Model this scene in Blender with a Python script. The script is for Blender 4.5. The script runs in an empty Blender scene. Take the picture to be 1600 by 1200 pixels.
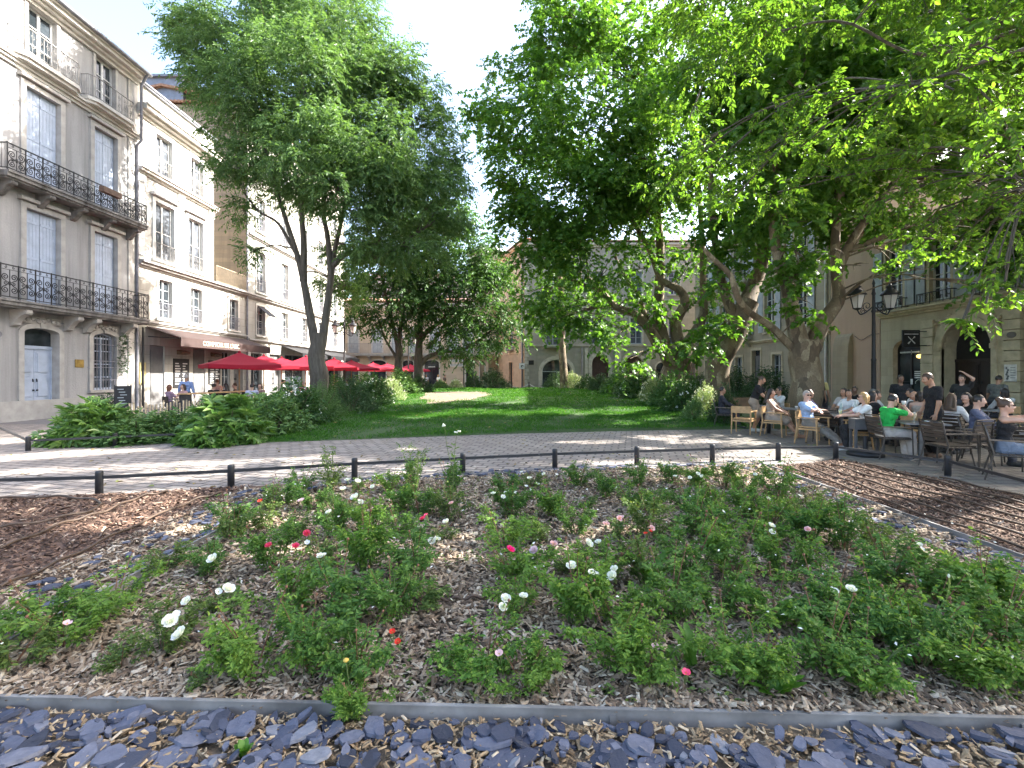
import bpy, math, random
import numpy as np
from mathutils import Vector, Matrix
rad = math.radians
rng = np.random.default_rng(11)
random.seed(11)
SC = bpy.context.scene
COL = SC.collection
FPX, HZ, CAMH = 755.0, 585.0, 1.75      # measured focal length and horizon of the photograph, eye height
def P(x, y, d):
    return np.array([(x-800)/FPX*d, d, CAMH+(HZ-y)/FPX*d])
def G(x, y):
    d = CAMH*FPX/(y-HZ)
    return np.array([(x-800)/FPX*d, d])
SUN_EL, SUN_AZ = rad(36), rad(75)
SUN = np.array([math.cos(SUN_EL)*math.sin(SUN_AZ), math.cos(SUN_EL)*math.cos(SUN_AZ), math.sin(SUN_EL)])

# ---------------------------------------------------------------- mesh building
class MB:
    def __init__(s):
        s.v, s.l, s.n, s.m, s.s, s.c = [], [], [], [], [], 0
    def add(s, verts, faces, mat=0, smooth=False):
        verts = np.asarray(verts, float).reshape(-1, 3)
        if isinstance(faces, np.ndarray):
            k = faces.shape[1]
            s.l.append((faces+s.c).astype(np.int32).ravel()); s.n.append(np.full(len(faces), k, np.int32)); nf = len(faces)
        else:
            s.l.append(np.array([i+s.c for f in faces for i in f], np.int32)); s.n.append(np.array([len(f) for f in faces], np.int32)); nf = len(faces)
        s.m.append(np.full(nf, mat, np.int32)); s.s.append(np.full(nf, smooth, bool))
        s.v.append(verts); s.c += len(verts)
        return s
    def box(s, x0, x1, y0, y1, z0, z1, mat=0):
        v = [(x, y, z) for z in (z0, z1) for y in (y0, y1) for x in (x0, x1)]
        return s.add(v, [(0,2,3,1),(4,5,7,6),(0,1,5,4),(2,6,7,3),(0,4,6,2),(1,3,7,5)], mat)
    def obox(s, c, size, rot, mat=0):
        h = np.array(size)/2.0
        v = np.array([(x, y, z) for z in (-1, 1) for y in (-1, 1) for x in (-1, 1)])*h
        return s.add(v @ np.asarray(rot).T + np.asarray(c), [(0,2,3,1),(4,5,7,6),(0,1,5,4),(2,6,7,3),(0,4,6,2),(1,3,7,5)], mat)
    def bar(s, a, b, w, h, mat=0):          # rectangular bar from a to b, h measured along the most upright normal
        a, b = np.asarray(a, float), np.asarray(b, float)
        d = b-a; L = np.linalg.norm(d); d = d/L
        up = np.array([0, 0, 1.0]) if abs(d[2]) < .95 else np.array([0, 1.0, 0])
        sd = np.cross(up, d); sd /= np.linalg.norm(sd); n = np.cross(d, sd)
        return s.obox((a+b)/2, (L, w, h), np.stack([d, sd, n], 1), mat)
    def tube(s, pts, r, n=8, mat=0, smooth=True, caps=True):
        pts = np.asarray(pts, float); k = len(pts)
        r = np.full(k, r) if np.isscalar(r) else np.asarray(r, float)
        t = np.gradient(pts, axis=0); t /= np.linalg.norm(t, axis=1)[:, None]+1e-12
        ref = np.array([0, 0, 1.0]) if abs(t[0][2]) < .9 else np.array([1.0, 0, 0])
        u = np.cross(t[0], ref); u /= np.linalg.norm(u)
        a = np.arange(n)/n*2*math.pi; V = []
        for i in range(k):
            u = u-t[i]*np.dot(u, t[i]); u /= np.linalg.norm(u)+1e-12
            w = np.cross(t[i], u)
            V.append(pts[i]+r[i]*(np.cos(a)[:, None]*u+np.sin(a)[:, None]*w))
        f = [(i*n+j, i*n+(j+1) % n, (i+1)*n+(j+1) % n, (i+1)*n+j) for i in range(k-1) for j in range(n)]
        s.add(np.concatenate(V), f, mat, smooth)
        if caps:
            s.add(V[0], [tuple(range(n))[::-1]], mat); s.add(V[-1], [tuple(range(n))], mat)
        return s
    def lathe(s, prof, c=(0, 0, 0), n=16, mat=0, smooth=True, sx=1, sy=1, a0=0):
        a = np.arange(n)/n*2*math.pi+a0; k = len(prof)
        V = np.concatenate([np.stack([np.cos(a)*r*sx, np.sin(a)*r*sy, np.full(n, z)], 1) for r, z in prof])+np.asarray(c)
        f = [(i*n+j, i*n+(j+1) % n, (i+1)*n+(j+1) % n, (i+1)*n+j) for i in range(k-1) for j in range(n)]
        f += [tuple(range(n))[::-1], tuple(range((k-1)*n, k*n))]
        return s.add(V, f, mat, smooth)
    def prism(s, poly, a0, a1, axis='y', mat=0):     # polygon (p,q) extruded along axis; y: (x,z)  z: (x,y)  x: (y,z)
        n = len(poly)
        def mk(p, a):
            return {'y': (p[0], a, p[1]), 'z': (p[0], p[1], a), 'x': (a, p[0], p[1])}[axis]
        V = [mk(p, a0) for p in poly]+[mk(p, a1) for p in poly]
        f = [tuple(range(n)), tuple(range(n, 2*n))[::-1]]+[(i, (i+1) % n, n+(i+1) % n, n+i) for i in range(n)]
        return s.add(V, f, mat)
    def ell(s, c, r, n=12, m=8, mat=0, rot=None):
        V = []
        for i in range(m+1):
            ph = math.pi*i/m
            for j in range(n):
                th = 2*math.pi*j/n
                V.append((r[0]*math.sin(ph)*math.cos(th), r[1]*math.sin(ph)*math.sin(th), r[2]*math.cos(ph)))
        V = np.array(V)
        if rot is not None: V = V @ np.asarray(rot).T
        f = [(i*n+j, (i+1)*n+j, (i+1)*n+(j+1) % n, i*n+(j+1) % n) for i in range(m) for j in range(n)]
        return s.add(V+np.asarray(c), f, mat, True)
    def mesh(s, name, mats, off=None):
        me = bpy.data.meshes.new(name)
        V = np.concatenate(s.v) if s.v else np.zeros((0, 3))
        if off is not None: V = V-np.asarray(off)
        L = np.concatenate(s.l); N = np.concatenate(s.n)
        me.vertices.add(len(V)); me.vertices.foreach_set('co', V.astype(np.float32).ravel())
        me.loops.add(len(L)); me.loops.foreach_set('vertex_index', L)
        me.polygons.add(len(N)); me.polygons.foreach_set('loop_start', np.concatenate([[0], np.cumsum(N)[:-1]]).astype(np.int32))
        me.polygons.foreach_set('material_index', np.concatenate(s.m)); me.polygons.foreach_set('use_smooth', np.concatenate(s.s))
        for m in (mats if isinstance(mats, (list, tuple)) else [mats]): me.materials.append(m)
        me.update(calc_edges=True)
        return me

def tag(o, label=None, cat=None, group=None, kind=None):
    if label: o['label'] = label
    if cat: o['category'] = cat
    if group: o['group'] = group
    if kind: o['kind'] = kind
    return o
def obj(name, mb, mats, parent=None, loc=None, off=None, rotz=0.0):
    me = mb.mesh(name, mats, off) if isinstance(mb, MB) else mb
    o = bpy.data.objects.new(name, me); COL.objects.link(o)
    if parent is not None: o.parent = parent
    if loc is not None: o.location = loc
    if rotz: o.rotation_euler[2] = rotz
    return o
def thing(name, label, cat, loc=(0, 0, 0), rotz=0.0, group=None):
    o = bpy.data.objects.new(name, None); COL.objects.link(o)
    o.empty_display_size = .2; o.location = loc; o.rotation_euler[2] = rotz
    return tag(o, label, cat, group)
KIDS = {}
def copy_tree(o, parent=None):
    c = o.copy(); COL.objects.link(c)
    if parent is not None: c.parent = parent
    for ch in list(o.children): copy_tree(ch, c)
    return c
def structure(name, mb, m):
    return tag(obj(name, mb, m), kind='structure')
def rot_z(a):
    c, s_ = math.cos(a), math.sin(a)
    return np.array([[c, -s_, 0], [s_, c, 0], [0, 0, 1.0]])
def curve_pts(pts, n=24):               # Catmull-Rom through points
    p = np.asarray(pts, float)
    p = np.vstack([2*p[0]-p[1], p, 2*p[-1]-p[-2]]); out = []
    seg = len(p)-3; per = max(2, n//seg)
    for i in range(seg):
        a, b, c, d = p[i:i+4]
        for t in np.linspace(0, 1, per, endpoint=False):
            out.append(.5*(2*b+(c-a)*t+(2*a-5*b+4*c-d)*t*t+(3*b-a-3*c+d)*t**3))
    out.append(p[-2]); return np.array(out)

# ---------------------------------------------------------------- materials
class NT:
    def __init__(s, name):
        s.mat = bpy.data.materials.new(name); s.mat.use_nodes = True
        s.t = s.mat.node_tree; s.t.nodes.clear()
        s.out = s.t.nodes.new('ShaderNodeOutputMaterial')
    def n(s, kind, ins=None, **kw):
        nd = s.t.nodes.new('ShaderNode'+kind)
        for k, v in kw.items(): setattr(nd, k, v)
        for k, v in (ins or {}).items():
            sock = nd.inputs[k]
            if isinstance(v, bpy.types.NodeSocket): s.t.links.new(v, sock)
            else: sock.default_value = v
        return nd
    def coords(s, kind='Object', scale=(1, 1, 1), swap=None):
        c = s.n('TexCoord').outputs[kind]
        if swap:
            sp = s.n('SeparateXYZ', {0: c}).outputs
            c = s.n('CombineXYZ', {0: sp[swap[0]], 1: sp[swap[1]], 2: sp[swap[2]]}).outputs[0]
        if scale != (1, 1, 1): c = s.n('Mapping', {'Vector': c, 'Scale': scale}).outputs[0]
        return c
    def noise(s, vec, scale, detail=4, rough=.55, dist=0):
        return s.n('TexNoise', {'Vector': vec, 'Scale': scale, 'Detail': detail, 'Roughness': rough, 'Distortion': dist}).outputs['Fac']
    def ramp(s, fac, stops, interp='LINEAR'):
        r = s.n('ValToRGB', {'Fac': fac}); r.color_ramp.interpolation = interp
        e = r.color_ramp.elements
        while len(e) < len(stops): e.new(.5)
        for i, (p, c) in enumerate(stops):
            e[i].position = p; e[i].color = (c, c, c, 1) if np.isscalar(c) else (*c, 1)
        return r.outputs['Color']
    def mix(s, fac, a, b, blend='MIX'):
        m = s.n('MixRGB', blend_type=blend)
        for i, v in ((0, fac), (1, a), (2, b)):
            if isinstance(v, bpy.types.NodeSocket): s.t.links.new(v, m.inputs[i])
            elif i == 0: m.inputs[0].default_value = v
            else: m.inputs[i].default_value = (*v, 1)
        return m.outputs[0]
    def bump(s, h, strength=.4, dist=.02):
        return s.n('Bump', {'Height': h, 'Strength': strength, 'Distance': dist}).outputs[0]
    def pbr(s, col, rough=.8, normal=None, metal=0, **kw):
        b = s.n('BsdfPrincipled', {'Roughness': rough, 'Metallic': metal})
        if isinstance(col, bpy.types.NodeSocket): s.t.links.new(col, b.inputs['Base Color'])
        else: b.inputs['Base Color'].default_value = (*col, 1)
        if normal is not None: s.t.links.new(normal, b.inputs['Normal'])
        for k, v in kw.items(): b.inputs[k].default_value = v
        s.t.links.new(b.outputs[0], s.out.inputs[0]); return b
MATS = {}
def memo(f):
    def g(name, *a, **k):
        if name not in MATS: MATS[name] = f(name, *a, **k)
        return MATS[name]
    return g
@memo
def m_plain(name, col, rough=.6, metal=0, var=.25, scale=6.0, bump=.0):
    t = NT(name); v = t.coords()
    f = t.noise(v, scale, 5)
    c = t.mix(t.ramp(f, [(.3, 0), (.7, 1)]), tuple(x*(1-var) for x in col), tuple(min(1, x*(1+var)) for x in col))
    t.pbr(c, rough, t.bump(t.noise(v, scale*8, 3), bump, .01) if bump else None, metal)
    return t.mat
@memo
def m_stucco(name, base, stain, streak=.5, blocks=None, mortar=(.2, .19, .17), bw=.6, bh=.33, rough=.9):
    t = NT(name); v = t.coords()
    big = t.ramp(t.noise(v, .45, 6, .62), [(.36, 0), (.68, 1)])
    c = t.mix(big, base, tuple(b*.75+s*.25 for b, s in zip(base, stain)))
    st = t.ramp(t.noise(t.coords('Object', (2.6, 2.6, .16)), 1.0, 6, .65), [(.44, 0), (.66, streak)])
    c = t.mix(st, c, stain)
    fine = t.noise(v, 14, 6, .7)
    c = t.mix(t.ramp(fine, [(.35, .0), (.75, .28)]), c, tuple(x*.55 for x in base))
    h = fine
    if blocks:
        w = t.coords('Object', swap=(0, 2, 1))
        br = t.n('TexBrick', {'Vector': w, 'Scale': 1.0, 'Mortar Size': .012, 'Mortar Smooth': .25, 'Brick Width': bw, 'Row Height': bh,
                              'Color1': (1, 1, 1, 1), 'Color2': (.72, .72, .72, 1), 'Mortar': (.9, .9, .9, 1)})
        c = t.mix(.55, c, t.mix(1.0, c, br.outputs['Color'], 'MULTIPLY'))
        c = t.mix(t.ramp(br.outputs['Fac'], [(0, 0), (1, blocks)]), c, mortar)
        h = t.mix(.75, fine, t.ramp(br.outputs['Fac'], [(0, 1), (1, 0)]))
    t.pbr(c, rough, t.bump(h, .5, .02))
    return t.mat
@memo
def m_leaf(name, dark, light, trans=.45, spec=.35, tip=None, rough=.45, hue=.5):
    t = NT(name)
    r = t.n('NewGeometry').outputs['Random Per Island']
    o = t.n('ObjectInfo').outputs['Random']
    c = t.mix(r, dark, light)
    c = t.mix(t.n('Math', {0: o, 1: .35}, operation='MULTIPLY').outputs[0], c, tip or tuple(x*.8 for x in light))
    if tip: c = t.mix(t.ramp(r, [(.8, 0), (.95, 1)]), c, tip)
    b = t.n('BsdfPrincipled', {'Base Color': c, 'Roughness': rough})
    b.inputs['Specular IOR Level'].default_value = spec
    tc = t.mix(1.0, c, (1.5, 1.5, .65), 'MULTIPLY')
    tr = t.n('BsdfTranslucent', {'Color': tc})
    m = t.n('MixShader', {0: trans, 1: b.outputs[0], 2: tr.outputs[0]})
    t.t.links.new(m.outputs[0], t.out.inputs[0])
    return t.mat
@memo
def m_island(name, stops, rough=.85, bumpy=.4, spec=.3, nscale=40):
    t = NT(name)
    r = t.n('NewGeometry').outputs['Random Per Island']
    c = t.ramp(r, stops)
    f = t.noise(t.coords(), nscale, 4, .6)
    c = t.mix(t.ramp(f, [(.3, .45), (.7, 0)]), c, tuple(x*.45 for x in stops[len(stops)//2][1]))
    b = t.pbr(c, rough, t.bump(f, bumpy, .01)); b.inputs['Specular IOR Level'].default_value = spec
    return t.mat
@memo
def m_bark(name, a, b, c, plane=False):
    t = NT(name)
    if plane:
        v = t.coords('Object', (1, 1, .55))
        w = t.n('MixRGB', {0: .25, 1: v, 2: t.n('TexNoise', {'Vector': v, 'Scale': 3.0, 'Detail': 3}).outputs['Color']}).outputs[0]
        vo = t.n('TexVoronoi', {'Vector': w, 'Scale': 5.5, 'Randomness': 1.0})
        f = t.n('SeparateColor', {0: vo.outputs['Color']}).outputs[0]
        col = t.ramp(f, [(.0, a), (.42, a), (.46, b), (.72, b), (.76, c), (1, c)])
        n2 = t.noise(v, 3.2, 5, .6)
        col = t.mix(t.ramp(n2, [(.45, 0), (.6, .75)]), col, a)
        col = t.mix(t.ramp(t.noise(v, 26, 4), [(.4, .4), (.65, 0)]), col, tuple(x*.4 for x in a))
        t.pbr(col, .85, t.bump(t.mix(.5, f, t.noise(v, 18, 5)), .6, .03))
    else:
        v = t.coords('Object', (7, 7, 1.1))
        n1 = t.noise(v, 1.6, 7, .65, .4)
        col = t.ramp(n1, [(.3, a), (.52, b), (.72, c)])
        t.pbr(col, .9, t.bump(n1, .8, .04))
    return t.mat
@memo
def m_glass(name, col=(.02, .025, .03), rough=.06):
    t = NT(name); v = t.coords()
    c = t.mix(t.ramp(t.noise(v, 1.1, 3), [(.4, 0), (.65, 1)]), col, tuple(x*2.6+.01 for x in col))
    t.pbr(c, rough); return t.mat
@memo
def m_emit(name, col, st):
    t = NT(name); e = t.n('Emission', {'Color': (*col, 1), 'Strength': st}); t.t.links.new(e.outputs[0], t.out.inputs[0]); return t.mat
@memo
def m_clear(name, col, alpha=.35, rough=.05):
    t = NT(name); b = t.pbr(col, rough); b.inputs['Alpha'].default_value = alpha; return t.mat
@memo
def m_setts(name, cols, mortar, scale=1.0, rot=0.0, bw=.2, bh=.12):
    t = NT(name)
    v = t.n('Mapping', {'Vector': t.coords(), 'Rotation': (0, 0, rot)}).outputs[0]
    w = t.n('MixRGB', {0: .035, 1: v, 2: t.n('TexNoise', {'Vector': v, 'Scale': 2.2, 'Detail': 2}).outputs['Color']}).outputs[0]
    br = t.n('TexBrick', {'Vector': w, 'Scale': scale, 'Mortar Size': .022, 'Mortar Smooth': .5, 'Brick Width': bw, 'Row Height': bh,
                          'Color1': (*cols[0], 1), 'Color2': (*cols[1], 1), 'Mortar': (*mortar, 1)})
    f = t.noise(v, 30, 5, .65)
    c = t.mix(t.ramp(f, [(.3, .5), (.7, 0)]), br.outputs['Color'], tuple(x*.5 for x in cols[0]))
    dirt = t.ramp(t.noise(v, .55, 6, .6), [(.42, 0), (.74, .55)])
    c = t.mix(dirt, c, cols[2])
    h = t.mix(.3, t.ramp(br.outputs['Fac'], [(0, 1), (1, 0)]), f)
    t.pbr(c, .8, t.bump(h, .9, .03))
    return t.mat
@memo
def m_ground(name, a, b, c, s1=.4, s2=9, bump=.5, rough=.95):
    t = NT(name); v = t.coords()
    col = t.mix(t.ramp(t.noise(v, s1, 6, .6), [(.35, 0), (.65, 1)]), a, b)
    f = t.noise(v, s2, 7, .7)
    col = t.mix(t.ramp(f, [(.45, 0), (.7, .7)]), col, c)
    t.pbr(col, rough, t.bump(f, bump, .03)); return t.mat

# ---------------------------------------------------------------- leaves
def unit(a): return a/(np.linalg.norm(a, axis=-1, keepdims=True)+1e-9)
SHAPES = {
 'diamond': ([(0,0,0),(.45,.27,.08),(1,0,-.06),(.45,-.27,.08)], [(0,2,1),(0,3,2)]),
 'oval': ([(0,0,0),(.28,.25,.07),(.68,.21,.05),(1,0,-.1),(.68,-.21,.05),(.28,-.25,.07)], [(0,3,2,1),(0,5,4,3)]),
 'lance': ([(0,0,0),(.3,.15,.04),(.65,.12,.02),(1,0,-.15),(.65,-.12,.02),(.3,-.15,.04)], [(0,3,2,1),(0,5,4,3)]),
 'maple': ([(.36,0,.02),(0,0,0),(-.06,.3,.03),(.34,.54,-.03),(.42,.24,.05),(.78,.33,-.02),(1,0,-.1),(.78,-.33,-.02),(.42,-.24,.05),(.34,-.54,-.03),(-.06,-.3,.03)],
           [(0,i,i+1) for i in range(1,10)]+[(0,10,1)]),
}
def _palm():
    V, Fc = [], []
    for a in np.radians([-105,-70,-35,0,35,70,105]):
        L = 1-.32*abs(a)/1.83; b = len(V)
        d = np.array([math.cos(a), math.sin(a)]); s_ = np.array([-d[1], d[0]])
        for t, w, z in ((.0,.03,0),(.55,.13,.06),(1,0,-.12),(.55,-.13,.06)):
            q = d*t*L+s_*w; V.append((q[0], q[1], z))
        Fc += [(b,b+2,b+1),(b,b+3,b+2)]
    return V, Fc
SHAPES['palmate'] = _palm()
def leaves(mb, pos, d, nrm, size, shape='oval', mat=0):
    tv, tf = SHAPES[shape]; tv = np.array(tv); tf = np.array(tf)
    d = unit(d); nrm = unit(nrm-d*np.sum(nrm*d, -1, keepdims=True)); sd = np.cross(nrm, d)
    size = np.broadcast_to(size, (len(pos),))
    V = pos[:, None]+size[:, None, None]*(tv[None, :, :1]*d[:, None]+tv[None, :, 1:2]*sd[:, None]+tv[None, :, 2:]*nrm[:, None])
    Fc = (tf[None]+(np.arange(len(pos))*len(tv))[:, None, None]).reshape(-1, tf.shape[1])
    mb.add(V.reshape(-1, 3), Fc, mat, False)
def rnd(n, k=3): return rng.normal(size=(n, k))
def twigs(mb, start, tdir, L, k, size, droop, shape, mat=0, up=1.0, stem_mat=None, spread=.9, leafdroop=.35, tw=.006):
    n = len(start); t = (np.arange(k)+.6)/k
    L = np.broadcast_to(L, (n,))
    pos = start[:, None]+tdir[:, None]*(L[:, None]*t)[..., None]
    pos[..., 2] -= droop*(L[:, None]*t*t)
    tan = np.repeat(tdir[:, None], k, 1).copy(); tan[..., 2] -= 2*droop*t; tan = unit(tan)
    side = unit(np.cross(tan, np.array([0, 0, 1.0])+rnd(n)[:, None]*.25))
    sg = np.where((np.arange(k) % 2) == 0, 1.0, -1.0)[None, :, None]
    ld = tan*.75+side*sg*spread+rng.normal(size=(n, k, 3))*.28; ld[..., 2] -= leafdroop
    nr = np.array([0, 0, up])+rng.normal(size=(n, k, 3))*.5+np.cross(side, tan)*0
    sz = size*rng.uniform(.5, 1.25, (n, k))
    leaves(mb, pos.reshape(-1, 3), ld.reshape(-1, 3), nr.reshape(-1, 3), sz.ravel(), shape, mat)
    if stem_mat is not None:      # thin twig as a 3-sided prism of two segments
        tt = np.array([0, .5, 1.0]); c = start[:, None]+tdir[:, None]*(L[:, None]*tt)[..., None]; c[..., 2] -= droop*(L[:, None]*tt*tt)
        a = np.arange(3)/3*2*math.pi; s2 = unit(np.cross(tdir, [.01, .02, 1.0])); w2 = np.cross(tdir, s2)
        ring = (np.cos(a)[None, :, None]*s2[:, None]+np.sin(a)[None, :, None]*w2[:, None])
        V = c[:, :, None]+ring[:, None]*(np.array([1, .7, .25])*tw)[None, :, None, None]
        base = (np.arange(n)*9)[:, None]
        f = np.array([(i*3+j, i*3+(j+1) % 3, (i+1)*3+(j+1) % 3, (i+1)*3+j) for i in range(2) for j in range(3)])
        mb.add(V.reshape(-1, 3), (f[None]+base[:, :, None]).reshape(-1, 4), stem_mat)
# ---------------------------------------------------------------- world, sun, camera
w = bpy.data.worlds.new("World"); SC.world = w; w.use_nodes = True
nt = w.node_tree; nt.nodes.clear()
sky = nt.nodes.new('ShaderNodeTexSky'); sky.sky_type = 'NISHITA'; sky.sun_disc = False
sky.sun_elevation = SUN_EL; sky.sun_rotation = SUN_AZ; sky.air_density = 1.0; sky.dust_density = 4.0; sky.ozone_density = .6
bg = nt.nodes.new('ShaderNodeBackground'); bg.inputs[1].default_value = .15
wo = nt.nodes.new('ShaderNodeOutputWorld')
nt.links.new(sky.outputs[0], bg.inputs[0]); nt.links.new(bg.outputs[0], wo.inputs[0])
sl = bpy.data.lights.new('sun', 'SUN'); sl.energy = 5.0; sl.angle = rad(.5); sl.color = (1, .96, .89)
so = bpy.data.objects.new('sun', sl); COL.objects.link(so); so.rotation_euler = Vector(SUN).to_track_quat('Z', 'Y').to_euler(); so.location = (20, 10, 30)
cam = bpy.data.cameras.new('camera'); co = bpy.data.objects.new('camera', cam); COL.objects.link(co)
cam.sensor_width = 36; cam.lens = 36*FPX/1600; cam.shift_y = -15/1600; cam.clip_end = 2000; cam.clip_start = .05
co.location = (0, 0, CAMH); co.rotation_euler = (rad(90), 0, 0); SC.camera = co
SC.view_settings.view_transform = 'Standard'; SC.view_settings.look = 'None'; SC.view_settings.exposure = 2.45; SC.view_settings.gamma = 1
SC.cycles.use_denoising = True
SC.cycles.max_bounces = 7; SC.cycles.diffuse_bounces = 4; SC.cycles.glossy_bounces = 2; SC.cycles.transmission_bounces = 4; SC.cycles.transparent_max_bounces = 6
SC.cycles.use_adaptive_sampling = True; SC.cycles.adaptive_threshold = .02
SC.cycles.caustics_reflective = False; SC.cycles.caustics_refractive = False
SC.cycles.sample_clamp_indirect = 6

# ---------------------------------------------------------------- colours
M_metal = m_plain('dark_metal', (.035, .036, .04), .5, .3, .3, 5)
M_black = m_plain('black_iron', (.018, .018, .02), .55, .2)
M_galv = m_plain('grey_steel', (.235, .225, .215), .65, .2, .4, 4)
M_wood = m_plain('pale_wood', (.42, .26, .12), .55, 0, .25, 9)
M_darkwood = m_plain('dark_wood', (.06, .045, .035), .5, 0, .3, 9)
M_hose = m_plain('drip_hose_brown', (.075, .048, .032), .6)
M_leafA = m_leaf('hackberry_leaf', (.05, .115, .042), (.135, .235, .085), .4)
M_leafB = m_leaf('broadleaf_leaf', (.032, .085, .028), (.075, .155, .045), .38)
M_plane = m_leaf('plane_leaf', (.046, .125, .022), (.122, .24, .038), .5)
M_elm = m_leaf('elm_leaf', (.042, .115, .018), (.115, .235, .036), .5, tip=(.18, .3, .045))
M_rose = m_leaf('rose_leaf', (.042, .115, .03), (.12, .24, .055), .36, .25, tip=(.16, .27, .05), rough=.5)
M_roseY = m_leaf('rose_leaf_young', (.06, .15, .028), (.16, .30, .055), .38, .25, tip=(.22, .32, .06), rough=.5)
M_roseO = m_leaf('rose_leaf_olive', (.06, .11, .032), (.14, .22, .06), .34, .25, tip=(.18, .24, .06), rough=.55)
M_fatsia = m_leaf('fatsia_leaf', (.055, .14, .032), (.13, .27, .052), .3, .5, tip=(.2, .3, .1), rough=.35)
M_shrub = m_leaf('shrub_leaf', (.06, .135, .045), (.15, .26, .09), .3, .3)
M_pale = m_leaf('variegated_leaf', (.12, .2, .07), (.38, .45, .24), .3, .3)
M_darkshrub = m_leaf('dark_shrub_leaf', (.024, .062, .022), (.06, .125, .042), .25, .5)
M_grass = m_leaf('lawn_blade', (.026, .10, .016), (.075, .19, .03), .38, .1, rough=.7)
M_stem = m_plain('green_stem', (.09, .13, .035), .7)
M_twig = m_plain('brown_twig', (.10, .075, .05), .85)
M_barkA = m_bark('grey_bark', (.05, .043, .035), (.10, .087, .07), (.15, .132, .11))
M_barkP = m_bark('plane_bark', (.17, .125, .075), (.31, .255, .16), (.085, .062, .038), plane=True)
PET = {c: m_leaf('petal_'+c, a, b, .25, .2, rough=.6) for c, a, b in (
    ('white', (.72, .74, .74), (.9, .9, .9)), ('magenta', (.75, .02, .2), (.9, .06, .33)), ('rose', (.72, .05, .14), (.8, .12, .24)),
    ('blush', (.75, .45, .5), (.82, .58, .62)), ('red', (.55, .02, .02), (.7, .06, .03)), ('lilac', (.6, .45, .58), (.7, .55, .66)))}

# ---------------------------------------------------------------- ground sheets
m_pave = m_ground('worn_paving', (.17, .155, .15), (.23, .21, .2), (.11, .10, .095), .3, 5, .3)
structure('ground', MB().add([(-300, -60, 0), (300, -60, 0), (300, 400, 0), (-300, 400, 0)], [(0, 1, 2, 3)]), m_pave)
FENCE = [(-14, 6.2), (-9.2, 6.55)] + [tuple(G(*p)) for p in ((155, 774), (361, 762), (554, 749), (723, 739), (867, 731), (995, 726), (1113, 722), (1216, 719.5), (1306, 718))] + [tuple(G(1481, 744)), tuple(G(1640, 792))]
fx = np.array([p[0] for p in FENCE[:11]]); fy = np.array([p[1] for p in FENCE[:11]])
def fence_y(x): return np.interp(x, fx, fy)
def lawn_front(x): return np.interp(x, [-7, -4, 0, 4, 8], [12.25, 13.1, 14.3, 15.1, 15.6])-.0
# the sett-paved path crossing in front of the lawn
xs = np.linspace(-32, 5.4, 40)
V = [(x, fence_y(x)-.02, .004) for x in xs]+[(x, 17 if x < -11 else float(lawn_front(x))+.25, .004) for x in xs]
structure('path', MB().add(V, [(i, i+1, 40+i+1, 40+i) for i in range(39)]),
          m_setts('path_setts', ((.39, .34, .30), (.235, .20, .18), (.25, .205, .17)), (.055, .048, .044), 1.0, rad(14), .30, .19))
xs = np.linspace(5.4, 26, 20)
V = [(x, np.interp(x, [5.4, 6.66, 6.95, 7.35, 9, 26], [9.35, 9.9, 8.3, 6.0, -2, -2]), .004) for x in xs]+[(x, 60, .004) for x in xs]
structure('terrace_pavement', MB().add(V, [(i, i+1, 20+i+1, 20+i) for i in range(19)]),
          m_setts('terrace_setts', ((.23, .205, .18), (.18, .16, .14), (.15, .13, .11)), (.08, .07, .06), 1.0, rad(4), .4, .25))
# lawn: gently crowned mound
def lawn_edges(d):
    l = np.interp(d, [12.4, 13.5, 18, 24, 32, 45, 52], [-6.6, -6.2, -6.3, -6.4, -6.3, -7.5, -7.5])
    r = np.interp(d, [12.4, 15, 18, 24, 32, 45, 52], [7.2, 7.4, 6.9, 6.6, 7.4, 8.5, 8.5])
    return l, r
def lawn_z(x, d):
    e = .42*np.clip((d-13.0)/20, 0, 1)**.8*np.clip((54-d)/8, 0, 1)
    return .02+e+.03*np.sin(x*.9+d*.4)*np.clip((d-13)/4, 0, 1)
ds = np.linspace(0, 1, 60); us = np.linspace(-.35, 1.35, 40)
V = []
for t in ds:
    for u in us:
        l, r = lawn_edges(12.2+t*40); x = l+(r-l)*u; f0 = float(lawn_front(x))-.1
        y = f0+(52.2-f0)*t
        out = max(0, -u, u-1)
        V.append((x, y, float(lawn_z(x, y))*(1-min(1, out*3.2))+.008 if t > 0 else .007))
structure('lawn', MB().add(V, [(i*40+j, i*40+j+1, (i+1)*40+j+1, (i+1)*40+j) for i in range(59) for j in range(39)], smooth=True),
          m_ground('lawn_soil', (.028, .07, .015), (.045, .095, .02), (.06, .05, .03), .7, 12, .6))
def earth_patch(x, y):           # worn bare earth in the grass
    return ((x+3.6+.06*(y-30))/2.3)**2+((y-31)/6.5)**2 + .25*np.sin(x*3)*np.cos(y*1.1)
V = [(-3.6, 31)]; a = np.linspace(0, 2*math.pi, 48, endpoint=False)
rr = 1+.12*np.sin(a*3)+.09*np.sin(a*7+1)
V = [(-3.6+2.1*math.cos(q)*k, 31+6.2*math.sin(q)*k) for q, k in zip(a, rr)]
ring = [(x, y, float(lawn_z(x, y))+.022) for x, y in V]; mid = [(-3.6+(x+3.6)*.5, 31+(y-31)*.5) for x, y in V]
mid = [(x, y, float(lawn_z(x, y))+.03) for x, y in mid]; cen = (-3.6, 31, float(lawn_z(-3.6, 31))+.03)
structure('bare_earth', MB().add(ring+mid+[cen], [(i, (i+1) % 48, 48+(i+1) % 48, 48+i) for i in range(48)]+[(48+i, 48+(i+1) % 48, 96) for i in range(48)]),
          m_ground('dry_earth', (.21, .16, .115), (.16, .12, .08), (.08, .08, .04), 1.2, 9, .5))
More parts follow.
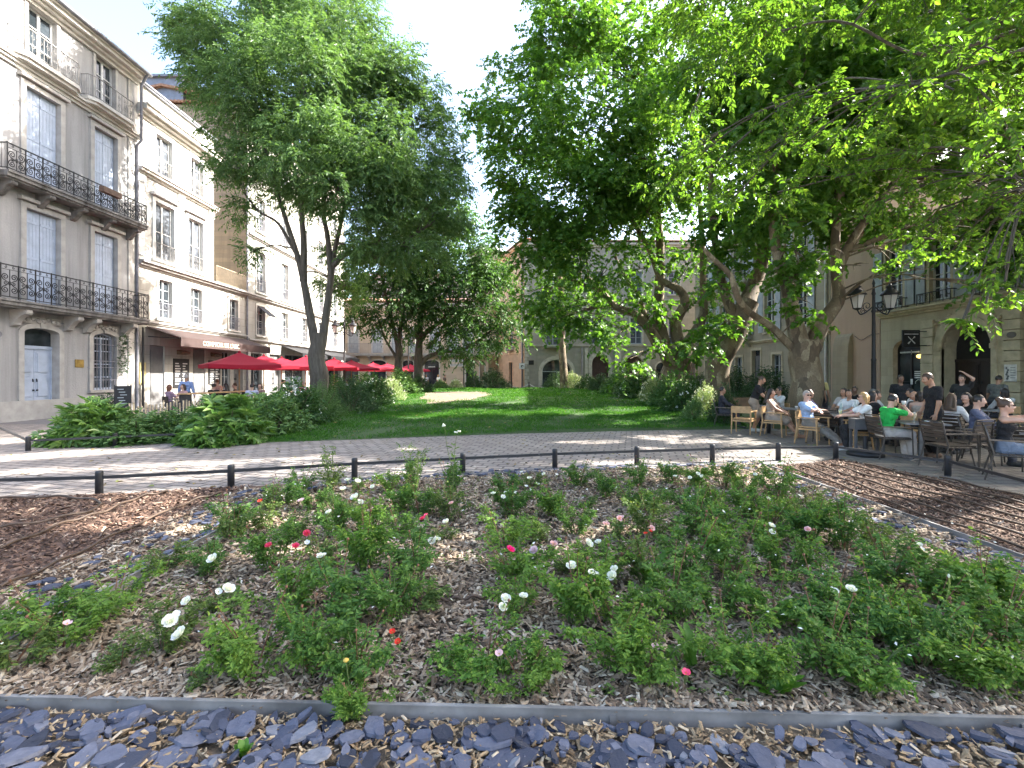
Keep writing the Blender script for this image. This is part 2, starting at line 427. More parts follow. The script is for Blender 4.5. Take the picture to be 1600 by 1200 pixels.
# flower bed, mulch beds, slate strips (soil sheets; the loose cover lies on them)
BX0, BX1 = -3.13, 4.65
def bed_front(x): return 2.42-.031*x
def bed_z(x, y): return .03+.035*np.sin(x*1.7+y)*np.cos(y*1.3-.4*x)+.02
m_soil = m_ground('bed_soil', (.10, .078, .055), (.14, .11, .08), (.05, .04, .03), 2, 18, .8)
gx = np.linspace(BX0, BX1, 40); V = []
for t in np.linspace(0, 1, 36):
    for x in gx:
        y = bed_front(x)+t*(fence_y(x)-.35-bed_front(x)); V.append((x, y, float(bed_z(x, y))-.02))
structure('flower_bed_soil', MB().add(V, [(i*40+j, i*40+j+1, (i+1)*40+j+1, (i+1)*40+j) for i in range(35) for j in range(39)], smooth=True), m_soil)
xs = np.linspace(-14, BX0, 24)
V = [(x, -1, .006) for x in xs]+[(x, fence_y(x)-.03, .006) for x in xs]
structure('left_mulch_soil', MB().add(V, [(i, i+1, 24+i+1, 24+i) for i in range(23)]), m_ground('red_soil', (.13, .075, .05), (.17, .10, .07), (.07, .045, .03), 1, 14, .8))
V = [(4.7, -1, .006), (7.6, -1, .006), (7.5, 6, .006), (7.0, 8.3, .006), (6.66, 9.86, .006), (5.6, 9.3, .006), (4.7, 9.1, .006)]
structure('right_mulch_soil', MB().add(V, [tuple(range(7))]), m_ground('brown_soil', (.11, .075, .055), (.15, .105, .075), (.06, .045, .035), 1, 14, .8))
V = [(-4.2, .4, .010), (6, .4, .010), (6, bed_front(6)-.01, .010), (-4.2, bed_front(-4.2)-.01, .010)]
structure('slate_strip_soil', MB().add(V, [(0, 1, 2, 3)]), m_ground('sandy_soil', (.24, .18, .11), (.17, .13, .09), (.08, .065, .05), 3, 25, .9))

# ---------------------------------------------------------------- loose cover: chips, slates, grass
def chips(name, n, region, zf, size, mat, asp=(.2, .45), tilt=.35, keep=None):
    xy = region(n); x, y = xy[:, 0], xy[:, 1]
    if keep is not None:
        k = keep(x, y); x, y = x[k], y[k]
    n = len(x); L = size(y)*rng.uniform(.45, 1.35, n); W = L*rng.uniform(*asp, n); T = W*.22
    a = rng.uniform(0, 2*math.pi, n)
    d = np.stack([np.cos(a), np.sin(a), rng.normal(0, tilt, n)], 1); d = unit(d)
    up = np.array([0, 0, 1.0])+rng.normal(0, tilt, (n, 3)); s_ = unit(np.cross(up, d)); u = np.cross(d, s_)
    c = np.stack([x, y, zf(x, y)+rng.uniform(.0, .03, n)], 1)
    tv = np.array([(-.5, -.4, 0), (-.42, .45, 0), (.5, .38, 0), (.44, -.5, 0), (-.1, .02, 1), (.3, -.05, .9)])
    V = c[:, None]+tv[None, :, :1]*(d*L[:, None])[:, None]+tv[None, :, 1:2]*(s_*W[:, None])[:, None]+tv[None, :, 2:]*(u*T[:, None])[:, None]
    b = (np.arange(n)*6)[:, None, None]
    mb = MB(); V = V.reshape(-1, 3)
    q = np.array([(0, 3, 5, 4), (1, 4, 5, 2)]); t = np.array([(0, 4, 1), (3, 2, 5)])
    mb.add(V, (q[None]+b).reshape(-1, 4)); mb.l.append((t[None]+b).astype(np.int32).ravel()); mb.n.append(np.full(2*n, 3, np.int32)); mb.m.append(np.zeros(2*n, np.int32)); mb.s.append(np.zeros(2*n, bool))
    return tag(obj(name, mb, mat), kind='stuff')
def depth_sample(n, x0, x1, y0f, y1f, power=1.7):
    t = rng.uniform(0, 1, n)**power; x = rng.uniform(x0, x1, n)
    a, b = y0f(x), y1f(x); return np.stack([x, a+(b-a)*t], 1)
M_chip = m_island('wood_chip', [(0, (.06, .04, .028)), (.3, (.20, .138, .092)), (.6, (.37, .28, .195)), (.88, (.53, .43, .315)), (1, (.66, .57, .45))], .9, .3)
M_bark = m_island('bark_chip', [(0, (.035, .022, .017)), (.35, (.105, .06, .042)), (.7, (.195, .12, .085)), (.93, (.32, .215, .155)), (1, (.55, .43, .32))], .9, .3)
M_tan = m_island('tan_chip', [(0, (.14, .09, .05)), (.5, (.36, .25, .14)), (.85, (.48, .36, .22)), (1, (.6, .5, .36))], .9, .4)
M_slate = m_island('slate', [(0, (.03, .033, .046)), (.35, (.068, .075, .107)), (.7, (.112, .122, .168)), (.95, (.17, .178, .225)), (1, (.28, .28, .3))], .75, .9, .25, 22)
chips('wood_chips', 70000, lambda n: depth_sample(n, BX0+.03, BX1-.03, lambda x: bed_front(x)+.02, lambda x: fence_y(x)-.6, 1.5), bed_z, lambda y: .052+.0028*y, M_chip)
def lkeep(x, y): return x < -3.95-.12*np.sin(y*2)
chips('bark_mulch', 26000, lambda n: depth_sample(n, -9.5, -3.6, lambda x: 2.6+0*x, lambda x: fence_y(x)-.05, 1.1), lambda x, y: .012+0*x, lambda y: .045+.004*y, M_bark, keep=lkeep)
chips('bark_mulch', 34000, lambda n: depth_sample(n, 4.72, 7.5, lambda x: 2.8+0*x, lambda x: np.interp(x, [4.7, 5.6, 6.66, 7.0, 7.5], [9.1, 9.3, 9.85, 8.2, 6]), 1.0), lambda x, y: .012+0*x, lambda y: .04+.003*y, M_bark)
chips('tan_chips', 13000, lambda n: depth_sample(n, -3.3, 3.4, lambda x: 1.25+0*x, lambda x: bed_front(x)-.03, .8), lambda x, y: .022+0*x, lambda y: .042+0*y, M_tan)
chips('tan_chips', 6000, lambda n: depth_sample(n, -4.1, -3.2, lambda x: 2.5+0*x, lambda x: fence_y(x)-.3, 1.1), lambda x, y: .012+0*x, lambda y: .05+.003*y, M_chip)
def slates(name, n, region, zf, s0, s1, keep=None, tilt=.075):
    xy = region(n)
    if keep is not None: xy = xy[keep(xy[:, 0], xy[:, 1])]
    n = len(xy); mb = MB(); k = 9
    a = (np.arange(k)/k*2*math.pi)[None]+rng.normal(0, .17, (n, k))
    r = rng.uniform(s0, s1, n)[:, None]*rng.uniform(.72, 1.14, (n, k)); asp = rng.uniform(.42, 1, n)[:, None]; ph = rng.uniform(0, 6.28, n)[:, None]
    px, py = np.cos(a)*r, np.sin(a)*r*asp
    x, y = px*np.cos(ph)-py*np.sin(ph), px*np.sin(ph)+py*np.cos(ph)
    tx, ty = rng.normal(0, tilt, n)[:, None], rng.normal(0, tilt, n)[:, None]
    th = rng.uniform(.008, .02, n)[:, None]; z0 = zf(xy[:, 0], xy[:, 1])[:, None]+rng.uniform(.01, .045, n)[:, None]
    zz = z0+x*tx+y*ty
    top = np.stack([xy[:, :1]+x*.95, xy[:, 1:]+y*.95, zz+th], 2); bot = np.stack([xy[:, :1]+x, xy[:, 1:]+y, zz], 2)
    V = np.concatenate([top, bot], 1).reshape(-1, 3); b = (np.arange(n)*2*k)[:, None, None]
    mb.add(V, (np.arange(k)[None, None]+b).reshape(-1, k))
    q = np.array([(i, k+i, k+(i+1) % k, (i+1) % k) for i in range(k)]); fq = (q[None]+b).reshape(-1, 4)
    mb.l.append(fq.astype(np.int32).ravel()); mb.n.append(np.full(len(fq), 4, np.int32)); mb.m.append(np.zeros(len(fq), np.int32)); mb.s.append(np.zeros(len(fq), bool))
    return tag(obj(name, mb, M_slate), kind='stuff')
slates('slate_mulch', 1300, lambda n: depth_sample(n, -3.3, 3.4, lambda x: 1.2+0*x, lambda x: bed_front(x)-.04, .85), lambda x, y: .010+0*x, .012, .045, tilt=.22)
slates('slate_mulch', 560, lambda n: depth_sample(n, -3.3, 3.4, lambda x: 1.2+0*x, lambda x: bed_front(x)-.06, .85), lambda x, y: .012+0*x, .035, .095)
slates('slate_mulch', 120, lambda n: depth_sample(n, -3.9, -3.18, lambda x: 2.6+0*x, lambda x: fence_y(x)-.4, 1.0), lambda x, y: .012+0*x, .03, .075)
slates('slate_mulch', 260, lambda n: depth_sample(n, -3.1, 4.6, lambda x: fence_y(x)-.85, lambda x: fence_y(x)-.28, 1.0), lambda x, y: bed_z(x, y)-.02, .03, .08)
slates('slate_mulch', 130, lambda n: depth_sample(n, 4.15, 4.6, lambda x: 3.2+0*x, lambda x: fence_y(x)-.5, 1.0), lambda x, y: bed_z(x, y)-.02, .04, .09)
# leaves fallen on the grass and the paving
n = 1500; x = rng.uniform(-12, 9, n); y = rng.uniform(7.5, 34, n)
k = ((y > lawn_front(x)) & (x > -6.2) & (x < 6.8)) | (y < lawn_front(x)-.2) & (y > fence_y(x)+.1); x, y = x[k], y[k]
z = np.where(y > lawn_front(x), lawn_z(x, y)+.05, .012); mb = MB()
leaves(mb, np.stack([x, y, z], 1), rnd(len(x))*[1, 1, .12], np.tile([0, 0, 1.], (len(x), 1))+rnd(len(x))*.25, rng.uniform(.04, .11, len(x)), 'oval')
tag(obj('fallen_leaves', mb, m_island('dry_leaf', [(0, (.10, .07, .03)), (.5, (.26, .18, .07)), (.8, (.34, .28, .10)), (1, (.2, .26, .07))], .8, .1)), kind='stuff')
# grass
def grass(n, lo, hi, hmul, wmul):
    t = rng.uniform(0, 1, n); d = lo+(hi-lo)*t**1.25
    l, r = lawn_edges(d); x = l-.4+(r-l+.8)*rng.uniform(0, 1, n)
    k = (d > lawn_front(x)-.1+rng.normal(0, .10, n)+.08*np.sin(x*5)) & (earth_patch(x, d) > rng.uniform(.55, 1.25, n)) & ((np.sin(x*.8+d*.33)+np.cos(d*.52-x*1.3)+.7*np.sin(x*3.1-d*1.7)) < rng.uniform(.9, 2.6, n)); x, d = x[k], d[k]; n = len(x)
    tuft = 1+.45*np.sin(x*2.3+d*1.1)*np.cos(d*1.9-x)
    h = hmul*rng.uniform(.5, 1.2, n)*tuft; a = rng.uniform(0, 6.28, n); wd = wmul*rng.uniform(.7, 1.3, n)
    c = np.stack([x, d, lawn_z(x, d)], 1); s_ = np.stack([np.cos(a), np.sin(a), 0*a], 1)*wd[:, None]
    b = np.stack([rng.normal(0, .45, n)*h, rng.normal(0, .45, n)*h, h], 1)
    V = np.stack([c-s_, c+s_, c+b*.55+s_*.8, c+b*np.array([1.3, 1.3, .95])], 1).reshape(-1, 3)
    return V, (np.array([[(0, 1, 2), (0, 2, 3)]])+(np.arange(n)*4)[:, None, None]).reshape(-1, 3)
mb = MB()
for args in ((60000, 12.3, 20, .075, .008), (45000, 18, 32, .085, .014), (26000, 30, 52, .1, .026)):
    mb.add(*grass(*args))
tag(obj('grass', mb, M_grass), kind='stuff')
# ---------------------------------------------------------------- steel edging, drip hoses, low post-and-rail fence
def edging(label, a, b, z0, z1):
    mb = MB(); mb.bar((a[0], a[1], (z0+z1)/2), (b[0], b[1], (z0+z1)/2), .012, z1-z0)
    mb.bar((a[0], a[1], z1+.002), (b[0], b[1], z1+.002), .022, .006)
    for t in np.linspace(.08, .92, 5):
        p = np.array(a)*(1-t)+np.array(b)*t; mb.obox((p[0], p[1], z0+.03), (.03, .03, .06), np.eye(3))
    return tag(obj('steel_edging', mb, M_galv), label, 'edging', 'steel edging around the rose bed')
edging('grey steel edging strip along the front of the rose bed', (-4.2, bed_front(-4.2)), (5.2, bed_front(5.2)), 0, .085)
edging('grey steel edging strip between the rose bed and the slate strip beside the reddish mulch', (BX0, 2.54), (BX0, fence_y(BX0)-.3), 0, .10)
edging('grey steel edging strip between the rose bed and the brown mulch with straight hoses', (BX1+.02, 2.3), (BX1+.02, fence_y(BX1)-.35), 0, .10)
def hose(label, pts, r=.014, group='drip hoses', z=.068):
    p = curve_pts([(x, y, z) for x, y in pts], 50); p[:, 2] += .012*np.sin(np.arange(len(p))*.7)
    return tag(obj('drip_hose', MB().tube(p, r, 6), M_hose), label, 'hose', group)
ORD = ['first', 'second', 'third', 'fourth', 'fifth', 'sixth', 'seventh', 'eighth', 'ninth', 'tenth', 'eleventh', 'twelfth', 'thirteenth', 'fourteenth', 'fifteenth', 'sixteenth', 'seventeenth', 'eighteenth']
for i in range(7):
    x0 = 4.98+i*.34; y1 = np.interp(x0, [4.7, 5.6, 6.66, 7.0, 7.5], [8.8, 9.0, 9.2, 8.0, 6])
    hose('brown drip hose in the right mulch, %s out from the bed edging' % ORD[i],
         [(x0+.03*math.sin(k*1.7+i), y) for k, y in enumerate(np.linspace(y1, 2.9, 7))], r=.014, group='straight drip hoses in the brown mulch')
def pg(*pts): return [tuple(G(*p)) for p in pts]
hose('brown drip hose in the reddish mulch running nearest the slate strip', pg((0, 930), (100, 885), (200, 835), (300, 790), (345, 777)), group='curving drip hoses in the reddish mulch')
hose('brown drip hose through the middle of the reddish mulch', pg((0, 868), (100, 826), (160, 808), (220, 783), (262, 775)), group='curving drip hoses in the reddish mulch')
hose('brown drip hose looping back on itself in the reddish mulch near the fence', pg((0, 833), (70, 822), (140, 806), (158, 793), (130, 786), (80, 783), (0, 786)), group='curving drip hoses in the reddish mulch')
for lab, p in (('brown drip hose across the bare wood chips in the middle of the rose bed', ((640, 955), (700, 955), (775, 948))),
               ('brown drip hose across the wood chips beside the big white roses', ((925, 858), (975, 862), (1010, 860))),
               ('brown drip hose in the chips below the pair of white roses', ((278, 1017), (330, 1026), (380, 1031))),
               ('short brown drip hose near the back of the bed among white flowers', ((800, 772), (830, 773), (850, 775))),
               ('brown drip hose in the chips left of the pale pink roses', ((905, 829), (940, 828), (962, 825)))):
    hose(lab, pg(*p), .012, 'drip hoses in the rose bed', .09)
def post_mesh(h=.36, r=.05):
    return MB().lathe([(r, 0), (r, h-.035), (r*.96, h-.015), (r*.8, h-.003), (0.001, h)], n=14).lathe([(r*1.06, .0), (r*1.06, .02)], n=14)
def low_fence(label, pts, post_idx=None, h=.36):
    root = thing('low_fence', label, 'fence', (pts[0][0], pts[0][1], 0)); o = np.array([pts[0][0], pts[0][1], 0])
    me = post_mesh(h).mesh('post', M_metal)
    for i, p in enumerate(pts):
        obj('post', me, None, root, loc=(p[0]-o[0], p[1]-o[1], 0))
    for a, b in zip(pts[:-1], pts[1:]):
        d = unit(np.array(b)-np.array(a))*.04
        obj('rail', MB().bar((a[0]+d[0]-o[0], a[1]+d[1]-o[1], h-.10), (b[0]-d[0]-o[0], b[1]-d[1]-o[1], h-.10), .035, .045), M_metal, root)
    return root
low_fence('long low black post and rail fence between the rose bed and the sett path', FENCE)
low_fence('low post and rail fence in front of the shrubs beside the blue door', [(-16.5, 15.2), tuple(G(44, 705)), tuple(G(180, 698)), tuple(G(301, 692))], h=.34)
low_fence('short low black fence at the right hand corner of the lawn by the terrace', [tuple(G(1172, 664)), tuple(G(1188, 669)), (7.6, 14.3)], h=.3)

# ---------------------------------------------------------------- rose bushes
def rose_template(h, spread, ncane, nleaf, lmat=0, seed=0):
    mb = MB(); st, dr = [], []
    for i in range(ncane):
        a = rng.uniform(0, 6.28); s_ = spread*rng.uniform(.35, 1); top = np.array([math.cos(a)*s_, math.sin(a)*s_, h*rng.uniform(.6, 1.1)])
        base = np.array([math.cos(a), math.sin(a), 0])*.04
        mid = base*.4+top*.6*np.array([.75, .75, 1])+np.array([0, 0, .05])
        p = curve_pts([base, mid, top], 8); mb.tube(p, np.linspace(.005, .002, len(p)), 4, 1, caps=False)
        m = nleaf; t = rng.uniform(.12, 1.0, m)**.8; ii = (t*(len(p)-1)).astype(int); ii = np.minimum(ii, len(p)-2)
        q = p[ii]+(p[ii+1]-p[ii])*((t*(len(p)-1))-ii)[:, None]
        o = rnd(m)*.8+np.array([math.cos(a), math.sin(a), .35]); st.append(q); dr.append(unit(o))
    for i in range(3):          # long young canes and spent heads standing above the leaves
        a = rng.uniform(0, 6.28); e = np.array([math.cos(a)*spread*.6, math.sin(a)*spread*.6, h*rng.uniform(1.15, 1.45)]); q = curve_pts([(0, 0, .05), e*[.5, .5, .6], e], 8)
        mb.tube(q, np.linspace(.0045, .002, len(q)), 4, 2, caps=False)
        if i: mb.ell(e, (.010, .010, .013), 6, 4, 2)
        m = 5; t = rng.uniform(.45, 1, m); st.append(q[(t*(len(q)-1)).astype(int)]); dr.append(unit(rnd(m)+[0, 0, .3]))
    st, dr = np.concatenate(st), np.concatenate(dr)
    # a compound leaf: a short stalk with five leaflets
    twigs(mb, st, dr, rng.uniform(.055, .10, len(st)), 5, .038, .022, 'oval', 0, up=1.1, spread=1.0, leafdroop=.15)
    return mb
SH_STEM = M_stem; M_cane = m_plain('reddish_cane', (.16, .075, .04), .75)
TPL = [rose_template(.44, .30, 11, 24).mesh('rose_bush', [M_rose, SH_STEM, M_cane]), rose_template(.38, .36, 12, 22).mesh('rose_bush', [M_roseY, SH_STEM, M_cane]),
       rose_template(.50, .26, 9, 26).mesh('rose_bush', [M_rose, SH_STEM, M_cane]), rose_template(.32, .30, 9, 18).mesh('rose_bush', [M_roseO, SH_STEM, M_cane]),
       rose_template(.42, .34, 14, 24).mesh('rose_bush', [M_roseY, SH_STEM, M_cane]), rose_template(.28, .24, 7, 15).mesh('rose_bush', [M_roseO, SH_STEM, M_cane]),
       rose_template(.40, .33, 12, 26).mesh('rose_bush', [M_rose, SH_STEM, M_cane]), rose_template(.46, .27, 11, 22).mesh('rose_bush', [M_roseO, SH_STEM, M_cane])]
TONE = ['dark green', 'bright green', 'tall dark green', 'low olive green', 'dense bright green', 'sparse', 'broad dark green', 'upright olive green']
# pixel foot, size factor, template
B = [ # back rows
 (470,775,1.0,0),(520,768,1.1,7),(560,772,.8,3),(610,778,.9,1),(645,770,1.2,2),(700,785,1.15,2),(790,778,1.1,6),(830,765,1.0,3),(905,765,1.1,0),(945,785,1.1,6),(1000,770,1.1,0),(1045,765,1.0,6),
 (1090,770,1.1,4),(1130,768,1.2,2),(1165,772,1.1,1),(1215,790,1.2,0),
 (390,800,.9,3),(430,790,1.0,0),(490,800,1.0,6),(540,808,.9,3),(620,808,1.2,4),(655,815,1.0,0),(705,820,1.1,7),(800,815,1.2,6),(870,815,1.25,4),(920,800,.8,5),(985,805,1.0,1),(1025,812,1.05,6),
 (1075,808,1.15,0),(1120,805,1.0,4),(1160,815,1.1,6),(1210,825,1.25,1),(1265,815,1.0,7),(1255,835,.9,3),
 (320,840,1.0,0),(365,850,1.1,3),(410,835,1.0,7),(460,845,1.1,3),(520,850,1.0,6),(580,848,1.15,4),(625,850,.9,0),(690,850,.8,5),(785,860,1.1,1),(835,850,.9,3),(900,845,.9,6),(970,850,.9,5),(1020,855,1.15,7),
 (1085,850,1.25,0),(1140,855,1.1,4),(1200,860,1.25,1),(1265,865,1.2,6),(1320,870,1.2,0),(1375,885,1.1,7),
 (250,900,1.05,3),(330,905,.95,0),(430,905,1.1,6),(500,900,1.0,3),(570,905,1.15,4),(650,910,1.2,0),(800,915,1.25,1),(890,905,.8,5),(940,930,1.1,1),(1010,925,1.1,7),(1080,915,1.2,0),(1150,915,1.15,4),(1230,920,1.2,6),
 (1310,935,1.0,1),(1390,930,1.25,0),(1460,950,1.2,6),(1530,960,1.2,4),(1590,970,1.1,0),
 (180,960,1.1,1),(350,965,.8,5),(450,975,1.15,4),(530,985,1.25,0),(610,985,1.1,6),(660,960,.8,3),(810,980,.8,1),(900,990,1.05,4),(960,1000,1.05,1),(1050,985,1.2,0),(1120,980,1.0,6),(1210,985,1.15,1),(1290,1000,1.2,0),(1370,1000,1.0,4),(1450,1000,1.15,1),(1560,1020,1.25,0),
 (100,1025,1.15,1),(255,1035,1.0,7),(20,1060,1.0,3),(190,1060,.7,5),(400,1070,1.0,4),(480,1065,1.05,6),(560,1065,1.05,0),(320,1085,.6,5),(760,1065,1.0,1),(820,1090,.85,4),(960,1065,1.1,4),(1020,1075,.9,1),(1140,1075,1.1,1),(1190,1090,.85,4),(1290,1070,1.0,0),(1350,1085,1.0,1),(1430,1050,1.1,6),(1500,1075,1.15,4),(1580,1080,1.0,0),(560,1125,.65,4),(700,1050,.6,5),(30,1010,.9,0)]
B.sort(key=lambda b: b[1])
bushes = []; used = set()
for x, y, s_, k in B:
    d = CAMH*FPX/(y-HZ); X = (x-800)/FPX*d
    if s_ > .7: X = min(max(X, BX0+.1), BX1-.1)
    o = bpy.data.objects.new('rose_bush', TPL[k]); COL.objects.link(o)
    o.location = (X, d, float(bed_z(X, d))-.02); o.rotation_euler = (rng.normal(0, .05), rng.normal(0, .05), rng.uniform(0, 6.28)); f = s_*.85*rng.uniform(.92, 1.08)
    o.scale = (f, f, f*rng.uniform(.72, 1.02)); bushes.append((o, x, y, d, X, k))
rows = [(0, 783, 'row by the fence'), (783, 827, 'second row from the back'), (827, 892, 'third row from the back'), (892, 945, 'fourth row from the back'), (945, 1018, 'second row from the front'), (1018, 2000, 'front row')]
for a, b, rn in rows:
    row = sorted([q for q in bushes if a <= q[2] < b], key=lambda q: q[1])
    for i, q in enumerate(row):
        n = len(row)
        pos = '%s from the left' % ORD[i] if i < (n+1)//2 else ('%s from the right' % ORD[n-1-i])
        tag(q[0], '%s rose bush %s in the %s' % (TONE[q[5]], pos, rn), 'rose bush', 'rose bushes in the bed')
def flower_mesh(col, r, double=True):
    mb = MB(); n = 0
    for ring, (cnt, tilt, sc) in enumerate(((6, .35, 1.0), (6, .8, .78), (5, 1.15, .55)) if double else ((5, .35, 1.0), (3, 1.2, .35))):
        a = np.arange(cnt)/cnt*6.283+ring*.5+rng.normal(0, .12, cnt)
        d = np.stack([np.cos(a)*math.cos(tilt), np.sin(a)*math.cos(tilt), np.full(cnt, math.sin(tilt))], 1)
        nr = np.stack([-np.cos(a)*math.sin(tilt), -np.sin(a)*math.sin(tilt), np.full(cnt, math.cos(tilt))], 1)
        for dd, nn in zip(d, nr):       # broad cupped petal
            s_ = np.cross(nn, dd); R_ = r*sc
            pts = [(0, 0, 0), (.45, .42, .02), (.85, .45, .1), (1.0, .12, .2), (1.0, -.12, .2), (.85, -.45, .1), (.45, -.42, .02), (.55, 0, -.05)]
            V = np.array([R_*(p[0]*dd+p[1]*s_+p[2]*nn) for p in pts])
            mb.add(V, [(7, 0, 1), (7, 1, 2), (7, 2, 3), (7, 3, 4), (7, 4, 5), (7, 5, 6), (7, 6, 0)], 0, True)
    mb.ell((0, 0, r*.12), (r*.16, r*.16, r*.16), 8, 5, 1)
    for t in np.arange(3)*2.09:
        mb.tube([(0, 0, -.0), (math.cos(t)*.01, math.sin(t)*.01, -.03), (0, 0, -.07)], [.003, .003, .002], 4, 2, caps=False)
    return mb
M_yell = m_plain('stamen_yellow', (.6, .42, .08), .7)
FL = {}
# pixel position of each open flower, colour, radius
FLOWERS = [(797,860,'magenta',.05),(661,811,'rose',.045),(666,805,'rose',.03),(479,834,'rose',.045),(420,853,'rose',.04),(462,854,'rose',.035),(407,783,'red',.035),(893,886,'white',.055),(926,899,'white',.058),(957,902,'white',.055),(919,850,'white',.055),
 (266,972,'white',.06),(282,992,'white',.06),(333,874,'white',.06),(356,922,'white',.055),(341,925,'white',.03),(675,846,'white',.045),(683,843,'white',.04),(697,816,'white',.045),(1330,922,'white',.05),(1303,925,'white',.035),(1262,828,'blush',.04),(968,811,'blush',.045),(972,808,'blush',.03),(947,820,'blush',.045),(1018,826,'blush',.035),
 (1016,830,'red',.025),(1009,834,'red',.03),(613,988,'red',.025),(622,1003,'red',.028),(865,851,'blush',.045),(835,861,'lilac',.05),(792,770,'white',.05),(771,772,'white',.045),(786,777,'white',.04),(827,748,'white',.045),(840,757,'white',.035),(830,765,'white',.03),(822,760,'white',.03),(850,741,'white',.035),(543,751,'white',.06),(559,753,'white',.06),(536,765,'white',.055),(555,778,'white',.07),(563,785,'white',.05),(514,801,'white',.05),(582,761,'white',.04),(629,736,'white',.06),(471,783,'lilac',.05),
 (1152,731,'white',.06),(1205,822,'white',.045),(1206,832,'white',.035),(1055,745,'white',.04),(1090,741,'white',.045),(1078,747,'white',.04),(1097,745,'white',.035),(1200,780,'white',.04),(1332,818,'white',.035),(1435,852,'white',.035),(1440,858,'white',.03),(1130,800,'white',.03),(998,800,'white',.03),(705,787,'blush',.035),(818,933,'white',.04),(790,937,'white',.045),(785,950,'white',.035),(935,848,'white',.035),(960,890,'white',.04),(805,770,'white',.03),(480,848,'white',.03),(506,868,'white',.03),(1024,1012,'blush',.022),(780,1022,'blush',.025),(1072,1052,'rose',.022),(105,975,'blush',.03),(275,960,'white',.03),(292,940,'white',.04),(500,870,'white',.035),(1250,775,'white',.03),(1180,742,'white',.035),(870,742,'white',.03),(815,738,'white',.03)]
for x, y, c, r in FLOWERS:
    # the flower opens at the top of the crown nearest to where the eye sees it
    zt = .35 if y < 1000 else .28; r = r*.82
    d = (CAMH-zt)*FPX/(y-HZ); p = P(x, y, d); q = min(bushes, key=lambda q: (q[4]-p[0])**2+(q[3]-d)**2)
    key = (c, round(r, 2))
    if key not in FL: FL[key] = [flower_mesh(c, r, r > .032).mesh('flower', [PET[c], M_yell, M_stem]) for _ in range(2)]
    o = bpy.data.objects.new('flower', FL[key][rng.integers(2)]); COL.objects.link(o); b = q[0]; o.parent = b
    tilt = Matrix.Translation(Vector(p)) @ Matrix.Rotation(rng.uniform(.1, .75), 4, 'X') @ Matrix.Rotation(rng.normal(0, .3), 4, 'Y') @ Matrix.Rotation(rng.uniform(0, 6.28), 4, 'Z')
    loc = Matrix.LocRotScale(b.location, b.rotation_euler, b.scale)
    o.matrix_parent_inverse = loc.inverted(); o.matrix_basis = tilt
    o['label'] = {'white': 'open white rose', 'magenta': 'vivid magenta rose', 'rose': 'deep pink rose', 'blush': 'pale pink rose', 'red': 'small red rose', 'lilac': 'faded lilac rose'}[c]

# small weeds, low leaves and fallen petals between the bushes
n = 2600; xy = depth_sample(n, BX0+.1, BX1-.1, lambda x: bed_front(x)+.06, lambda x: fence_y(x)-.5, 1.3)
k = np.sin(xy[:, 0]*2.1+xy[:, 1]*1.3)+np.cos(xy[:, 1]*2.7-xy[:, 0]) > -.2; xy = xy[k]; n = len(xy); mb = MB()
st = np.stack([xy[:, 0], xy[:, 1], bed_z(xy[:, 0], xy[:, 1])+.01], 1); twigs(mb, st, unit(rnd(n)*.7+[0, 0, .9]), rng.uniform(.03, .14, n), 5, .032, .02, 'oval', 0, up=1.1)
tag(obj('weeds', mb, M_roseO), kind='stuff')
n = 420; xy = depth_sample(n, BX0+.1, BX1-.1, lambda x: bed_front(x)+.06, lambda x: fence_y(x)-.5, 1.2); mb = MB()
leaves(mb, np.stack([xy[:, 0], xy[:, 1], bed_z(xy[:, 0], xy[:, 1])+rng.choice([.04, .25, .33], n)], 1), rnd(n)*[1, 1, .3], np.tile([0, 0, 1.], (n, 1))+rnd(n)*.4, rng.uniform(.014, .032, n), 'diamond')
tag(obj('fallen_petals', mb, PET['white']), kind='stuff')

# ---------------------------------------------------------------- odd plants in the bed
def at_foot(x, y):
    p = G(x, y); return np.array([p[0], p[1], float(bed_z(p[0], p[1]))-.02])
def tall_stem(label, foot, top_z, n_tip=2):
    mb = MB(); b = at_foot(*foot); h = top_z
    for i in range(n_tip):
        dx = (-.09, .08, .0)[i]
        p = curve_pts([(0, 0, 0), (.03, 0, h*.35), (dx*.6, .02, h*.7), (dx, 0, h*(1-.06*i))], 14)
        mb.tube(p, np.linspace(.007, .0025, len(p)), 5, 0)
        for k in range(4):
            mb.ell(p[-1]+rng.normal(0, .018, 3), (.014, .014, .014), 6, 4, 1)
    n = 26; t = rng.uniform(.25, .75, n); st = np.stack([.03*np.ones(n), 0*t, h*t], 1); d = unit(np.stack([rng.normal(size=n), rng.normal(size=n), .5*np.ones(n)], 1))
    leaves(mb, st, d, np.tile([0, 0, 1.], (n, 1))+rnd(n)*.2, rng.uniform(.06, .14, n), 'lance', 2)
    return tag(obj('tall_weed', mb, [M_stem, PET['white'], M_roseO], loc=b), label, 'weed')
tall_stem('tall thin weed with small pale heads rising above the fence', (705, 790), 1.0)
for lab, f, h in (('tall wiry rose shoot standing left of the fence post above white roses', (512, 775), .72), ('bushy upright rose shoots rising over the fence rail right of the white roses', (648, 780), .78)):
    mb = MB(); b = at_foot(*f); st, dr = [], []
    for i in range(5):
        e = np.array([rng.normal(0, .13), rng.normal(0, .1), h*rng.uniform(.75, 1.05)]); mb.tube([(0, 0, 0), e*.5+[.02, 0, .02], e], [.006, .005, .002], 5, 1)
        t = rng.uniform(.2, 1, 16); st.append(e[None]*t[:, None]); dr.append(unit(rnd(16)+[0, 0, .5]))
    twigs(mb, np.concatenate(st), np.concatenate(dr), .09, 5, .04, .02, 'oval', 0)
    tag(obj('rose_shoot', mb, [M_roseO, M_stem], loc=b), lab, 'rose shoot')
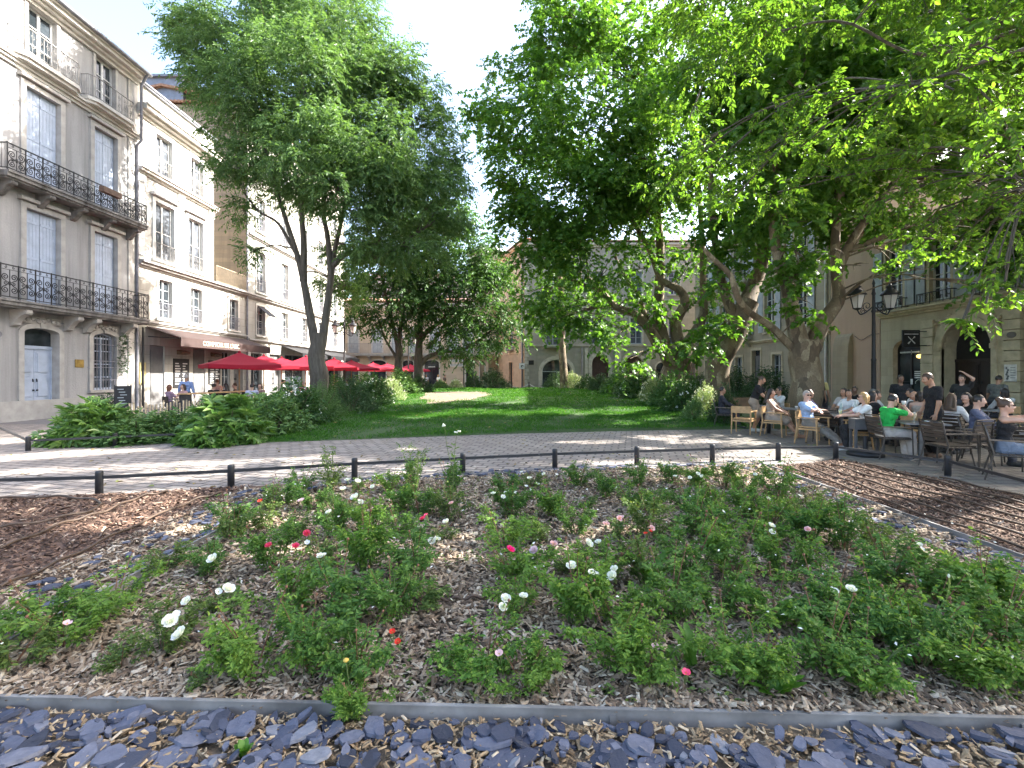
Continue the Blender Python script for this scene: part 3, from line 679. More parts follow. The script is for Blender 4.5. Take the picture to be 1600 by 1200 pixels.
def blade_clump(name, label, cat, foot, n, h, w, spread, mat, stiff=.35, wavy=0):
    mb = MB(); b = at_foot(*foot)
    for i in range(n):
        a = rng.uniform(0, 6.28); H = h*rng.uniform(.6, 1.1); o = spread*rng.uniform(.2, 1)
        pts = curve_pts([(0, 0, 0), (math.cos(a)*o*.4, math.sin(a)*o*.4, H*.6), (math.cos(a)*o, math.sin(a)*o, H*(1-stiff*.3))], 9); s_ = np.array([-math.sin(a), math.cos(a), 0])
        k = len(pts); t = np.linspace(0, 1, k); ww = w*np.sin(np.clip(t*.85+.12, 0, 1)*math.pi)**.7*(1+wavy*np.sin(t*22+i))
        L_ = pts-s_*ww[:, None]; R_ = pts+s_*ww[:, None]; C_ = pts-np.array([0, 0, 1.])*ww[:, None]*.35
        V = np.concatenate([L_, C_, R_]); mb.add(V, [(j, j+1, k+j+1, k+j) for j in range(k-1)]+[(k+j, k+j+1, 2*k+j+1, 2*k+j) for j in range(k-1)], 0, True)
    return tag(obj(name, mb, mat, loc=b), label, cat)
M_iris = m_leaf('iris_leaf', (.09, .2, .03), (.16, .3, .05), .4, .3)
M_dock = m_leaf('dock_leaf', (.06, .17, .02), (.11, .25, .035), .4, .4)
blade_clump('iris_clump', 'clump of upright grassy light green blades among white roses', 'iris', (528, 838), 34, .42, .009, .22, M_iris)
blade_clump('dock_plant', 'broad leaved dock weed with upright wavy leaves right of the big white roses', 'weed', (1018, 930), 9, .36, .045, .26, M_dock, wavy=.2)
blade_clump('dandelion', 'dandelion with a yellow flower growing over the front steel edging', 'weed', (540, 1118), 12, .17, .024, .13, M_dock, wavy=.3)
blade_clump('thistle_weed', 'large toothed weed with two long leaves near the front edging', 'weed', (1085, 1070), 3, .30, .035, .2, M_dock, wavy=.35)
blade_clump('dandelion', 'flat dandelion rosette without flowers beside the front edging', 'weed', (1210, 1112), 8, .15, .028, .17, M_dock, wavy=.3)
blade_clump('leafy_seedling', 'small leafy seedling growing between slates at the bottom of the picture', 'weed', (380, 1192), 14, .07, .018, .06, M_dock)
b = at_foot(545, 1112); mb = MB(); mb.tube([(0, 0, 0), (.0, 0, .15), (-.015, 0, .26)], .003, 5, 0); mb.ell((-.015, 0, .265), (.016, .016, .01), 8, 5, 1)
tag(obj('dandelion_flower', mb, [M_stem, M_yell], loc=b), 'single yellow dandelion bud on a stalk above its leaves', 'flower')
b = at_foot(1492, 1000); mb = MB(); mb.tube(curve_pts([(0, 0, 0), (.01, 0, .1), (-.02, 0, .2), (-.05, 0, .27), (-.035, 0, .36), (-.04, 0, .42)], 24), np.linspace(.006, .003, 25)[:25] if False else .005, 6, 0)
mb.ell((-.04, 0, .425), (.008, .008, .014), 6, 5, 1)
tag(obj('curved_flower_stalk', mb, [m_plain('pale_green_stem', (.3, .36, .08), .6), PET['white']], loc=b), 'bare pale green wavy stalk standing up among the bushes', 'stalk')
b = at_foot(1012, 1104); tag(obj('stone', MB().ell((0, 0, .02), (.045, .035, .03), 9, 6), m_plain('tan_stone', (.42, .29, .16), .85, bump=.5), loc=b), 'single round tan stone on the chips at the front edging', 'stone')

# ---------------------------------------------------------------- shrubs round the lawn
def shrub_template(name, r, h, n, k, L, size, shape, mat, droop=.1, up=1.0, spread=.9, flower=None):
    mb = MB(); u = unit(rnd(n)); u[:, 2] = np.abs(u[:, 2])*1.05-.1; f = rng.uniform(.35, 1, n)**.5
    lump = 1+.16*np.sin(u[:, 0]*5+1)*np.cos(u[:, 1]*4.3)+.1*np.sin(u[:, 2]*9)
    st = u*f[:, None]*lump[:, None]*np.array([r, r, h])*.82; st[:, 2] = np.maximum(st[:, 2], .03)
    dr = unit(u+np.array([0, 0, .35])+rnd(n)*.35)
    twigs(mb, st, dr, L, k, size, droop, shape, 0, up=up, spread=spread)
    for i in range(7):
        a = i/7*6.28; mb.tube([(0, 0, 0), (math.cos(a)*r*.3, math.sin(a)*r*.3, h*.45), (math.cos(a)*r*.6, math.sin(a)*r*.6, h*.8)], [.02, .014, .006], 5, 1)
    mats = [mat, M_twig]
    if flower:
        m = flower[1]; v = unit(rnd(m)); v[:, 2] = np.abs(v[:, 2]); c = v*np.array([r, r, h])*.95
        for j in range(4): leaves(mb, c+rnd(m)*.02, rnd(m)+v, v+rnd(m)*.3, flower[2], 'diamond', 2)
        mats.append(flower[0])
    return mb.mesh(name, mats)
ST = {
 'fatsia': [shrub_template('fatsia_shrub', .8, 1.0, 210, 3, .3, .34, 'palmate', M_fatsia, .12, 1.2, .8), shrub_template('fatsia_shrub', .8, .95, 190, 3, .3, .32, 'palmate', M_fatsia, .14, 1.2, .8)],
 'fine': [shrub_template('fine_leaved_shrub', .8, .85, 900, 9, .28, .055, 'lance', M_shrub, .06), shrub_template('fine_leaved_shrub', .8, .8, 900, 9, .26, .05, 'oval', M_shrub, .06, flower=(PET['white'], 60, .05))],
 'leafy': [shrub_template('leafy_shrub', .8, .9, 520, 7, .3, .11, 'oval', M_shrub, .1), shrub_template('leafy_shrub', .8, .9, 520, 7, .3, .10, 'oval', M_leafB, .1, flower=(PET['white'], 40, .06))],
 'pale': [shrub_template('variegated_shrub', .8, .9, 650, 8, .26, .06, 'oval', M_pale, .08, flower=(PET['white'], 90, .05))],
 'dark': [shrub_template('dark_evergreen_shrub', .8, .95, 420, 7, .34, .12, 'lance', M_darkshrub, .14)],
}
def shrub(kind, x, ybase, wpx, hpx, label, group, d=None, v=0):
    d = d or CAMH*FPX/(ybase-HZ); X = (x-800)/FPX*d; l, r = lawn_edges(np.clip(d, 12.4, 52))
    z = float(lawn_z(X, d)) if 13 < d < 52 and l-1.5 < X < r+1.5 else 0
    o = bpy.data.objects.new(ST[kind][v % len(ST[kind])].name.split('.')[0], ST[kind][v % len(ST[kind])]); COL.objects.link(o)
    sx = wpx/2*d/FPX/.85; sz = hpx*d/FPX/1.0
    o.location = (X, d, z-.03); o.rotation_euler[2] = rng.uniform(0, 6.28); o.scale = (sx, sx*rng.uniform(.9, 1.1), sz)
    tag(o, label, 'shrub', group)
LG = 'shrubs along the left edge of the lawn'; RG = 'shrubs along the right edge of the lawn'; CG = 'plants at the far end of the lawn'
for a in [
 ('fatsia', 142, 692, 100, 66, 'yellowish fatsia bush at the left end of the hedge by the blue door', LG, None, 0),
 ('leafy', 212, 690, 120, 50, 'soft green shrub right of the leftmost fatsia', LG, None, 0),
 ('leafy', 268, 688, 100, 46, 'rounded small-leaved shrub in front of the picket fence', LG, 13.2, 0),
 ('fine', 300, 684, 80, 50, 'greyish flowering shrub tucked left of the largest fatsia', LG, 14.0, 1),
 ('fatsia', 355, 691, 115, 72, 'largest bright green fatsia bush with big fingered leaves beside the path', LG, None, 1),
 ('fatsia', 400, 672, 90, 54, 'fatsia bush behind the largest one, nearer the red parasols', LG, 15, 0),
 ('leafy', 430, 682, 100, 64, 'leafy green shrub between the largest fatsia and the lawn', LG, 14.2, 0),
 ('leafy', 462, 668, 100, 68, 'leafy green shrub in front of the twin-stemmed tree', LG, 16, 1),
 ('fine', 500, 662, 90, 60, 'bluish fine-leaved shrub at the foot of the twin-stemmed tree', LG, 17.5, 0),
 ('dark', 548, 648, 80, 54, 'dark evergreen shrub beside the lawn, right of the bluish one', LG, 19.5, 0),
 ('leafy', 520, 640, 80, 54, 'leafy shrub behind the dark evergreen one by the lamp post', LG, 23, 1),
 ('leafy', 585, 640, 74, 48, 'light green shrub left of the cream variegated one', LG, 24, 1),
 ('pale', 612, 632, 48, 40, 'cream variegated shrub glowing at the left lawn edge', LG, 27, 0),
 ('leafy', 570, 622, 76, 42, 'leafy shrub under the last red parasols', LG, 32, 1),
 ('leafy', 625, 620, 66, 38, 'leafy shrub at the foot of the two slimmer trees', LG, 33, 0),
 ('dark', 655, 620, 44, 26, 'small dark shrub where the left hedge ends at the bare earth', LG, 35, 0),
 ('dark', 768, 611, 56, 30, 'dark glossy bush in front of the orange facade', CG, 47, 0),
 ('dark', 738, 611, 24, 30, 'spiky dark plant left of the dark glossy bush', CG, 47, 0),
 ('pale', 712, 610, 26, 16, 'low yellow-green plant behind the bare earth', CG, 46, 0),
 ('leafy', 688, 612, 26, 14, 'low green plant at the far path left of the yellow-green one', CG, 46, 0),
 ('dark', 868, 610, 40, 26, 'dark shrub in front of the wide arched shop opening', CG, 46, 0),
 ('pale', 895, 610, 46, 28, 'pale flowering shrub at the far end of the lawn', CG, 44, 0),
 ('leafy', 918, 612, 40, 24, 'leafy shrub in front of the dark red arched door', CG, 42, 1),
 ('dark', 942, 616, 46, 26, 'dark shrub where the right hedge begins at the far end', RG, 38, 0),
 ('leafy', 970, 622, 62, 38, 'leafy shrub second from the far end of the right hedge', RG, 33, 0),
 ('leafy', 998, 630, 66, 44, 'white-dotted shrub in the middle of the right hedge', RG, 29, 1),
 ('pale', 1024, 638, 60, 46, 'flowering shrub in front of the backpack couple', RG, 25.5, 1),
 ('leafy', 1045, 645, 60, 52, 'green shrub left of the round cream one in the right hedge', RG, 22.5, 0),
 ('leafy', 1072, 652, 70, 58, 'leafy shrub at the foot of the leaning plane tree', RG, 20, 1),
 ('pale', 1102, 656, 56, 54, 'round cream variegated shrub near the right lawn corner', RG, 18.3, 0),
 ('dark', 1132, 668, 54, 58, 'dark leafy shrub at the right lawn corner beside the terrace', RG, 16.3, 0),
 ('leafy', 1085, 662, 40, 34, 'low leafy shrub in front of the round cream one', RG, 17.3, 0),
 ('dark', 1150, 612, 70, 52, 'dark potted bush against the far right facade behind the waiter', 'dark bushes by the right facade', 31, 0),
 ('dark', 1195, 618, 80, 56, 'larger dark bush by the right facade left of the thick plane trunk', 'dark bushes by the right facade', 28, 0),
 ('dark', 1095, 610, 50, 34, 'dark bush behind the leaning plane trunk under the pink arch', 'dark bushes by the right facade', 40, 0),
 ('dark', 170, 640, 60, 36, 'dark potted plant under the blue barred window behind the picket fence', 'potted plants by the left cafe', 19.5, 0),
 ('leafy', 150, 640, 40, 30, 'green potted plant beside the wall of the blue door', 'potted plants by the left cafe', 20, 0)]:
    shrub(*a)
# chestnut paling fence behind the left shrubs
def paling(label, pts):
    root = thing('picket_fence', label, 'fence', (pts[0][0], pts[0][1], 0)); o = np.array([*pts[0], 0]); mb = MB(); wb = MB()
    for a, b in zip(pts[:-1], pts[1:]):
        a, b = np.array(a), np.array(b); L = np.linalg.norm(b-a); n = int(L/.115); d = (b-a)/L; ang = math.atan2(d[1], d[0])
        for i in range(n):
            p = a+d*(i+.5)*L/n; h = rng.uniform(.84, .98)
            mb.obox((p[0]-o[0], p[1]-o[1], h/2), (.048, .018, h), rot_z(ang) @ np.array([[1, 0, rng.normal(0, .03)], [0, 1, 0], [0, 0, 1]]))
        for z in (.3, .72): wb.tube([(a[0]-o[0], a[1]-o[1], z), (b[0]-o[0], b[1]-o[1], z)], .006, 4)
    obj('picket_row', mb, m_plain('weathered_picket', (.36, .30, .22), .85, 0, .35, 6), root); obj('wire', wb, M_metal, root)
paling('low weathered picket fence between the shrubs and the left cafe', [(-10.6, 13.2), (-10.2, 15.5), (-10.2, 19), (-10.4, 25)])
# ---------------------------------------------------------------- trees
AREA = {'lance': .2, 'oval': .34, 'maple': .5, 'diamond': .25}
def tree(label, base, limbs, clumps, leafmat, bark, size, shape, k=11, L=.75, lai=2.0, droop=.25, group='trees around the square', name='tree', rscale=1.0, nlimb=10, stems=False, djit=.0, up=.9, thin=.05, forks=5):
    """limbs: [( [(x,y,d),...], r0, r1 )]; clumps: [(x,y,d,rpx[,squash])]"""
    root = thing(name, label, 'tree', (base[0], base[1], 0), 0, group); o = np.array([base[0], base[1], 0.])
    tb = MB(); LP, LR = [], []
    for pts, r0, r1 in limbs:
        q = curve_pts([P(*p) if len(p) == 3 else np.array(p[:3]) for p in pts], 22)
        t = np.linspace(0, 1, len(q)); r = r0+(r1-r0)*t**.8
        q = q+np.stack([np.sin(t*9+r0*50), np.cos(t*8+r1*70), 0*t], 1)*r[:, None]*.25*np.sin(t*math.pi)[:, None]
        tb.tube(q-o, r, nlimb, 0); LP.append(q); LR.append(r)
    LPc = np.concatenate(LP); LRc = np.concatenate(LR)
    cb = MB(); S, Dn = [], []
    for c in clumps:
        p = P(c[0], c[1], c[2]+(rng.normal(0, djit) if djit else 0)) if len(c) < 6 else np.array(c[:3]); r = c[3]*c[2]/FPX*rscale if len(c) < 6 else c[3]*.95
        sq = c[4] if len(c) > 4 else .8
        rr = np.array([r, r*1.0, r*sq])
        # limb from the nearest main branch to the clump, forking inside it
        dist = np.linalg.norm(LPc-p, axis=1)+np.maximum(0, LPc[:, 2]-p[2])*1.2; cand = np.flatnonzero(dist < dist.min()+.45*r+.15); i = int(rng.choice(cand))
        a = LPc[i]; m = (a+p)/2+np.array([0, 0, .12*np.linalg.norm(p-a)])+rng.normal(0, .12, 3)*r
        q = curve_pts([a, m, p], 10); r0 = min(LRc[i]*.6, .018+thin*math.sqrt(r)*.6)
        tb.tube(q-o, np.linspace(r0, .016, len(q)), 6, 0, caps=False)
        for _ in range(forks):
            e = p+unit(rng.normal(size=3))*rr*.75; q2 = curve_pts([q[-4], (q[-4]+e)/2+[0, 0, .1*r], e], 6)
            tb.tube(q2-o, np.linspace(r0*.45+.006, .006, len(q2)), 4, 0, caps=False)
        n = max(6, int(lai*math.pi*r*r/(AREA[shape]*size*size)/k))
        ns = 11; su = unit(rnd(ns)); sc_ = su*(rng.uniform(.15, 1.05, ns)**.5)[:, None]; sc_[:, 2] += .08      # leaf bunches inside the clump
        j = rng.integers(0, ns, n); off_ = rnd(n)*np.array([.2, .2, .15])
        u = sc_[j]+off_; s_ = p+u*rr; u = unit(u*.6+off_*1.6)
        dn = unit(u*np.array([1, 1, .55])+np.array([0, 0, -.12])+rnd(n)*.5)
        S.append(s_); Dn.append(dn)
    S, Dn = np.concatenate(S), np.concatenate(Dn)
    keep = np.ones(len(S), bool)
    for cp, cr, tm in GAPS:          # openings in the crowns through which the sun reaches the ground and the lower boughs
        rel = S+Dn*.2-cp; tt = rel@SUN; pr = np.linalg.norm(rel-tt[:, None]*SUN, axis=1)
        keep &= ~((tt > tm) & (pr < cr*rng.uniform(.75, 1.3, len(S))))
    S, Dn = S[keep], Dn[keep]
    twigs(cb, S-o, Dn, L*rng.uniform(.6, 1.25, len(S)), k, size, droop, shape, 0, up=up, stem_mat=1 if stems else None)
    obj('trunk', tb, bark, root); obj('crown', cb, [leafmat, M_twig], root)
    return root
GAPS = []
for x, y, r in [(1150,682,.5),(1172,690,.55),(1200,700,.6),(1232,690,.45),(1180,708,.5),(1215,712,.4),(1285,706,.5),(1300,715,.55),(1325,716,.45),(1350,716,.4),(1390,722,.4),(1262,668,.3),(1240,668,.25),(1130,672,.4),(1040,682,.35),(1080,690,.4),(940,690,.3),(880,690,.35),(1010,700,.25),
                (1450,735,.3),(1500,750,.35),(1560,765,.35),(1350,745,.3),(1420,760,.25),(1480,790,.3),(1560,800,.3),(1300,735,.3),
                (30,715,.5),(120,708,.55),(230,702,.4),(60,735,.25),(200,728,.35),(330,722,.3),(480,712,.25),(640,700,.25),(250,790,.25),(180,818,.3),
                (1050,660,.5),(1110,664,.4),(980,655,.5),(860,650,.45),(900,640,.5),(800,640,.5),(1000,640,.5),(760,632,.6),(840,628,.8),(930,625,.8),(700,650,.5),(620,660,.4),(960,668,.5),(1060,672,.5),(660,635,.6),(560,668,.35),(880,618,.9),(780,618,.9)]:
    g_ = G(x, y); GAPS.append((np.array([g_[0], g_[1], .1]), r+.18, 1.5))
for x, y, d_, r in [(1100,60,10,.7),(1150,120,9.5,.7),(1180,30,9,.7),(1075,190,11,.7),(1060,250,11.5,.7),(1040,290,12,.6),(1110,260,11,.6),(1145,310,10.5,.6),(1290,170,8.5,.6),(1250,230,9,.5),(1430,130,7.5,.6),(1500,70,7,.6),(1490,140,7,.5),(1550,160,6.8,.5),(1590,250,6.6,.5),(1330,210,8.5,.5),(1400,60,8,.5),(1215,300,10,.5),
                   (1250,430,15.5,.6),(1262,490,15.3,.5),(1385,385,15.5,.8),(1345,415,15.5,.5),(1425,410,15.5,.6),(1090,470,25,.8),(1030,545,23,.8),(1108,520,19,.8),(1165,515,18.5,.6),(1000,470,23,.9),(940,450,25,.9),(860,470,24,.9)]:
    GAPS.append((P(x, y, d_), r, r+.25))
# tall twin-stemmed tree on the left
d = 22
cA = [(300,50,d+1,48),(275,35,d+1,30),(355,60,d,70),(430,50,d-1,78),(510,50,d,78),(555,70,d+1,50),(330,125,d+1,42),(380,145,d-1.5,80),(470,140,d-2,90),(560,130,d,85),(620,130,d+1,60),(655,170,d+1,45),
      (400,225,d-1,70),(480,235,d-2.5,85),(570,225,d-1.5,90),(640,230,d,75),(690,250,d+1,40),(355,200,d+1,28),(370,255,d-.5,40),(350,262,d+.3,22),(430,300,d,55),(540,315,d-2,75),(610,310,d-1,75),(670,320,d,60),(705,340,d+1,34),
      (375,330,d,26),(392,395,d-.5,20),(580,385,d-1,45),(640,385,d,55),(545,400,d+2,42),(395,30,d+2,60),(470,10,d+2,60),(520,-30,d+2,60),(400,-30,d+2,60),(590,250,d+3,70),(450,190,d+3,80),(540,190,d+3,80),(520,440,d+3,26),(545,455,d+3.5,22),(690,200,d+2,28),(712,300,d+2,22),(300,100,d+.5,24),(318,160,d+1,18)]
tree('tall twin-stemmed tree with narrow grey-green leaves rising beside the red parasols', P(495, 645, d)[:2],
     [([(495,655,d),(496,600,d),(497,560,d),(500,520,d)], .46, .33),
      ([(493,540,d),(483,480,d),(474,440,d),(462,395,d),(447,345,d),(425,270,d),(400,170,d),(380,80,d)], .21, .04), ([(474,440,d),(475,380,d-.3),(470,300,d-.5),(480,200,d-.5),(470,90,d)], .17, .05),
      ([(503,540,d),(512,480,d),(517,430,d),(520,400,d),(535,340,d),(550,260,d),(560,160,d)], .20, .04), ([(517,430,d),(512,370,d),(505,310,d+.5),(520,200,d+1),(525,80,d+1)], .15, .04),
      ([(520,415,d),(545,395,d),(590,402,d),(640,372,d),(680,345,d)], .14, .04), ([(462,395,d),(435,350,d),(405,330,d),(380,300,d)], .09, .03)],
     cA, M_leafA, M_barkA, .185, 'lance', 12, .62, 4.4, .3, rscale=.93)
# the two slimmer trees behind it
d = 36
tree('slim grey-stemmed tree, left of the two behind the lamp post', P(625, 630, d)[:2],
     [([(625,622,d),(624,580,d),(623,540,d)], .36, .27), ([(623,545,d),(612,500,d),(600,450,d),(595,400,d)], .2, .06), ([(623,540,d),(630,480,d),(640,420,d)], .2, .05), ([(620,560,d),(602,530,d),(592,500,d)], .12, .04)],
     [(590,430,d,48),(560,465,d,38),(605,470,d-1,42),(640,430,d,50),(600,395,d,48),(640,480,d-1,40),(655,380,d,54),(620,365,d,50),(640,320,d+1,46),(560,500,d,22),(620,510,d,28),(585,505,d,22),(550,440,d+1,28),(630,350,d+1,45)], M_leafB, M_barkA, .24, 'oval', 9, .9, 2.8, .35)
tree('darker leaning tree with low side branches, right of the two behind the lamp post', P(656, 630, d)[:2],
     [([(656,622,d),(655,570,d),(654,530,d),(658,480,d),(668,430,d)], .44, .1), ([(656,572,d),(668,558,d),(690,550,d),(720,548,d),(750,530,d),(775,510,d)], .22, .05), ([(654,530,d),(690,500,d),(720,470,d)], .2, .05), ([(668,545,d),(690,515,d),(705,480,d)], .12, .04)],
     [(690,430,d,52),(735,440,d,48),(770,460,d,36),(700,480,d-1,46),(745,490,d-1,42),(785,490,d,24),(690,520,d,28),(725,520,d-1,30),(760,520,d,26),(805,510,d,18),(700,380,d,54),(740,410,d,46),(700,345,d,38),(690,310,d+1,34),(765,440,d,34),(700,548,d-1,20),(730,550,d-1,22),(755,545,d,18),(780,530,d,14),(665,460,d-1,40),(760,430,d+1,34),(812,530,d,10),(675,345,d+1,42),(705,350,d+1,30)], M_leafB, M_barkA, .24, 'oval', 9, .9, 2.9, .4)
# plane trees on the right
d = 25
cD = [(930,325,d-1,58),(965,345,d,50),(1000,290,d,60),(900,350,d+1,50),(960,290,d+1,60),(760,165,d+2,34),(740,190,d+2,22),(785,110,d+1,22),(800,185,d,52),(770,225,d+1,24),(860,130,d,62),(850,60,d,45),(845,20,d+1,26),(890,20,d,58),(950,50,d,80),(1000,120,d-1,88),(910,190,d-2,92),(830,270,d,62),(800,300,d,36),(795,345,d,36),(825,350,d-1,56),
      (830,405,d-1,44),(900,310,d-2,85),(980,240,d-2,85),(1060,210,d-1,85),(1000,330,d-2,72),(890,400,d-2,62),(950,420,d-2,52),(850,465,d-1,40),(885,490,d-2,40),(925,500,d-2,36),(960,525,d-3,32),(985,560,d-3,22),(1000,420,d-1,50),(1060,320,d,70),
      (1075,410,d,38),(1090,470,d+.5,30),(1055,120,d+2,80),(905,60,d+3,80),(870,230,d+3,70),(1010,470,d-1.5,26),(1040,490,d-1,20),(850,505,d-1,20),(975,590,d-3,10),(1030,545,d-2,16),(1085,540,d-1.5,26),(1105,520,d-1.5,22),(940,470,d+1,30),(835,510,d,14)]
tree('big spreading plane tree right of the lawn, farthest of the three thick trunks', P(1055, 640, d)[:2],
     [([(1056,648,d),(1056,600,d),(1054,565,d),(1050,545,d)], .80, .66), ([(1046,552,d),(1030,540,d),(1014,512,d),(992,490,d),(962,480,d),(940,455,d),(915,430,d)], .40, .08), ([(1036,545,d),(1031,506,d+.5),(1030,460,d+.5),(1030,380,d),(1020,250,d),(1010,120,d)], .42, .1),
      ([(1062,545,d),(1056,505,d),(1068,474,d),(1060,452,d),(1034,436,d),(1016,393,d),(980,330,d)], .34, .1), ([(1066,548,d),(1082,524,d),(1096,494,d),(1100,455,d),(1098,380,d),(1090,280,d)], .34, .1), ([(1014,512,d),(1000,470,d),(985,445,d),(960,400,d)], .2, .06), ([(940,455,d),(900,440,d),(860,420,d)], .12, .05)],
     cD, M_plane, M_barkP, .175, 'maple', 8, .75, 3.5, .35, rscale=.9, thin=.04, name='plane_tree', group='plane trees', nlimb=12)
d = 44
tree('slim speckled plane trunk standing in front of the wide arched shop opening', P(880, 612, d)[:2],
     [([(882,612,d),(880,560,d),(877,510,d),(876,450,d),(870,380,d)], .42, .2)], [(870,440,d,30),(850,470,d,24),(900,450,d,28),(880,400,d,36),(860,500,d,14),(905,490,d,18)], M_plane, M_barkP, .3, 'maple', 8, 1.1, 1.6, .4, name='plane_tree', group='plane trees')
d = 20
tree('leaning plane tree, middle one of the three thick trunks on the right', P(1120, 650, d)[:2],
     [([(1121,660,d),(1121,610,d),(1127,570,d),(1138,535,d),(1155,500,d),(1170,470,d)], .52, .42), ([(1150,510,d),(1140,480,d),(1128,440,d),(1118,380,d),(1110,280,d),(1120,180,d)], .26, .08), ([(1165,480,d),(1178,440,d+.5),(1190,400,d+.5),(1192,330,d),(1190,220,d),(1180,100,d)], .36, .1), ([(1130,555,d),(1118,535,d),(1108,520,d)], .14, .06)],
     [(1120,240,d,72),(1190,190,d,80),(1170,310,d-1,62),(1120,340,d-1,56),(1200,100,d,80),(1110,140,d,76),(1240,250,d,66),(1150,400,d-1,36),(1215,370,d,40),(1108,520,d-1,26),(1135,500,d-1,20),(1090,545,d-1,24),(1110,555,d-1.5,14),(1160,515,d-1.5,18),(1180,505,d-2,14),(1112,450,d-1,22),(1150,440,d,20),(1240,150,d+2,80),(1160,40,d+2,80),(1260,60,d+2,80)], M_plane, M_barkP, .19, 'maple', 8, .7, 3.4, .35, rscale=.9, thin=.035, name='plane_tree', group='plane trees', nlimb=12)
d = 16.5
tree('thick forked plane tree with patchy bark, nearest trunk to the terrace tables', P(1258, 665, d)[:2],
     [([(1258,672,d),(1256,640,d),(1257,600,d),(1258,560,d),(1260,535,d)], .56, .46), ([(1252,545,d),(1243,505,d),(1234,475,d),(1226,440,d),(1216,400,d),(1208,330,d),(1215,230,d)], .32, .1), ([(1268,545,d),(1282,510,d),(1300,485,d),(1310,465,d),(1306,430,d),(1305,390,d),(1310,310,d),(1320,200,d)], .30, .1),
      ([(1240,545,d),(1225,530,d),(1203,508,d),(1172,488,d-.3),(1152,465,d-.5),(1140,430,d-.5),(1118,408,d-.5),(1100,390,d-.5)], .15, .07), ([(1306,430,d),(1330,380,d),(1370,320,d),(1420,250,d+.5),(1480,160,d+1)], .17, .06), ([(1320,395,d),(1390,365,d+.5),(1470,335,d+1),(1560,310,d+1)], .11, .05), ([(1370,320,d),(1450,240,d+1),(1540,180,d+1.5),(1620,140,d+1)], .11, .05), ([(1310,310,d),(1370,200,d+2),(1420,100,d+3)], .14, .05), ([(1212,280,d),(1240,190,d+1),(1260,80,d+2)], .13, .05)],
     [(1210,330,d,56),(1250,400,d-1,26),(1245,440,d-1,22),(1258,470,d-1.2,24),(1266,500,d-1.2,18),(1230,420,d-1,22),(1280,290,d,70),(1350,250,d,80),(1350,340,d,48),(1300,180,d,80),(1400,180,d,90),(1420,320,d,52),(1330,380,d,32),(1390,385,d-1,34),(1480,260,d-1,86),(1500,370,d-1,46),(1560,300,d-1,80),(1570,400,d-1,40),
      (1450,80,d,100),(1550,130,d,100),(1350,80,d,90),(1230,230,d-1,66),(1260,110,d-1,76),(1425,410,d-1,26),(1345,415,d-1,16),(1385,430,d-1.5,20),(1450,430,d-2,24),(1530,440,d-2,20),(1240,340,d-1.5,30),(1305,395,d-1,22),(1600,200,d,110),(1620,380,d,60),(1250,20,d,90),(1400,10,d+2,110),(1550,20,d+2,110),(1330,20,d+3,100),(1480,180,d+2,100),(1300,120,d+4,110),(1400,150,d+4,120),(1500,60,d+3,120),(1590,60,d+2,120),(1590,180,d+3,120),(1500,280,d+2,90),(1600,300,d+1.5,90),(1420,250,d+3,100),(1330,280,d+2,80),(1230,120,d+4,110),(1440,-20,d+4,120),(1560,-40,d+3,120),(1640,120,d,110),(1640,260,d,100),(1530,350,d+1,60),(1600,360,d,60),(1450,340,d+1.5,50),(1560,270,d-1,60),(1600,250,d-2,70),(1590,300,d-1,60)], M_plane, M_barkP, .18, 'maple', 8, .65, 4.3, .32, rscale=.95, thin=.032, name='plane_tree', group='plane trees', nlimb=12)
# elm whose trunk stands beyond the right edge of the frame; its boughs hang over the terrace and shade the rose bed
g = []
def near(x, y, d, r, sq=.7): g.append((x, y, d, r, sq))
for a in [(1120,40,10,64),(1180,30,9,70),(1100,110,10,48),(1150,120,9.5,50),(1075,190,11,40),(1110,260,11,44),(1060,250,11.5,36),(1040,290,12,36),(1210,170,9,44),(1290,170,8.5,50),(1250,230,9,40),(1180,250,10,44),(1145,310,10.5,44),(1215,300,10,40),(1290,240,9,34),(1330,210,8.5,40),(1380,190,8,42),
          (1430,130,7.5,60),(1500,70,7,60),(1560,60,6.5,62),(1490,140,7,50),(1550,160,6.8,48),(1440,230,8,40),(1520,240,7.2,30),(1600,230,6.5,44),(1570,200,6.5,34),(1590,300,7,34),(1420,280,8.5,34),(1540,330,8,34),(1600,390,7.5,30),(1470,325,8.5,44),(1380,315,9,40),(1560,365,8,44),(1500,300,8,46),(1440,360,9,38),(1610,340,7,46),(1400,240,8.5,46),(1340,250,9,40),(1520,390,8.5,30),(1570,440,7.5,26),(1600,450,7.3,26),(1540,475,7.6,12),(1505,500,7.8,9),(1570,420,7.5,20),(1480,400,9,22),(1430,390,9.5,24),(1215,30,9,50)]:
    near(*a)
hi = [(x, y, z, r, .6, 0) for x, y, z, r in [(7,8,9.5,1.8),(9,7,9.5,2),(8,10,10,2.2),(10,10,9.5,2.2),(11,7,9,2.2),(12,10,9,2.2),(9,12,11.5,2.4),(12,13,11,2.4),(6,11,11,2),(7,5.5,9,1.7),(9.5,4.5,9,1.9),(12,4.5,9,2),(13.5,7.5,11,2.4),(10.5,8.5,12,2.4),(7.5,7.5,12,2.2),(5,8.5,11.5,1.9),(12.5,2,9,2),(9.5,1.5,9.5,2),(6,14,13.5,2.2),(9,15,14.5,2.4),(14,11,12.5,2.4),(4,12,13.5,1.9),(11,5.5,11.5,2.2),(8,3,11,2),(13,-.5,9,2),(14.5,4,10.5,2.4),(15,7,9.5,2.6),(15.5,5,10,2.6),(15,9.3,11,2.4),(16,2.5,10.5,2.8),(14.5,.5,10,2.6),(16.5,6.5,12.3,2.8),(12.5,6.3,8.3,2.2),(10.5,6.2,8,2),(13.3,9.3,9,2.2)]]
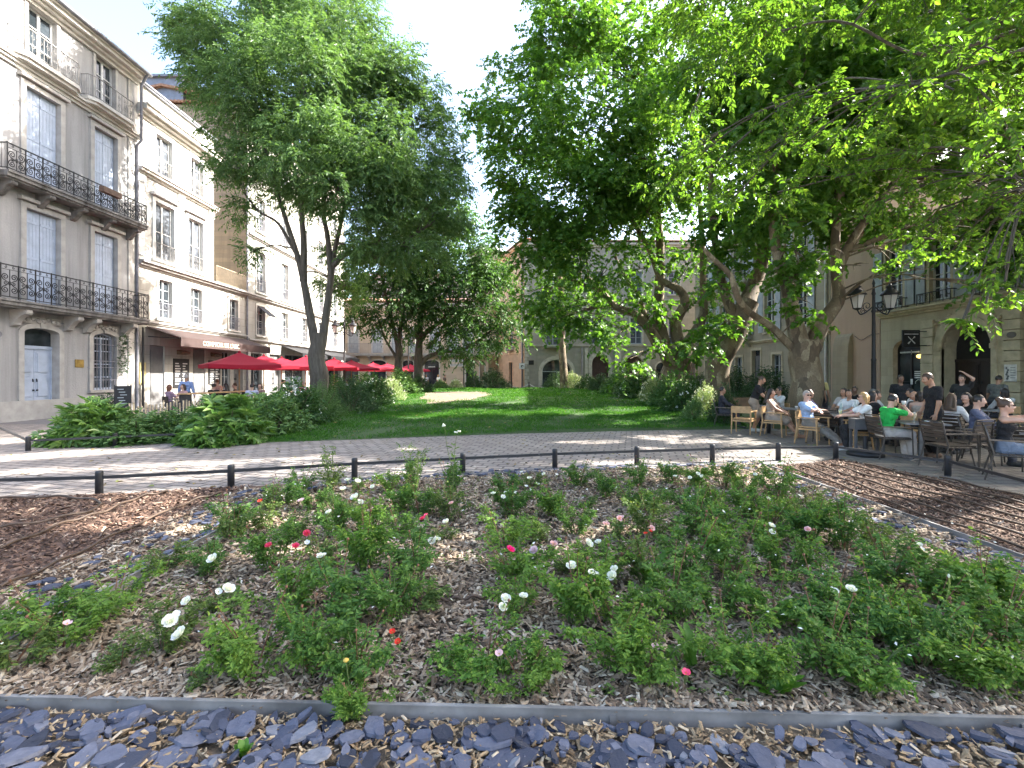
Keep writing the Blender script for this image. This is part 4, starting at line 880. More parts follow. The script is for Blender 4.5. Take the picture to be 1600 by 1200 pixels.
tree('large elm whose trunk stands beyond the right edge, its bright boughs hanging over the terrace', (13.6, 8.6),
     [([(13.6,8.6,0,0),(13.5,8.6,2.5,0),(13.3,8.5,5,0)], .42, .34), ([(13.3,8.5,5,0),(11.8,8.3,7.4,0),(10.4,8.3,9.2,0),(9.4,8.4,10.6,0)], .15, .05), ([(13.3,8.5,5,0),(12.6,8.6,8,0),(11.5,9,11,0),(10,9.5,13,0)], .25, .05),
      ([(13.3,8.5,5,0),(12,7,7,0),(10.5,5,8.5,0),(9.5,2.5,9.2,0)], .2, .04), ([(11.5,8.3,7,0),(10.2,8.8,8.2,0),(8.2,9.6,8.1,0),(6.6,9.9,9.0,0),(4.6,10.5,8.8,0)], .055, .015), ([(13,8.6,7,0),(12.5,11,9.5,0),(11,13.5,12,0)], .2, .04), ([(12.9,8.2,5.6,0),(10.5,7.4,6.6,0),(8.2,7.2,6.7,0),(6.2,7.4,6.2,0)], .06, .02), ([(11.9,7.6,6.0,0),(9.6,7.6,5.4,0),(7.9,7.4,4.6,0)], .035, .012)],
     g+hi, M_elm, M_barkA, .115, 'oval', 13, .4, 3.0, .22, rscale=.72, name='elm_tree', stems=True, up=1.1, thin=.011, forks=2)
# ---------------------------------------------------------------- buildings
# Facade space: x along the wall, z up, -y towards the square. rotz turns it into the world.
M_trim = m_plain('dressed_stone', (.37, .355, .335), .85, 0, .18, 3, .3)
M_trimw = m_plain('pale_stone_trim', (.52, .50, .46), .85, 0, .15, 3, .3)
M_blue = m_plain('grey_blue_paint', (.36, .42, .53), .6, 0, .12, 3, .15)
M_greyblue = m_plain('pale_grey_shutter', (.36, .39, .41), .65, 0, .15, 3, .15)
M_white = m_plain('white_paint', (.55, .55, .54), .5, 0, .08, 4)
M_glass = m_glass('window_glass')
M_glassl = m_glass('curtained_glass', (.05, .056, .066), .1)
M_dark = m_plain('dark_interior', (.012, .011, .011), .8)
M_roof = m_plain('clay_tiles', (.34, .19, .12), .9, 0, .35, 7, .6)
M_zinc = m_plain('zinc', (.22, .23, .26), .45, .4, .2, 3)
M_pipe = m_plain('drainpipe_grey', (.20, .20, .23), .5, .2)
M_shopgrey = m_plain('grey_shop_panel', (.13, .13, .13), .6, 0, .15, 4)
M_reddoor = m_plain('dark_red_door', (.055, .022, .02), .6, 0, .2, 4)
M_browndoor = m_plain('brown_black_door', (.022, .013, .011), .5, 0, .2, 4)
def arc(u0, u1, v1, rise, n=12):
    um, hw = (u0+u1)/2, (u1-u0)/2
    return [(um+hw*math.cos(t), v1-rise+rise*math.sin(t)) for t in np.linspace(math.pi, 0, n+1)]
def wall_sheet(mb, L, H, ops, y=0, z0=0):
    us = sorted({0, L}|{o['u0'] for o in ops}|{o['u1'] for o in ops}); vs = sorted({z0, H}|{o['v0'] for o in ops}|{o['v1'] for o in ops})
    V = [(u, y, v) for v in vs for u in us]; nu = len(us); Fc = []
    for j in range(len(vs)-1):
        for i in range(nu-1):
            cu, cv = (us[i]+us[i+1])/2, (vs[j]+vs[j+1])/2
            if any(o['u0'] < cu < o['u1'] and o['v0'] < cv < o['v1'] for o in ops): continue
            Fc.append((j*nu+i, j*nu+i+1, (j+1)*nu+i+1, (j+1)*nu+i))
    mb.add(V, Fc, 0)
    for o in ops:
        u0, u1, v0, v1, r, rc = o['u0'], o['u1'], o['v0'], o['v1'], o.get('arch', 0), o.get('rec', .22)
        out = [(u0, v0), (u0, v1-r)]
        if r:
            A = arc(u0, u1, v1, r)
            for a, b in zip(A[:-1], A[1:]): mb.add([(a[0], y, a[1]), (b[0], y, b[1]), (b[0], y, v1), (a[0], y, v1)], [(0, 1, 2, 3)], 0)
            out += A[1:-1]
        out += [(u1, v1-r), (u1, v0)]
        k = len(out); V = [(p[0], y, p[1]) for p in out]+[(p[0], y+rc, p[1]) for p in out]
        mb.add(V, [(i, (i+1) % k, k+(i+1) % k, k+i) for i in range(k)], 1)
def surround(mb, o, wd=.16, out=.05, sill=True, mat=1, key=False):
    u0, u1, v0, v1, r = o['u0'], o['u1'], o['v0'], o['v1'], o.get('arch', 0)
    mb.box(u0-wd, u0, -out, .0, v0, v1-r, mat); mb.box(u1, u1+wd, -out, .0, v0, v1-r, mat)
    if r:
        A = arc(u0, u1, v1, r); Bq = arc(u0-wd, u1+wd, v1+wd, r+wd)
        for a, b, c, d in zip(A[:-1], A[1:], Bq[1:], Bq[:-1]): mb.prism([a, b, c, d], -out, 0, 'y', mat)
    else: mb.box(u0-wd, u1+wd, -out, .0, v1, v1+wd, mat)
    if sill and v0 > .3: mb.box(u0-wd-.04, u1+wd+.04, -out-.07, .0, v0-.11, v0, mat)
    if key: mb.prism([((u0+u1)/2-.1, v1), ((u0+u1)/2+.1, v1), ((u0+u1)/2+.15, v1+wd+.14), ((u0+u1)/2-.15, v1+wd+.14)], -out-.05, -out, 'y', mat)
def fill_window(root, o, frame=None, glass=None, bars=3, name='window', mull=True):
    frame, glass = frame or M_white, glass or M_glass
    u0, u1, v0, v1, r, y = o['u0'], o['u1'], o['v0'], o['v1'], o.get('arch', 0), o.get('rec', .22)-.03
    mb = MB(); f = .07
    mb.box(u0, u0+f, y-.05, y, v0, v1-r, 0); mb.box(u1-f, u1, y-.05, y, v0, v1-r, 0); mb.box(u0+f, u1-f, y-.05, y, v0, v0+f+.03, 0)
    top = v1-r
    if r:
        A = arc(u0, u1, v1, r); Bq = arc(u0+f, u1-f, v1-f, max(r-f, .02))
        for a, b, c, d in zip(A[:-1], A[1:], Bq[1:], Bq[:-1]): mb.prism([a, b, c, d], y-.05, y, 'y')
        mb.box(u0+f, u1-f, y-.045, y, top-f/2, top+f/2)
    else: mb.box(u0+f, u1-f, y-.05, y, v1-f, v1)
    um = (u0+u1)/2
    if mull: mb.box(um-.045, um+.045, y-.055, y, v0+f+.03, (top-f/2) if r else v1-f)
    for k in range(1, bars+1):
        z = v0+(top-v0)*k/(bars+1); mb.box(u0+f, u1-f, y-.035, y, z-.018, z+.018)
    w = obj(name, mb, frame, root)
    pb = MB()
    if r: pb.prism([(u0, v0), (u1, v0)]+arc(u0, u1, v1, r)[::-1], y+.005, y+.02, 'y')
    else: pb.box(u0, u1, y+.005, y+.02, v0, v1)
    obj('pane', pb, glass, w); return w
def shutter_leaf(root, u0, u1, v0, v1, y, m, louvre=False, ang=0):
    mb = MB(); n = max(3, int((u1-u0)/.13)); wd = (u1-u0)/n
    for i in range(n): mb.box(u0+i*wd+.004, u0+(i+1)*wd-.004, y-.03, y, v0, v1)
    mb.box(u0+.004, u1-.004, y-.022, y-.008, v0+.01, v1-.01)
    for t in (.12, .5, .88): z = v0+(v1-v0)*t; mb.box(u0+.02, u1-.02, y-.045, y-.03, z-.05, z+.05)
    return obj('shutter', mb, m, root)
def fill_shutters(root, o, m):
    u0, u1, v0, v1 = o['u0'], o['u1'], o['v0'], o['v1']; y = o.get('rec', .22)-.06; um = (u0+u1)/2
    shutter_leaf(root, u0+.02, um-.006, v0+.02, v1-.02, y, m); shutter_leaf(root, um+.006, u1-.02, v0+.02, v1-.02, y, m)
    obj('window_backing', MB().box(u0, u1, y+.03, y+.05, v0, v1), M_dark, root)
def open_shutters(root, o, m, wd=None):
    w = wd or (o['u1']-o['u0'])/2
    for s, u in ((-1, o['u0']-.18-w), (1, o['u1']+.18)):
        mb = MB(); v0, v1 = o['v0']+.02, o['v1']
        mb.box(u, u+w, -.065, -.055, v0, v1); mb.box(u, u+.06, -.085, -.065, v0, v1); mb.box(u+w-.06, u+w, -.085, -.065, v0, v1)
        for z in (v0, (v0+v1)/2-.04, v1-.08): mb.box(u+.06, u+w-.06, -.085, -.065, z, z+.08)
        z = v0+.1
        while z < v1-.14:
            mb.box(u+.06, u+w-.06, -.078, -.065, z, z+.035); z += .07
        obj('shutter', mb, m, root)
def cornice(root, u0, u1, z, steps, m, name='cornice'):
    mb = MB(); 
    for i, (h, p) in enumerate(steps): mb.box(u0-(p if i else p)*.0, u1, -p, -.0, z, z+h); z += h
    return obj(name, mb, m, root)
def spiral(cx, cz, r, turns, a0, sgn, n=26):
    t = np.linspace(0, 1, n); a = a0+sgn*turns*2*math.pi*t; rr = r*(1-.82*t)
    return [(cx+q*math.cos(b), cz+q*math.sin(b)) for q, b in zip(rr, a)]
def railing(root, u0, u1, yf, z0, z1, style, m=None, ends=True, yb=0.0, parent=None):
    m = m or M_black; mb = MB(); h = z1-z0
    def line(pts, r, n=4): mb.tube([(p[0], yf, p[1]) if len(p) == 2 else p for p in pts], r, n, caps=False)
    mb.box(u0, u1, yf-.025, yf+.025, z1-.035, z1); mb.box(u0, u1, yf-.015, yf+.015, z0+.06, z0+.085); 
    if style == 'scroll': mb.box(u0, u1, yf-.012, yf+.012, z1-.19, z1-.175)
    if ends:
        for u in (u0, u1):
            mb.box(u-.02, u+.02, yf+.026, yb, z1-.035, z1); mb.box(u-.015, u+.015, yf+.016, yb, z0+.06, z0+.085)
            for t in np.linspace(.12, .95, max(3, int((yb-yf)/.11))): y = yf+(yb-yf)*t; mb.tube([(u, y, z0+.06), (u, y, z1-.03)], .011, 4, caps=False)
    L = u1-u0
    if style == 'bars':
        n = int(L/.115)
        for i in range(n+1): u = u0+L*i/n; mb.box(u-.009, u+.009, yf-.009, yf+.009, z0, z1-.035)
    elif style == 'scroll':
        n = max(1, round(L/.62)); w = L/n
        for i in range(n):
            a, c = u0+i*w, u0+(i+.5)*w
            mb.box(a-.016, a+.016, yf-.016, yf+.016, z0, z1+.02)
            for s in (-1, 1):
                q = w*.25; zz = z0+.09; hh = h-.3
                line(spiral(c+s*q*.98, zz+hh*.24, q*.82, 1.6, math.pi/2, -s), .018); line(spiral(c+s*q*.98, zz+hh*.74, q*.82, 1.6, -math.pi/2, s), .018)
                line([(c+s*q*.98, zz+hh*.24+q*.82), (c+s*.02, zz+hh*.5), (c+s*q*.98, zz+hh*.74-q*.82)], .017)
                line(spiral(c+s*q*.9, zz+hh*.5, q*.45, 1.2, 0 if s < 0 else math.pi, s), .014)
                line(spiral(c+s*q*.9, z1-.105, .05, 1.0, math.pi/2, s, 12), .012)
            line([(c, z0+.08), (c, z1-.18)], .018); mb.ell((c, yf, z0+.09+(h-.3)*.5), (.05, .02, .09), 8, 6)
        mb.box(u1-.016, u1+.016, yf-.016, yf+.016, z0, z1+.02)
    elif style == 'light':
        n = max(2, round(L/.3)); w = L/n
        for i in range(n+1): u = u0+i*w; mb.box(u-.009, u+.009, yf-.009, yf+.009, z0, z1-.035)
        for i in range(n):
            c = u0+(i+.5)*w; k = w*.3
            line(spiral(c, z0+.1+h*.62, k, 1.3, -math.pi/2, 1, 18), .008); line(spiral(c, z0+.1+h*.25, k, 1.3, math.pi/2, -1, 18), .008); line([(c, z0+.07), (c, z1-.03)], .008)
    return obj('railing', mb, m, parent or root)
def balcony(root, u0, u1, z, proj, h, style, slab=.17, m=None, sm=None, consoles=0, rm=None):
    mb = MB(); mb.box(u0, u1, -proj, -.002, z-slab, z); mb.box(u0-.0, u1+.0, -proj-.05, -proj, z-.07, z+.01); mb.box(u0+.04, u1-.04, -proj+.08, -.002, z-slab-.07, z-slab-.001)
    for i in range(consoles):
        c = u0+.35+(u1-u0-.7)*i/max(1, consoles-1)
        pr = [(-.002, z-slab-.07), (-proj+.12, z-slab-.07), (-proj+.1, z-slab-.16), (-proj*.55, z-slab-.24), (-.28, z-slab-.38), (-.12, z-slab-.55), (-.002, z-slab-.6)]
        mb.prism(pr, c-.11, c+.11, 'x'); mb.tube([(c-.12, -proj+.17, z-slab-.15), (c+.12, -proj+.17, z-slab-.15)], .07, 8); mb.tube([(c-.12, -.11, z-slab-.48), (c+.12, -.11, z-slab-.48)], .06, 8)
    b = obj('balcony', mb, sm or M_trim, root)
    railing(root, u0+.03, u1-.03, -proj+.04, z+.011, z+h, style, rm, True, -.01, b)
    return b
def panel_door(root, o, m, transom=.0, tm=None, panels=((.06, .2), (.28, .58), (.64, .96)), handle=True, name='door'):
    u0, u1, v0, v1, r = o['u0'], o['u1'], o['v0'], o['v1'], o.get('arch', 0); y = o.get('rec', .3)-.06; top = v1-r-transom; um = (u0+u1)/2; d = None
    for k, (a, b) in enumerate(((u0+.05, um-.006), (um+.006, u1-.05))):
        mb = MB().box(a, b, y, y+.05, v0+.01, top)
        for p0, p1 in panels:
            z0, z1 = v0+(top-v0)*p0, v0+(top-v0)*p1
            for e, q in ((.07, .018), (.12, .034)): mb.box(a+e, b-e, y-q, y-q+.02, z0+e*.5, z1-e*.5)
        d = obj(name, mb, m, root)
        if handle: obj('handle', MB().ell((b-.07 if k == 0 else a+.07, y-.06, v0+1.05), (.035, .035, .035), 8, 6).tube([(b-.07 if k == 0 else a+.07, y-.03, v0+1.5), (b-.07 if k == 0 else a+.07, y-.05, v0+1.38)], .02, 6), M_black, d)
    fb = MB(); fb.box(u0, u0+.05, y-.03, y+.05, v0, top); fb.box(u1-.05, u1, y-.03, y+.05, v0, top); fb.box(u0, u1, y-.05, y+.05, top, top+.12)
    obj('door_frame', fb, m, root)
    if v1-top > .14:
        pb = MB()
        if r: pb.prism([(u0, top+.12), (u1, top+.12)]+arc(u0, u1, v1, r)[::-1], y+.02, y+.04, 'y')
        else: pb.box(u0, u1, y+.02, y+.04, top+.12, v1)
        obj('transom', pb, tm or M_glass, root)
def body(mb, L, H, depth, z0=0, mat=0, front_gap=.0):
    V = [(0, 0, z0), (L, 0, z0), (L, depth, z0), (0, depth, z0), (0, 0, H), (L, 0, H), (L, depth, H), (0, depth, H)]
    mb.add(V, [(1, 2, 6, 5), (2, 3, 7, 6), (3, 0, 4, 7)], mat)
def roof(root, L, H, depth, over=.5, pitch=.28, m=None, u0=0):
    mb = MB(); m = m or M_roof
    mb.prism([(-over, H+.02), (depth/2, H+depth/2*pitch+.1), (depth+over, H+.02), (depth+over, H+.12), (depth/2, H+depth/2*pitch+.26), (-over, H+.14)], u0-.05, L+.05, 'x')
    return obj('roof', mb, m, root)
def O(u0, u1, v0, v1, arch=0, rec=.22): return dict(u0=u0, u1=u1, v0=v0, v1=v1, arch=arch, rec=rec)
GB = 'old stone buildings round the square'
XL = -18.5
def dl(x): return -XL*FPX/(800-x)           # depth along the left wall seen at picture column x

# --- left corner house with blue shutters
U0 = 11.0
r1 = thing('stone_house', 'grey rendered house with pale blue shutters and scrolled iron balconies, largest on the left', 'building', (XL, U0, 0), rad(90), GB)
L, H = 12.8, 16.5; u = lambda d: d-U0
door = O(7.28, 8.70, .08, 3.55, .18, .35); gw = O(10.3, 11.55, 1.05, 3.6, .22, .25)
f1 = [O(7.35, 8.75, 4.42, 8.1), O(10.35, 11.6, 4.42, 8.1), O(3.6, 4.95, 4.42, 8.1)]
f2 = [O(7.35, 8.75, 9.0, 12.75), O(10.35, 11.6, 9.0, 12.75), O(3.6, 4.95, 9.0, 12.75)]
f3 = [O(7.45, 8.6, 13.85, 15.95), O(10.45, 11.5, 13.85, 15.95), O(3.7, 4.8, 13.85, 15.95)]
gwl = O(3.6, 4.9, 1.05, 3.6, .22, .25)
mb = MB(); wall_sheet(mb, L, H, [door, gw, gwl]+f1+f2+f3); body(mb, L, H, 9)
for o in [door, gw, gwl]: surround(mb, o, .2, .06, key=True)
for o in f1+f2: surround(mb, o, .2, .07, False); mb.box(o['u0']-.3, o['u1']+.3, -.2, -.0, o['v1']+.24, o['v1']+.36, 1)
for o in f3: surround(mb, o, .14, .05, False)
mb.box(L-.55, L, -.05, 0, 0, H-.5, 1); mb.box(0, L-.56, -.09, 0, 0, .75, 1)
for o in (door, gw):     # carved panel under the balcony between the consoles
    mb.box(o['u0']-.05, o['u1']+.05, -.075, 0, 3.72, 3.98, 1)
    for k in range(7): t = o['u0']+.1+(o['u1']-o['u0']-.2)*k/6; mb.ell((t, -.09, 3.85+.05*math.sin(k*1.9)), (.10, .06, .09), 8, 5, 1)
obj('wall', mb, [m_stucco('grey_render', (.365, .36, .36), (.18, .175, .175), .6), M_trim], r1)
for o in f1+f2: fill_shutters(r1, o, M_blue)
for o in f3: fill_window(r1, o, bars=2)
for o in f3:
    b = MB(); zz = 13.72
    poly = [(o['u0']-.75, -.002), (o['u0']-.75, -.35), (o['u0']-.45, -.55), (o['u1']+.45, -.55), (o['u1']+.75, -.35), (o['u1']+.75, -.002)]
    b.prism(poly, zz-.14, zz, 'z'); b.prism([(p[0]*.985+.015*(o['u0']+o['u1'])/2, p[1]*.8) for p in poly], zz-.26, zz-.141, 'z')
    bo = obj('balcony', b, M_trimw, r1)
    railing(r1, o['u0']-.45, o['u1']+.45, -.5, zz+.0, zz+.95, 'light', M_galv, False, 0, bo)
    sb = MB()
    for s, ue, um in ((-1, o['u0']-.72, o['u0']-.45), (1, o['u1']+.72, o['u1']+.45)):
        for z, q in ((zz+.93, .018), (zz+.07, .012)): sb.tube([(ue, 0, z), (ue, -.32, z), (um, -.5, z)], q, 5)
        for t in np.linspace(0, 1, 5): sb.tube([(ue+(um-ue)*t, -.32-.18*t, zz), (ue+(um-ue)*t, -.32-.18*t, zz+.93)], .009, 4)
        for t in np.linspace(.1, .8, 3): sb.tube([(ue, -.32*t, zz), (ue, -.32*t, zz+.93)], .009, 4)
    obj('side_railing', sb, M_galv, bo)
for o in (gw, gwl):
    fill_window(r1, o, M_blue, M_glass, 3)
    gb = MB()
    for k in range(8): t = o['u0']+.07+(o['u1']-o['u0']-.14)*k/7; gb.box(t-.011, t+.011, -.02, .002, o['v0']+.02, o['v1']-.12)
    for z in (1.5, 2.35, 3.1): gb.box(o['u0'], o['u1'], -.03, -.021, z-.015, z+.015)
    gb.box(o['u0']-.3, o['u1']+.3, -.05, -.031, 2.05, 2.08); obj('window_grille', gb, M_pipe, r1)
panel_door(r1, door, M_blue, .62, M_glass)
M_slab = m_stucco('weathered_slab', (.235, .225, .215), (.06, .058, .055), .95)
balcony(r1, .2, L-.15, 4.42, .75, 1.22, 'scroll', .2, sm=M_slab, consoles=0)
for c in (1.2, 3.2, 5.3, 6.9, 9.05, 9.95, 11.95):
    cb = MB(); zz = 4.15; pr = [(-.002, zz), (-.62, zz), (-.64, zz-.12), (-.42, zz-.24), (-.28, zz-.38), (-.14, zz-.58), (-.002, zz-.62)]
    cb.prism(pr, c-.12, c+.12, 'x'); cb.tube([(c-.14, -.55, zz-.12), (c+.14, -.55, zz-.12)], .08, 8); cb.tube([(c-.13, -.13, zz-.52), (c+.13, -.13, zz-.52)], .065, 8)
    obj('console', cb, M_trim, r1)
balcony(r1, 6.05, L-.2, 9.0, .7, .98, 'scroll', .2, sm=M_slab, consoles=5); balcony(r1, .6, 5.75, 9.0, .7, .98, 'scroll', .2, sm=M_slab, consoles=4)
cornice(r1, 0, L, 13.2, ((.12, .1), (.1, .2), (.08, .28)), M_trimw, 'string_course')
cornice(r1, 0, L, 15.98, ((.14, .12), (.12, .28), (.14, .48), (.08, .6)), M_trimw)
gb = MB(); gb.tube([(-.2, -.66, 16.5), (L+.1, -.66, 16.5)], .085, 8); obj('gutter', gb, M_zinc, r1); roof(r1, L, 16.47, 9, .58)
pb = MB().tube([(L-.1, -.12, .1), (L-.1, -.12, 13.0), (L-.12, -.34, 13.2), (L-.12, -.34, 15.9), (L-.12, -.62, 16.4)], .06, 8)
for z in np.arange(1, 13, 2.0): pb.tube([(L-.1, -.12, z), (L-.1, -.12, z+.06)], .08, 8)
obj('drainpipe', pb, M_pipe, r1)
obj('house_number_plate', MB().prism([(6.35+.17*math.cos(t), 3.2+.13*math.sin(t)) for t in np.linspace(0, 6.28, 17)[:-1]], -.02, -.001, 'y'), M_pipe, r1)
obj('brass_plate', MB().box(9.45, 9.85, -.03, -.001, 2.05, 2.38), m_plain('brass', (.35, .25, .08), .4, .6), r1)
obj('planter_box', MB().box(9.75, 10.7, -.98, -.76, 9.62, 9.86), m_plain('terracotta_brown', (.16, .10, .07), .8), r1)
wb = MB(); wb.tube(curve_pts([(L-5, -.06, 4.0), (L-3, -.05, 3.75), (L-1.2, -.06, 4.05), (L-.1, -.06, 3.7)], 20), .012, 4); wb.tube(curve_pts([(L-.25, -.06, 13), (L-.4, -.06, 12), (L-.2, -.06, 11), (L-.45, -.06, 10.4)], 16), .012, 4); obj('wall_cable', wb, M_pipe, r1)

# --- white house with the brown awning
U0 = 23.82
r2 = thing('stone_house', 'white house with tall windows above the brown cafe awning', 'building', (XL, U0, 0), rad(90), GB)
L, LH = 9.9, 7.45; UL = 6.15; H = 16.25
g_open = [O(.85, 1.9, 0, 3.25, 0, .12), O(4.2, 5.35, 0, 3.25, 0, .12), O(7.0, 7.9, 0, 3.2, 0, .2), O(8.3, 9.4, 0, 3.2, 0, .3)]
w1 = [O(1.45, 2.45, 4.68, 6.75), O(3.95, 4.95, 4.68, 6.75), O(7.75, 8.75, 4.68, 6.7)]
mb = MB(); wall_sheet(mb, L, LH, g_open+w1); body(mb, L, LH, 9); mb.add([(0, 0, LH), (L, 0, LH), (L, 9, LH), (0, 9, LH)], [(0, 1, 2, 3)], 0)
for o in w1: surround(mb, o, .17, .05)
obj('wall', mb, [m_stucco('cream_blocks', (.43, .415, .375), (.22, .205, .18), .5, .75, (.22, .2, .17), 1.6, .46), M_trimw], r2)
w2 = [O(1.2, 2.6, 7.75, 10.75), O(3.75, 5.05, 7.75, 10.75)]; w3 = [O(1.25, 2.45, 12.15, 14.3), O(3.95, 5.05, 12.15, 14.3)]
mb = MB(); wall_sheet(mb, UL, H, w2+w3, 0, LH+.002); body(mb, UL, H, 9, LH+.002)
for o in w2+w3: surround(mb, o, .2, .06, True)
for o in w2: mb.box(o['u0']-.3, o['u1']+.3, -.22, 0, o['v1']+.26, o['v1']+.38, 1)
for a in (.25, 3.15, 5.85): mb.box(a-.2, a+.2, -.06, 0, LH+.25, 11.7, 1); mb.box(a-.26, a+.26, -.1, 0, 11.35, 11.72, 1)
obj('upper_wall', mb, [m_stucco('white_render', (.54, .53, .505), (.34, .32, .29), .35), M_white], r2)
for o in w1: fill_window(r2, o, M_greyblue, M_glass, 3)
for o in w2: fill_window(r2, o, M_white, M_glassl, 1)
for o in w3: fill_window(r2, o, M_white, M_glassl, 3)
for o in w1+w2+w3: railing(r2, o['u0']-.04, o['u1']+.04, -.13, o['v0'], o['v0']+.85, 'light', M_pipe if o in w1 else M_galv, False)
cornice(r2, 0, L, 7.12, ((.1, .08), (.12, .22), (.1, .36)), M_trim, 'string_course'); cornice(r2, 0, L, 4.30, ((.08, .08), (.1, .16)), M_trim, 'string_course')
cornice(r2, 0, UL+.1, 11.78, ((.1, .12), (.12, .26), (.06, .34)), M_trimw, 'string_course'); cornice(r2, 0, UL+.15, 14.6, ((.16, .1), (.14, .3), (.2, .5), (.08, .58)), M_trimw)
cornice(r2, 0, UL+.1, 16.2, ((.08, .14), (.08, .2)), M_zinc, 'parapet_cap')
railing(r2, UL+.1, L-.05, -.1, 7.5, 8.55, 'bars', m_plain('tan_iron', (.30, .24, .17), .6), False)
for o in g_open[:2]: obj('shop_panel', MB().box(o['u0']+.03, o['u1']-.03, .05, .09, .02, 3.22).box(o['u0']+.12, o['u1']-.12, .035, .05, .3, 3.0), M_shopgrey, r2)
fill_window(r2, g_open[2], M_greyblue, M_glass, 1); panel_door(r2, g_open[3], M_shopgrey)
# blackboards with chalk lines
for a, b, z0, z1 in ((2.55, 3.8, 1.0, 2.62), (5.6, 6.75, 1.15, 2.6)):
    bo = obj('menu_board', MB().box(a, b, -.05, -.002, z0, z1), M_black, r2); ch = MB()
    for k in range(9):
        z = z1-.3-k*.14
        for q0, q1 in ((a+.1, a+.1+rng.uniform(.25, .45)), ((a+b)/2+.08, (a+b)/2+.08+rng.uniform(.15, .4))): ch.box(q0, q1, -.054, -.05, z, z+.06)
    obj('chalk_writing', ch, M_white, bo)
obj('meter_box', MB().box(.12, .5, -.07, -.002, 1.25, 2.35).box(.16, .46, -.085, -.071, 1.3, 1.78).box(.16, .46, -.085, -.071, 1.83, 2.3), m_plain('yellowed_box', (.5, .42, .2), .6), r2)
for c in (3.2, 6.2): obj('wall_lamp', MB().prism([(-.002, 2.85), (-.25, 2.9), (-.3, 3.0), (-.002, 3.1)], c-.35, c+.35, 'x'), m_plain('rust_brown', (.12, .07, .04), .7), r2)
pb = MB().tube([(L-.12, -.1, .1), (L-.12, -.1, 16)], .06, 8); obj('drainpipe', pb, M_pipe, r2)
obj('drainpipe', MB().tube([(.25, -.12, .1), (.25, -.12, 4.1)], .05, 8), M_black, r2)
# awning with lettering
aw = MB(); a0, a1 = .6, 9.6; z0, z1, pj = 4.18, 3.62, 1.75
aw.add([(a0, -.04, z0), (a1, -.04, z0), (a1, -pj, z1), (a0, -pj, z1), (a0, -.04, z0-.02), (a1, -.04, z0-.02), (a1, -pj, z1-.02), (a0, -pj, z1-.02)], [(0, 3, 2, 1), (4, 5, 6, 7), (0, 1, 5, 4), (1, 2, 6, 5), (3, 0, 4, 7)], 0)
aw.box(a0, a1, -pj-.03, -pj, z1-.44, z1+.01)
M_awn = m_plain('awning_cloth', (.05, .03, .027), .85, 0, .2, 3)
ao = obj('awning', aw, M_awn, r2)
obj('awning_arm', MB().tube([(a0+.1, -.05, z0-.5), (a0+.12, -pj+.05, z1-.04)], .025, 6).tube([(a1-.1, -.05, z0-.5), (a1-.12, -pj+.05, z1-.04)], .025, 6).tube([((a0+a1)/2, -.05, z0-.5), ((a0+a1)/2, -pj+.05, z1-.04)], .025, 6), M_metal, ao)
def text(body_, size, m, parent, loc, rot=(rad(90), 0, 0), ext=.004, sx=1.0, name='lettering', space=1.0):
    cu = bpy.data.curves.new('text', 'FONT'); cu.body = body_; cu.size = size; cu.extrude = ext; cu.align_x = 'CENTER'; cu.align_y = 'CENTER'; cu.space_character = space
    t = bpy.data.objects.new('text', cu); COL.objects.link(t)
    bpy.context.view_layer.update(); dg = bpy.context.evaluated_depsgraph_get()
    me = bpy.data.meshes.new_from_object(t.evaluated_get(dg)); bpy.data.objects.remove(t); bpy.data.curves.remove(cu)
    me.materials.clear(); me.materials.append(m); o = bpy.data.objects.new(name, me); COL.objects.link(o); o.parent = parent; o.location = loc; o.rotation_euler = rot; o.scale = (sx, 1, 1); return o
words = [text(q, .36, m_plain('cream_lettering', (.75, .66, .5), .7), ao, (0, -pj-.036, z1-.2)) for q in ("COMPTOIR", "DE", "L'ARC")]
wd_ = [max(v.co.x for v in q.data.vertices)-min(v.co.x for v in q.data.vertices) for q in words]; x_ = 4.05-(sum(wd_)+.3)/2
for q, k in zip(words, wd_): q.location.x = x_+k/2; x_ += k+.15

# --- third house on the left, side wall rising above the terrace
U0 = 33.74
r3 = thing('stone_house', 'tall pale house with a bare tan side wall rising behind the white one', 'building', (XL, U0, 0), rad(90), GB)
L, H = 19.5, 20.6; ops = []
cols = [1.25, 4.95, 8.7, 12.3, 16.0]
for c in cols: ops += [O(c, c+1.15, 4.6, 6.75), O(c, c+1.2, 7.75, 10.7), O(c, c+1.15, 12.2, 14.6), O(c, c+1.1, 16.2, 18.2)]
gs = [O(.5, 2.0, 0, 3.3, 0, .3), O(3.1, 5.0, 0, 3.3, 0, .3), O(5.6, 9.5, 0, 3.4, 0, .35), O(10.4, 14, 0, 3.4, 0, .35), O(15, 18.4, 0, 3.4, 0, .35)]
mb = MB(); wall_sheet(mb, L, H, ops+gs); 
for o in ops: surround(mb, o, .16, .05)
obj('wall', mb, [m_stucco('pale_blocks', (.42, .405, .365), (.26, .24, .21), .3, .45, (.22, .2, .18), 1.5, .48), M_trimw], r3)
sb = MB(); body(sb, L, H, 12); 
obj('side_wall', sb, m_stucco('tan_rubble', (.38, .30, .21), (.21, .17, .125), .6, .35, (.2, .17, .13), .8, .3), r3)
for o in ops: fill_window(r3, o, M_white, M_glassl if o['v0'] > 7 else M_glass, 3); railing(r3, o['u0']-.03, o['u1']+.03, -.12, o['v0'], o['v0']+.9, 'bars' if o['v0'] > 7 else 'light', M_pipe, False)
for o in gs[:1]+gs[2:]: fill_window(r3, o, M_shopgrey, M_glass, 0, 'shop_window')
panel_door(r3, gs[1], M_shopgrey)
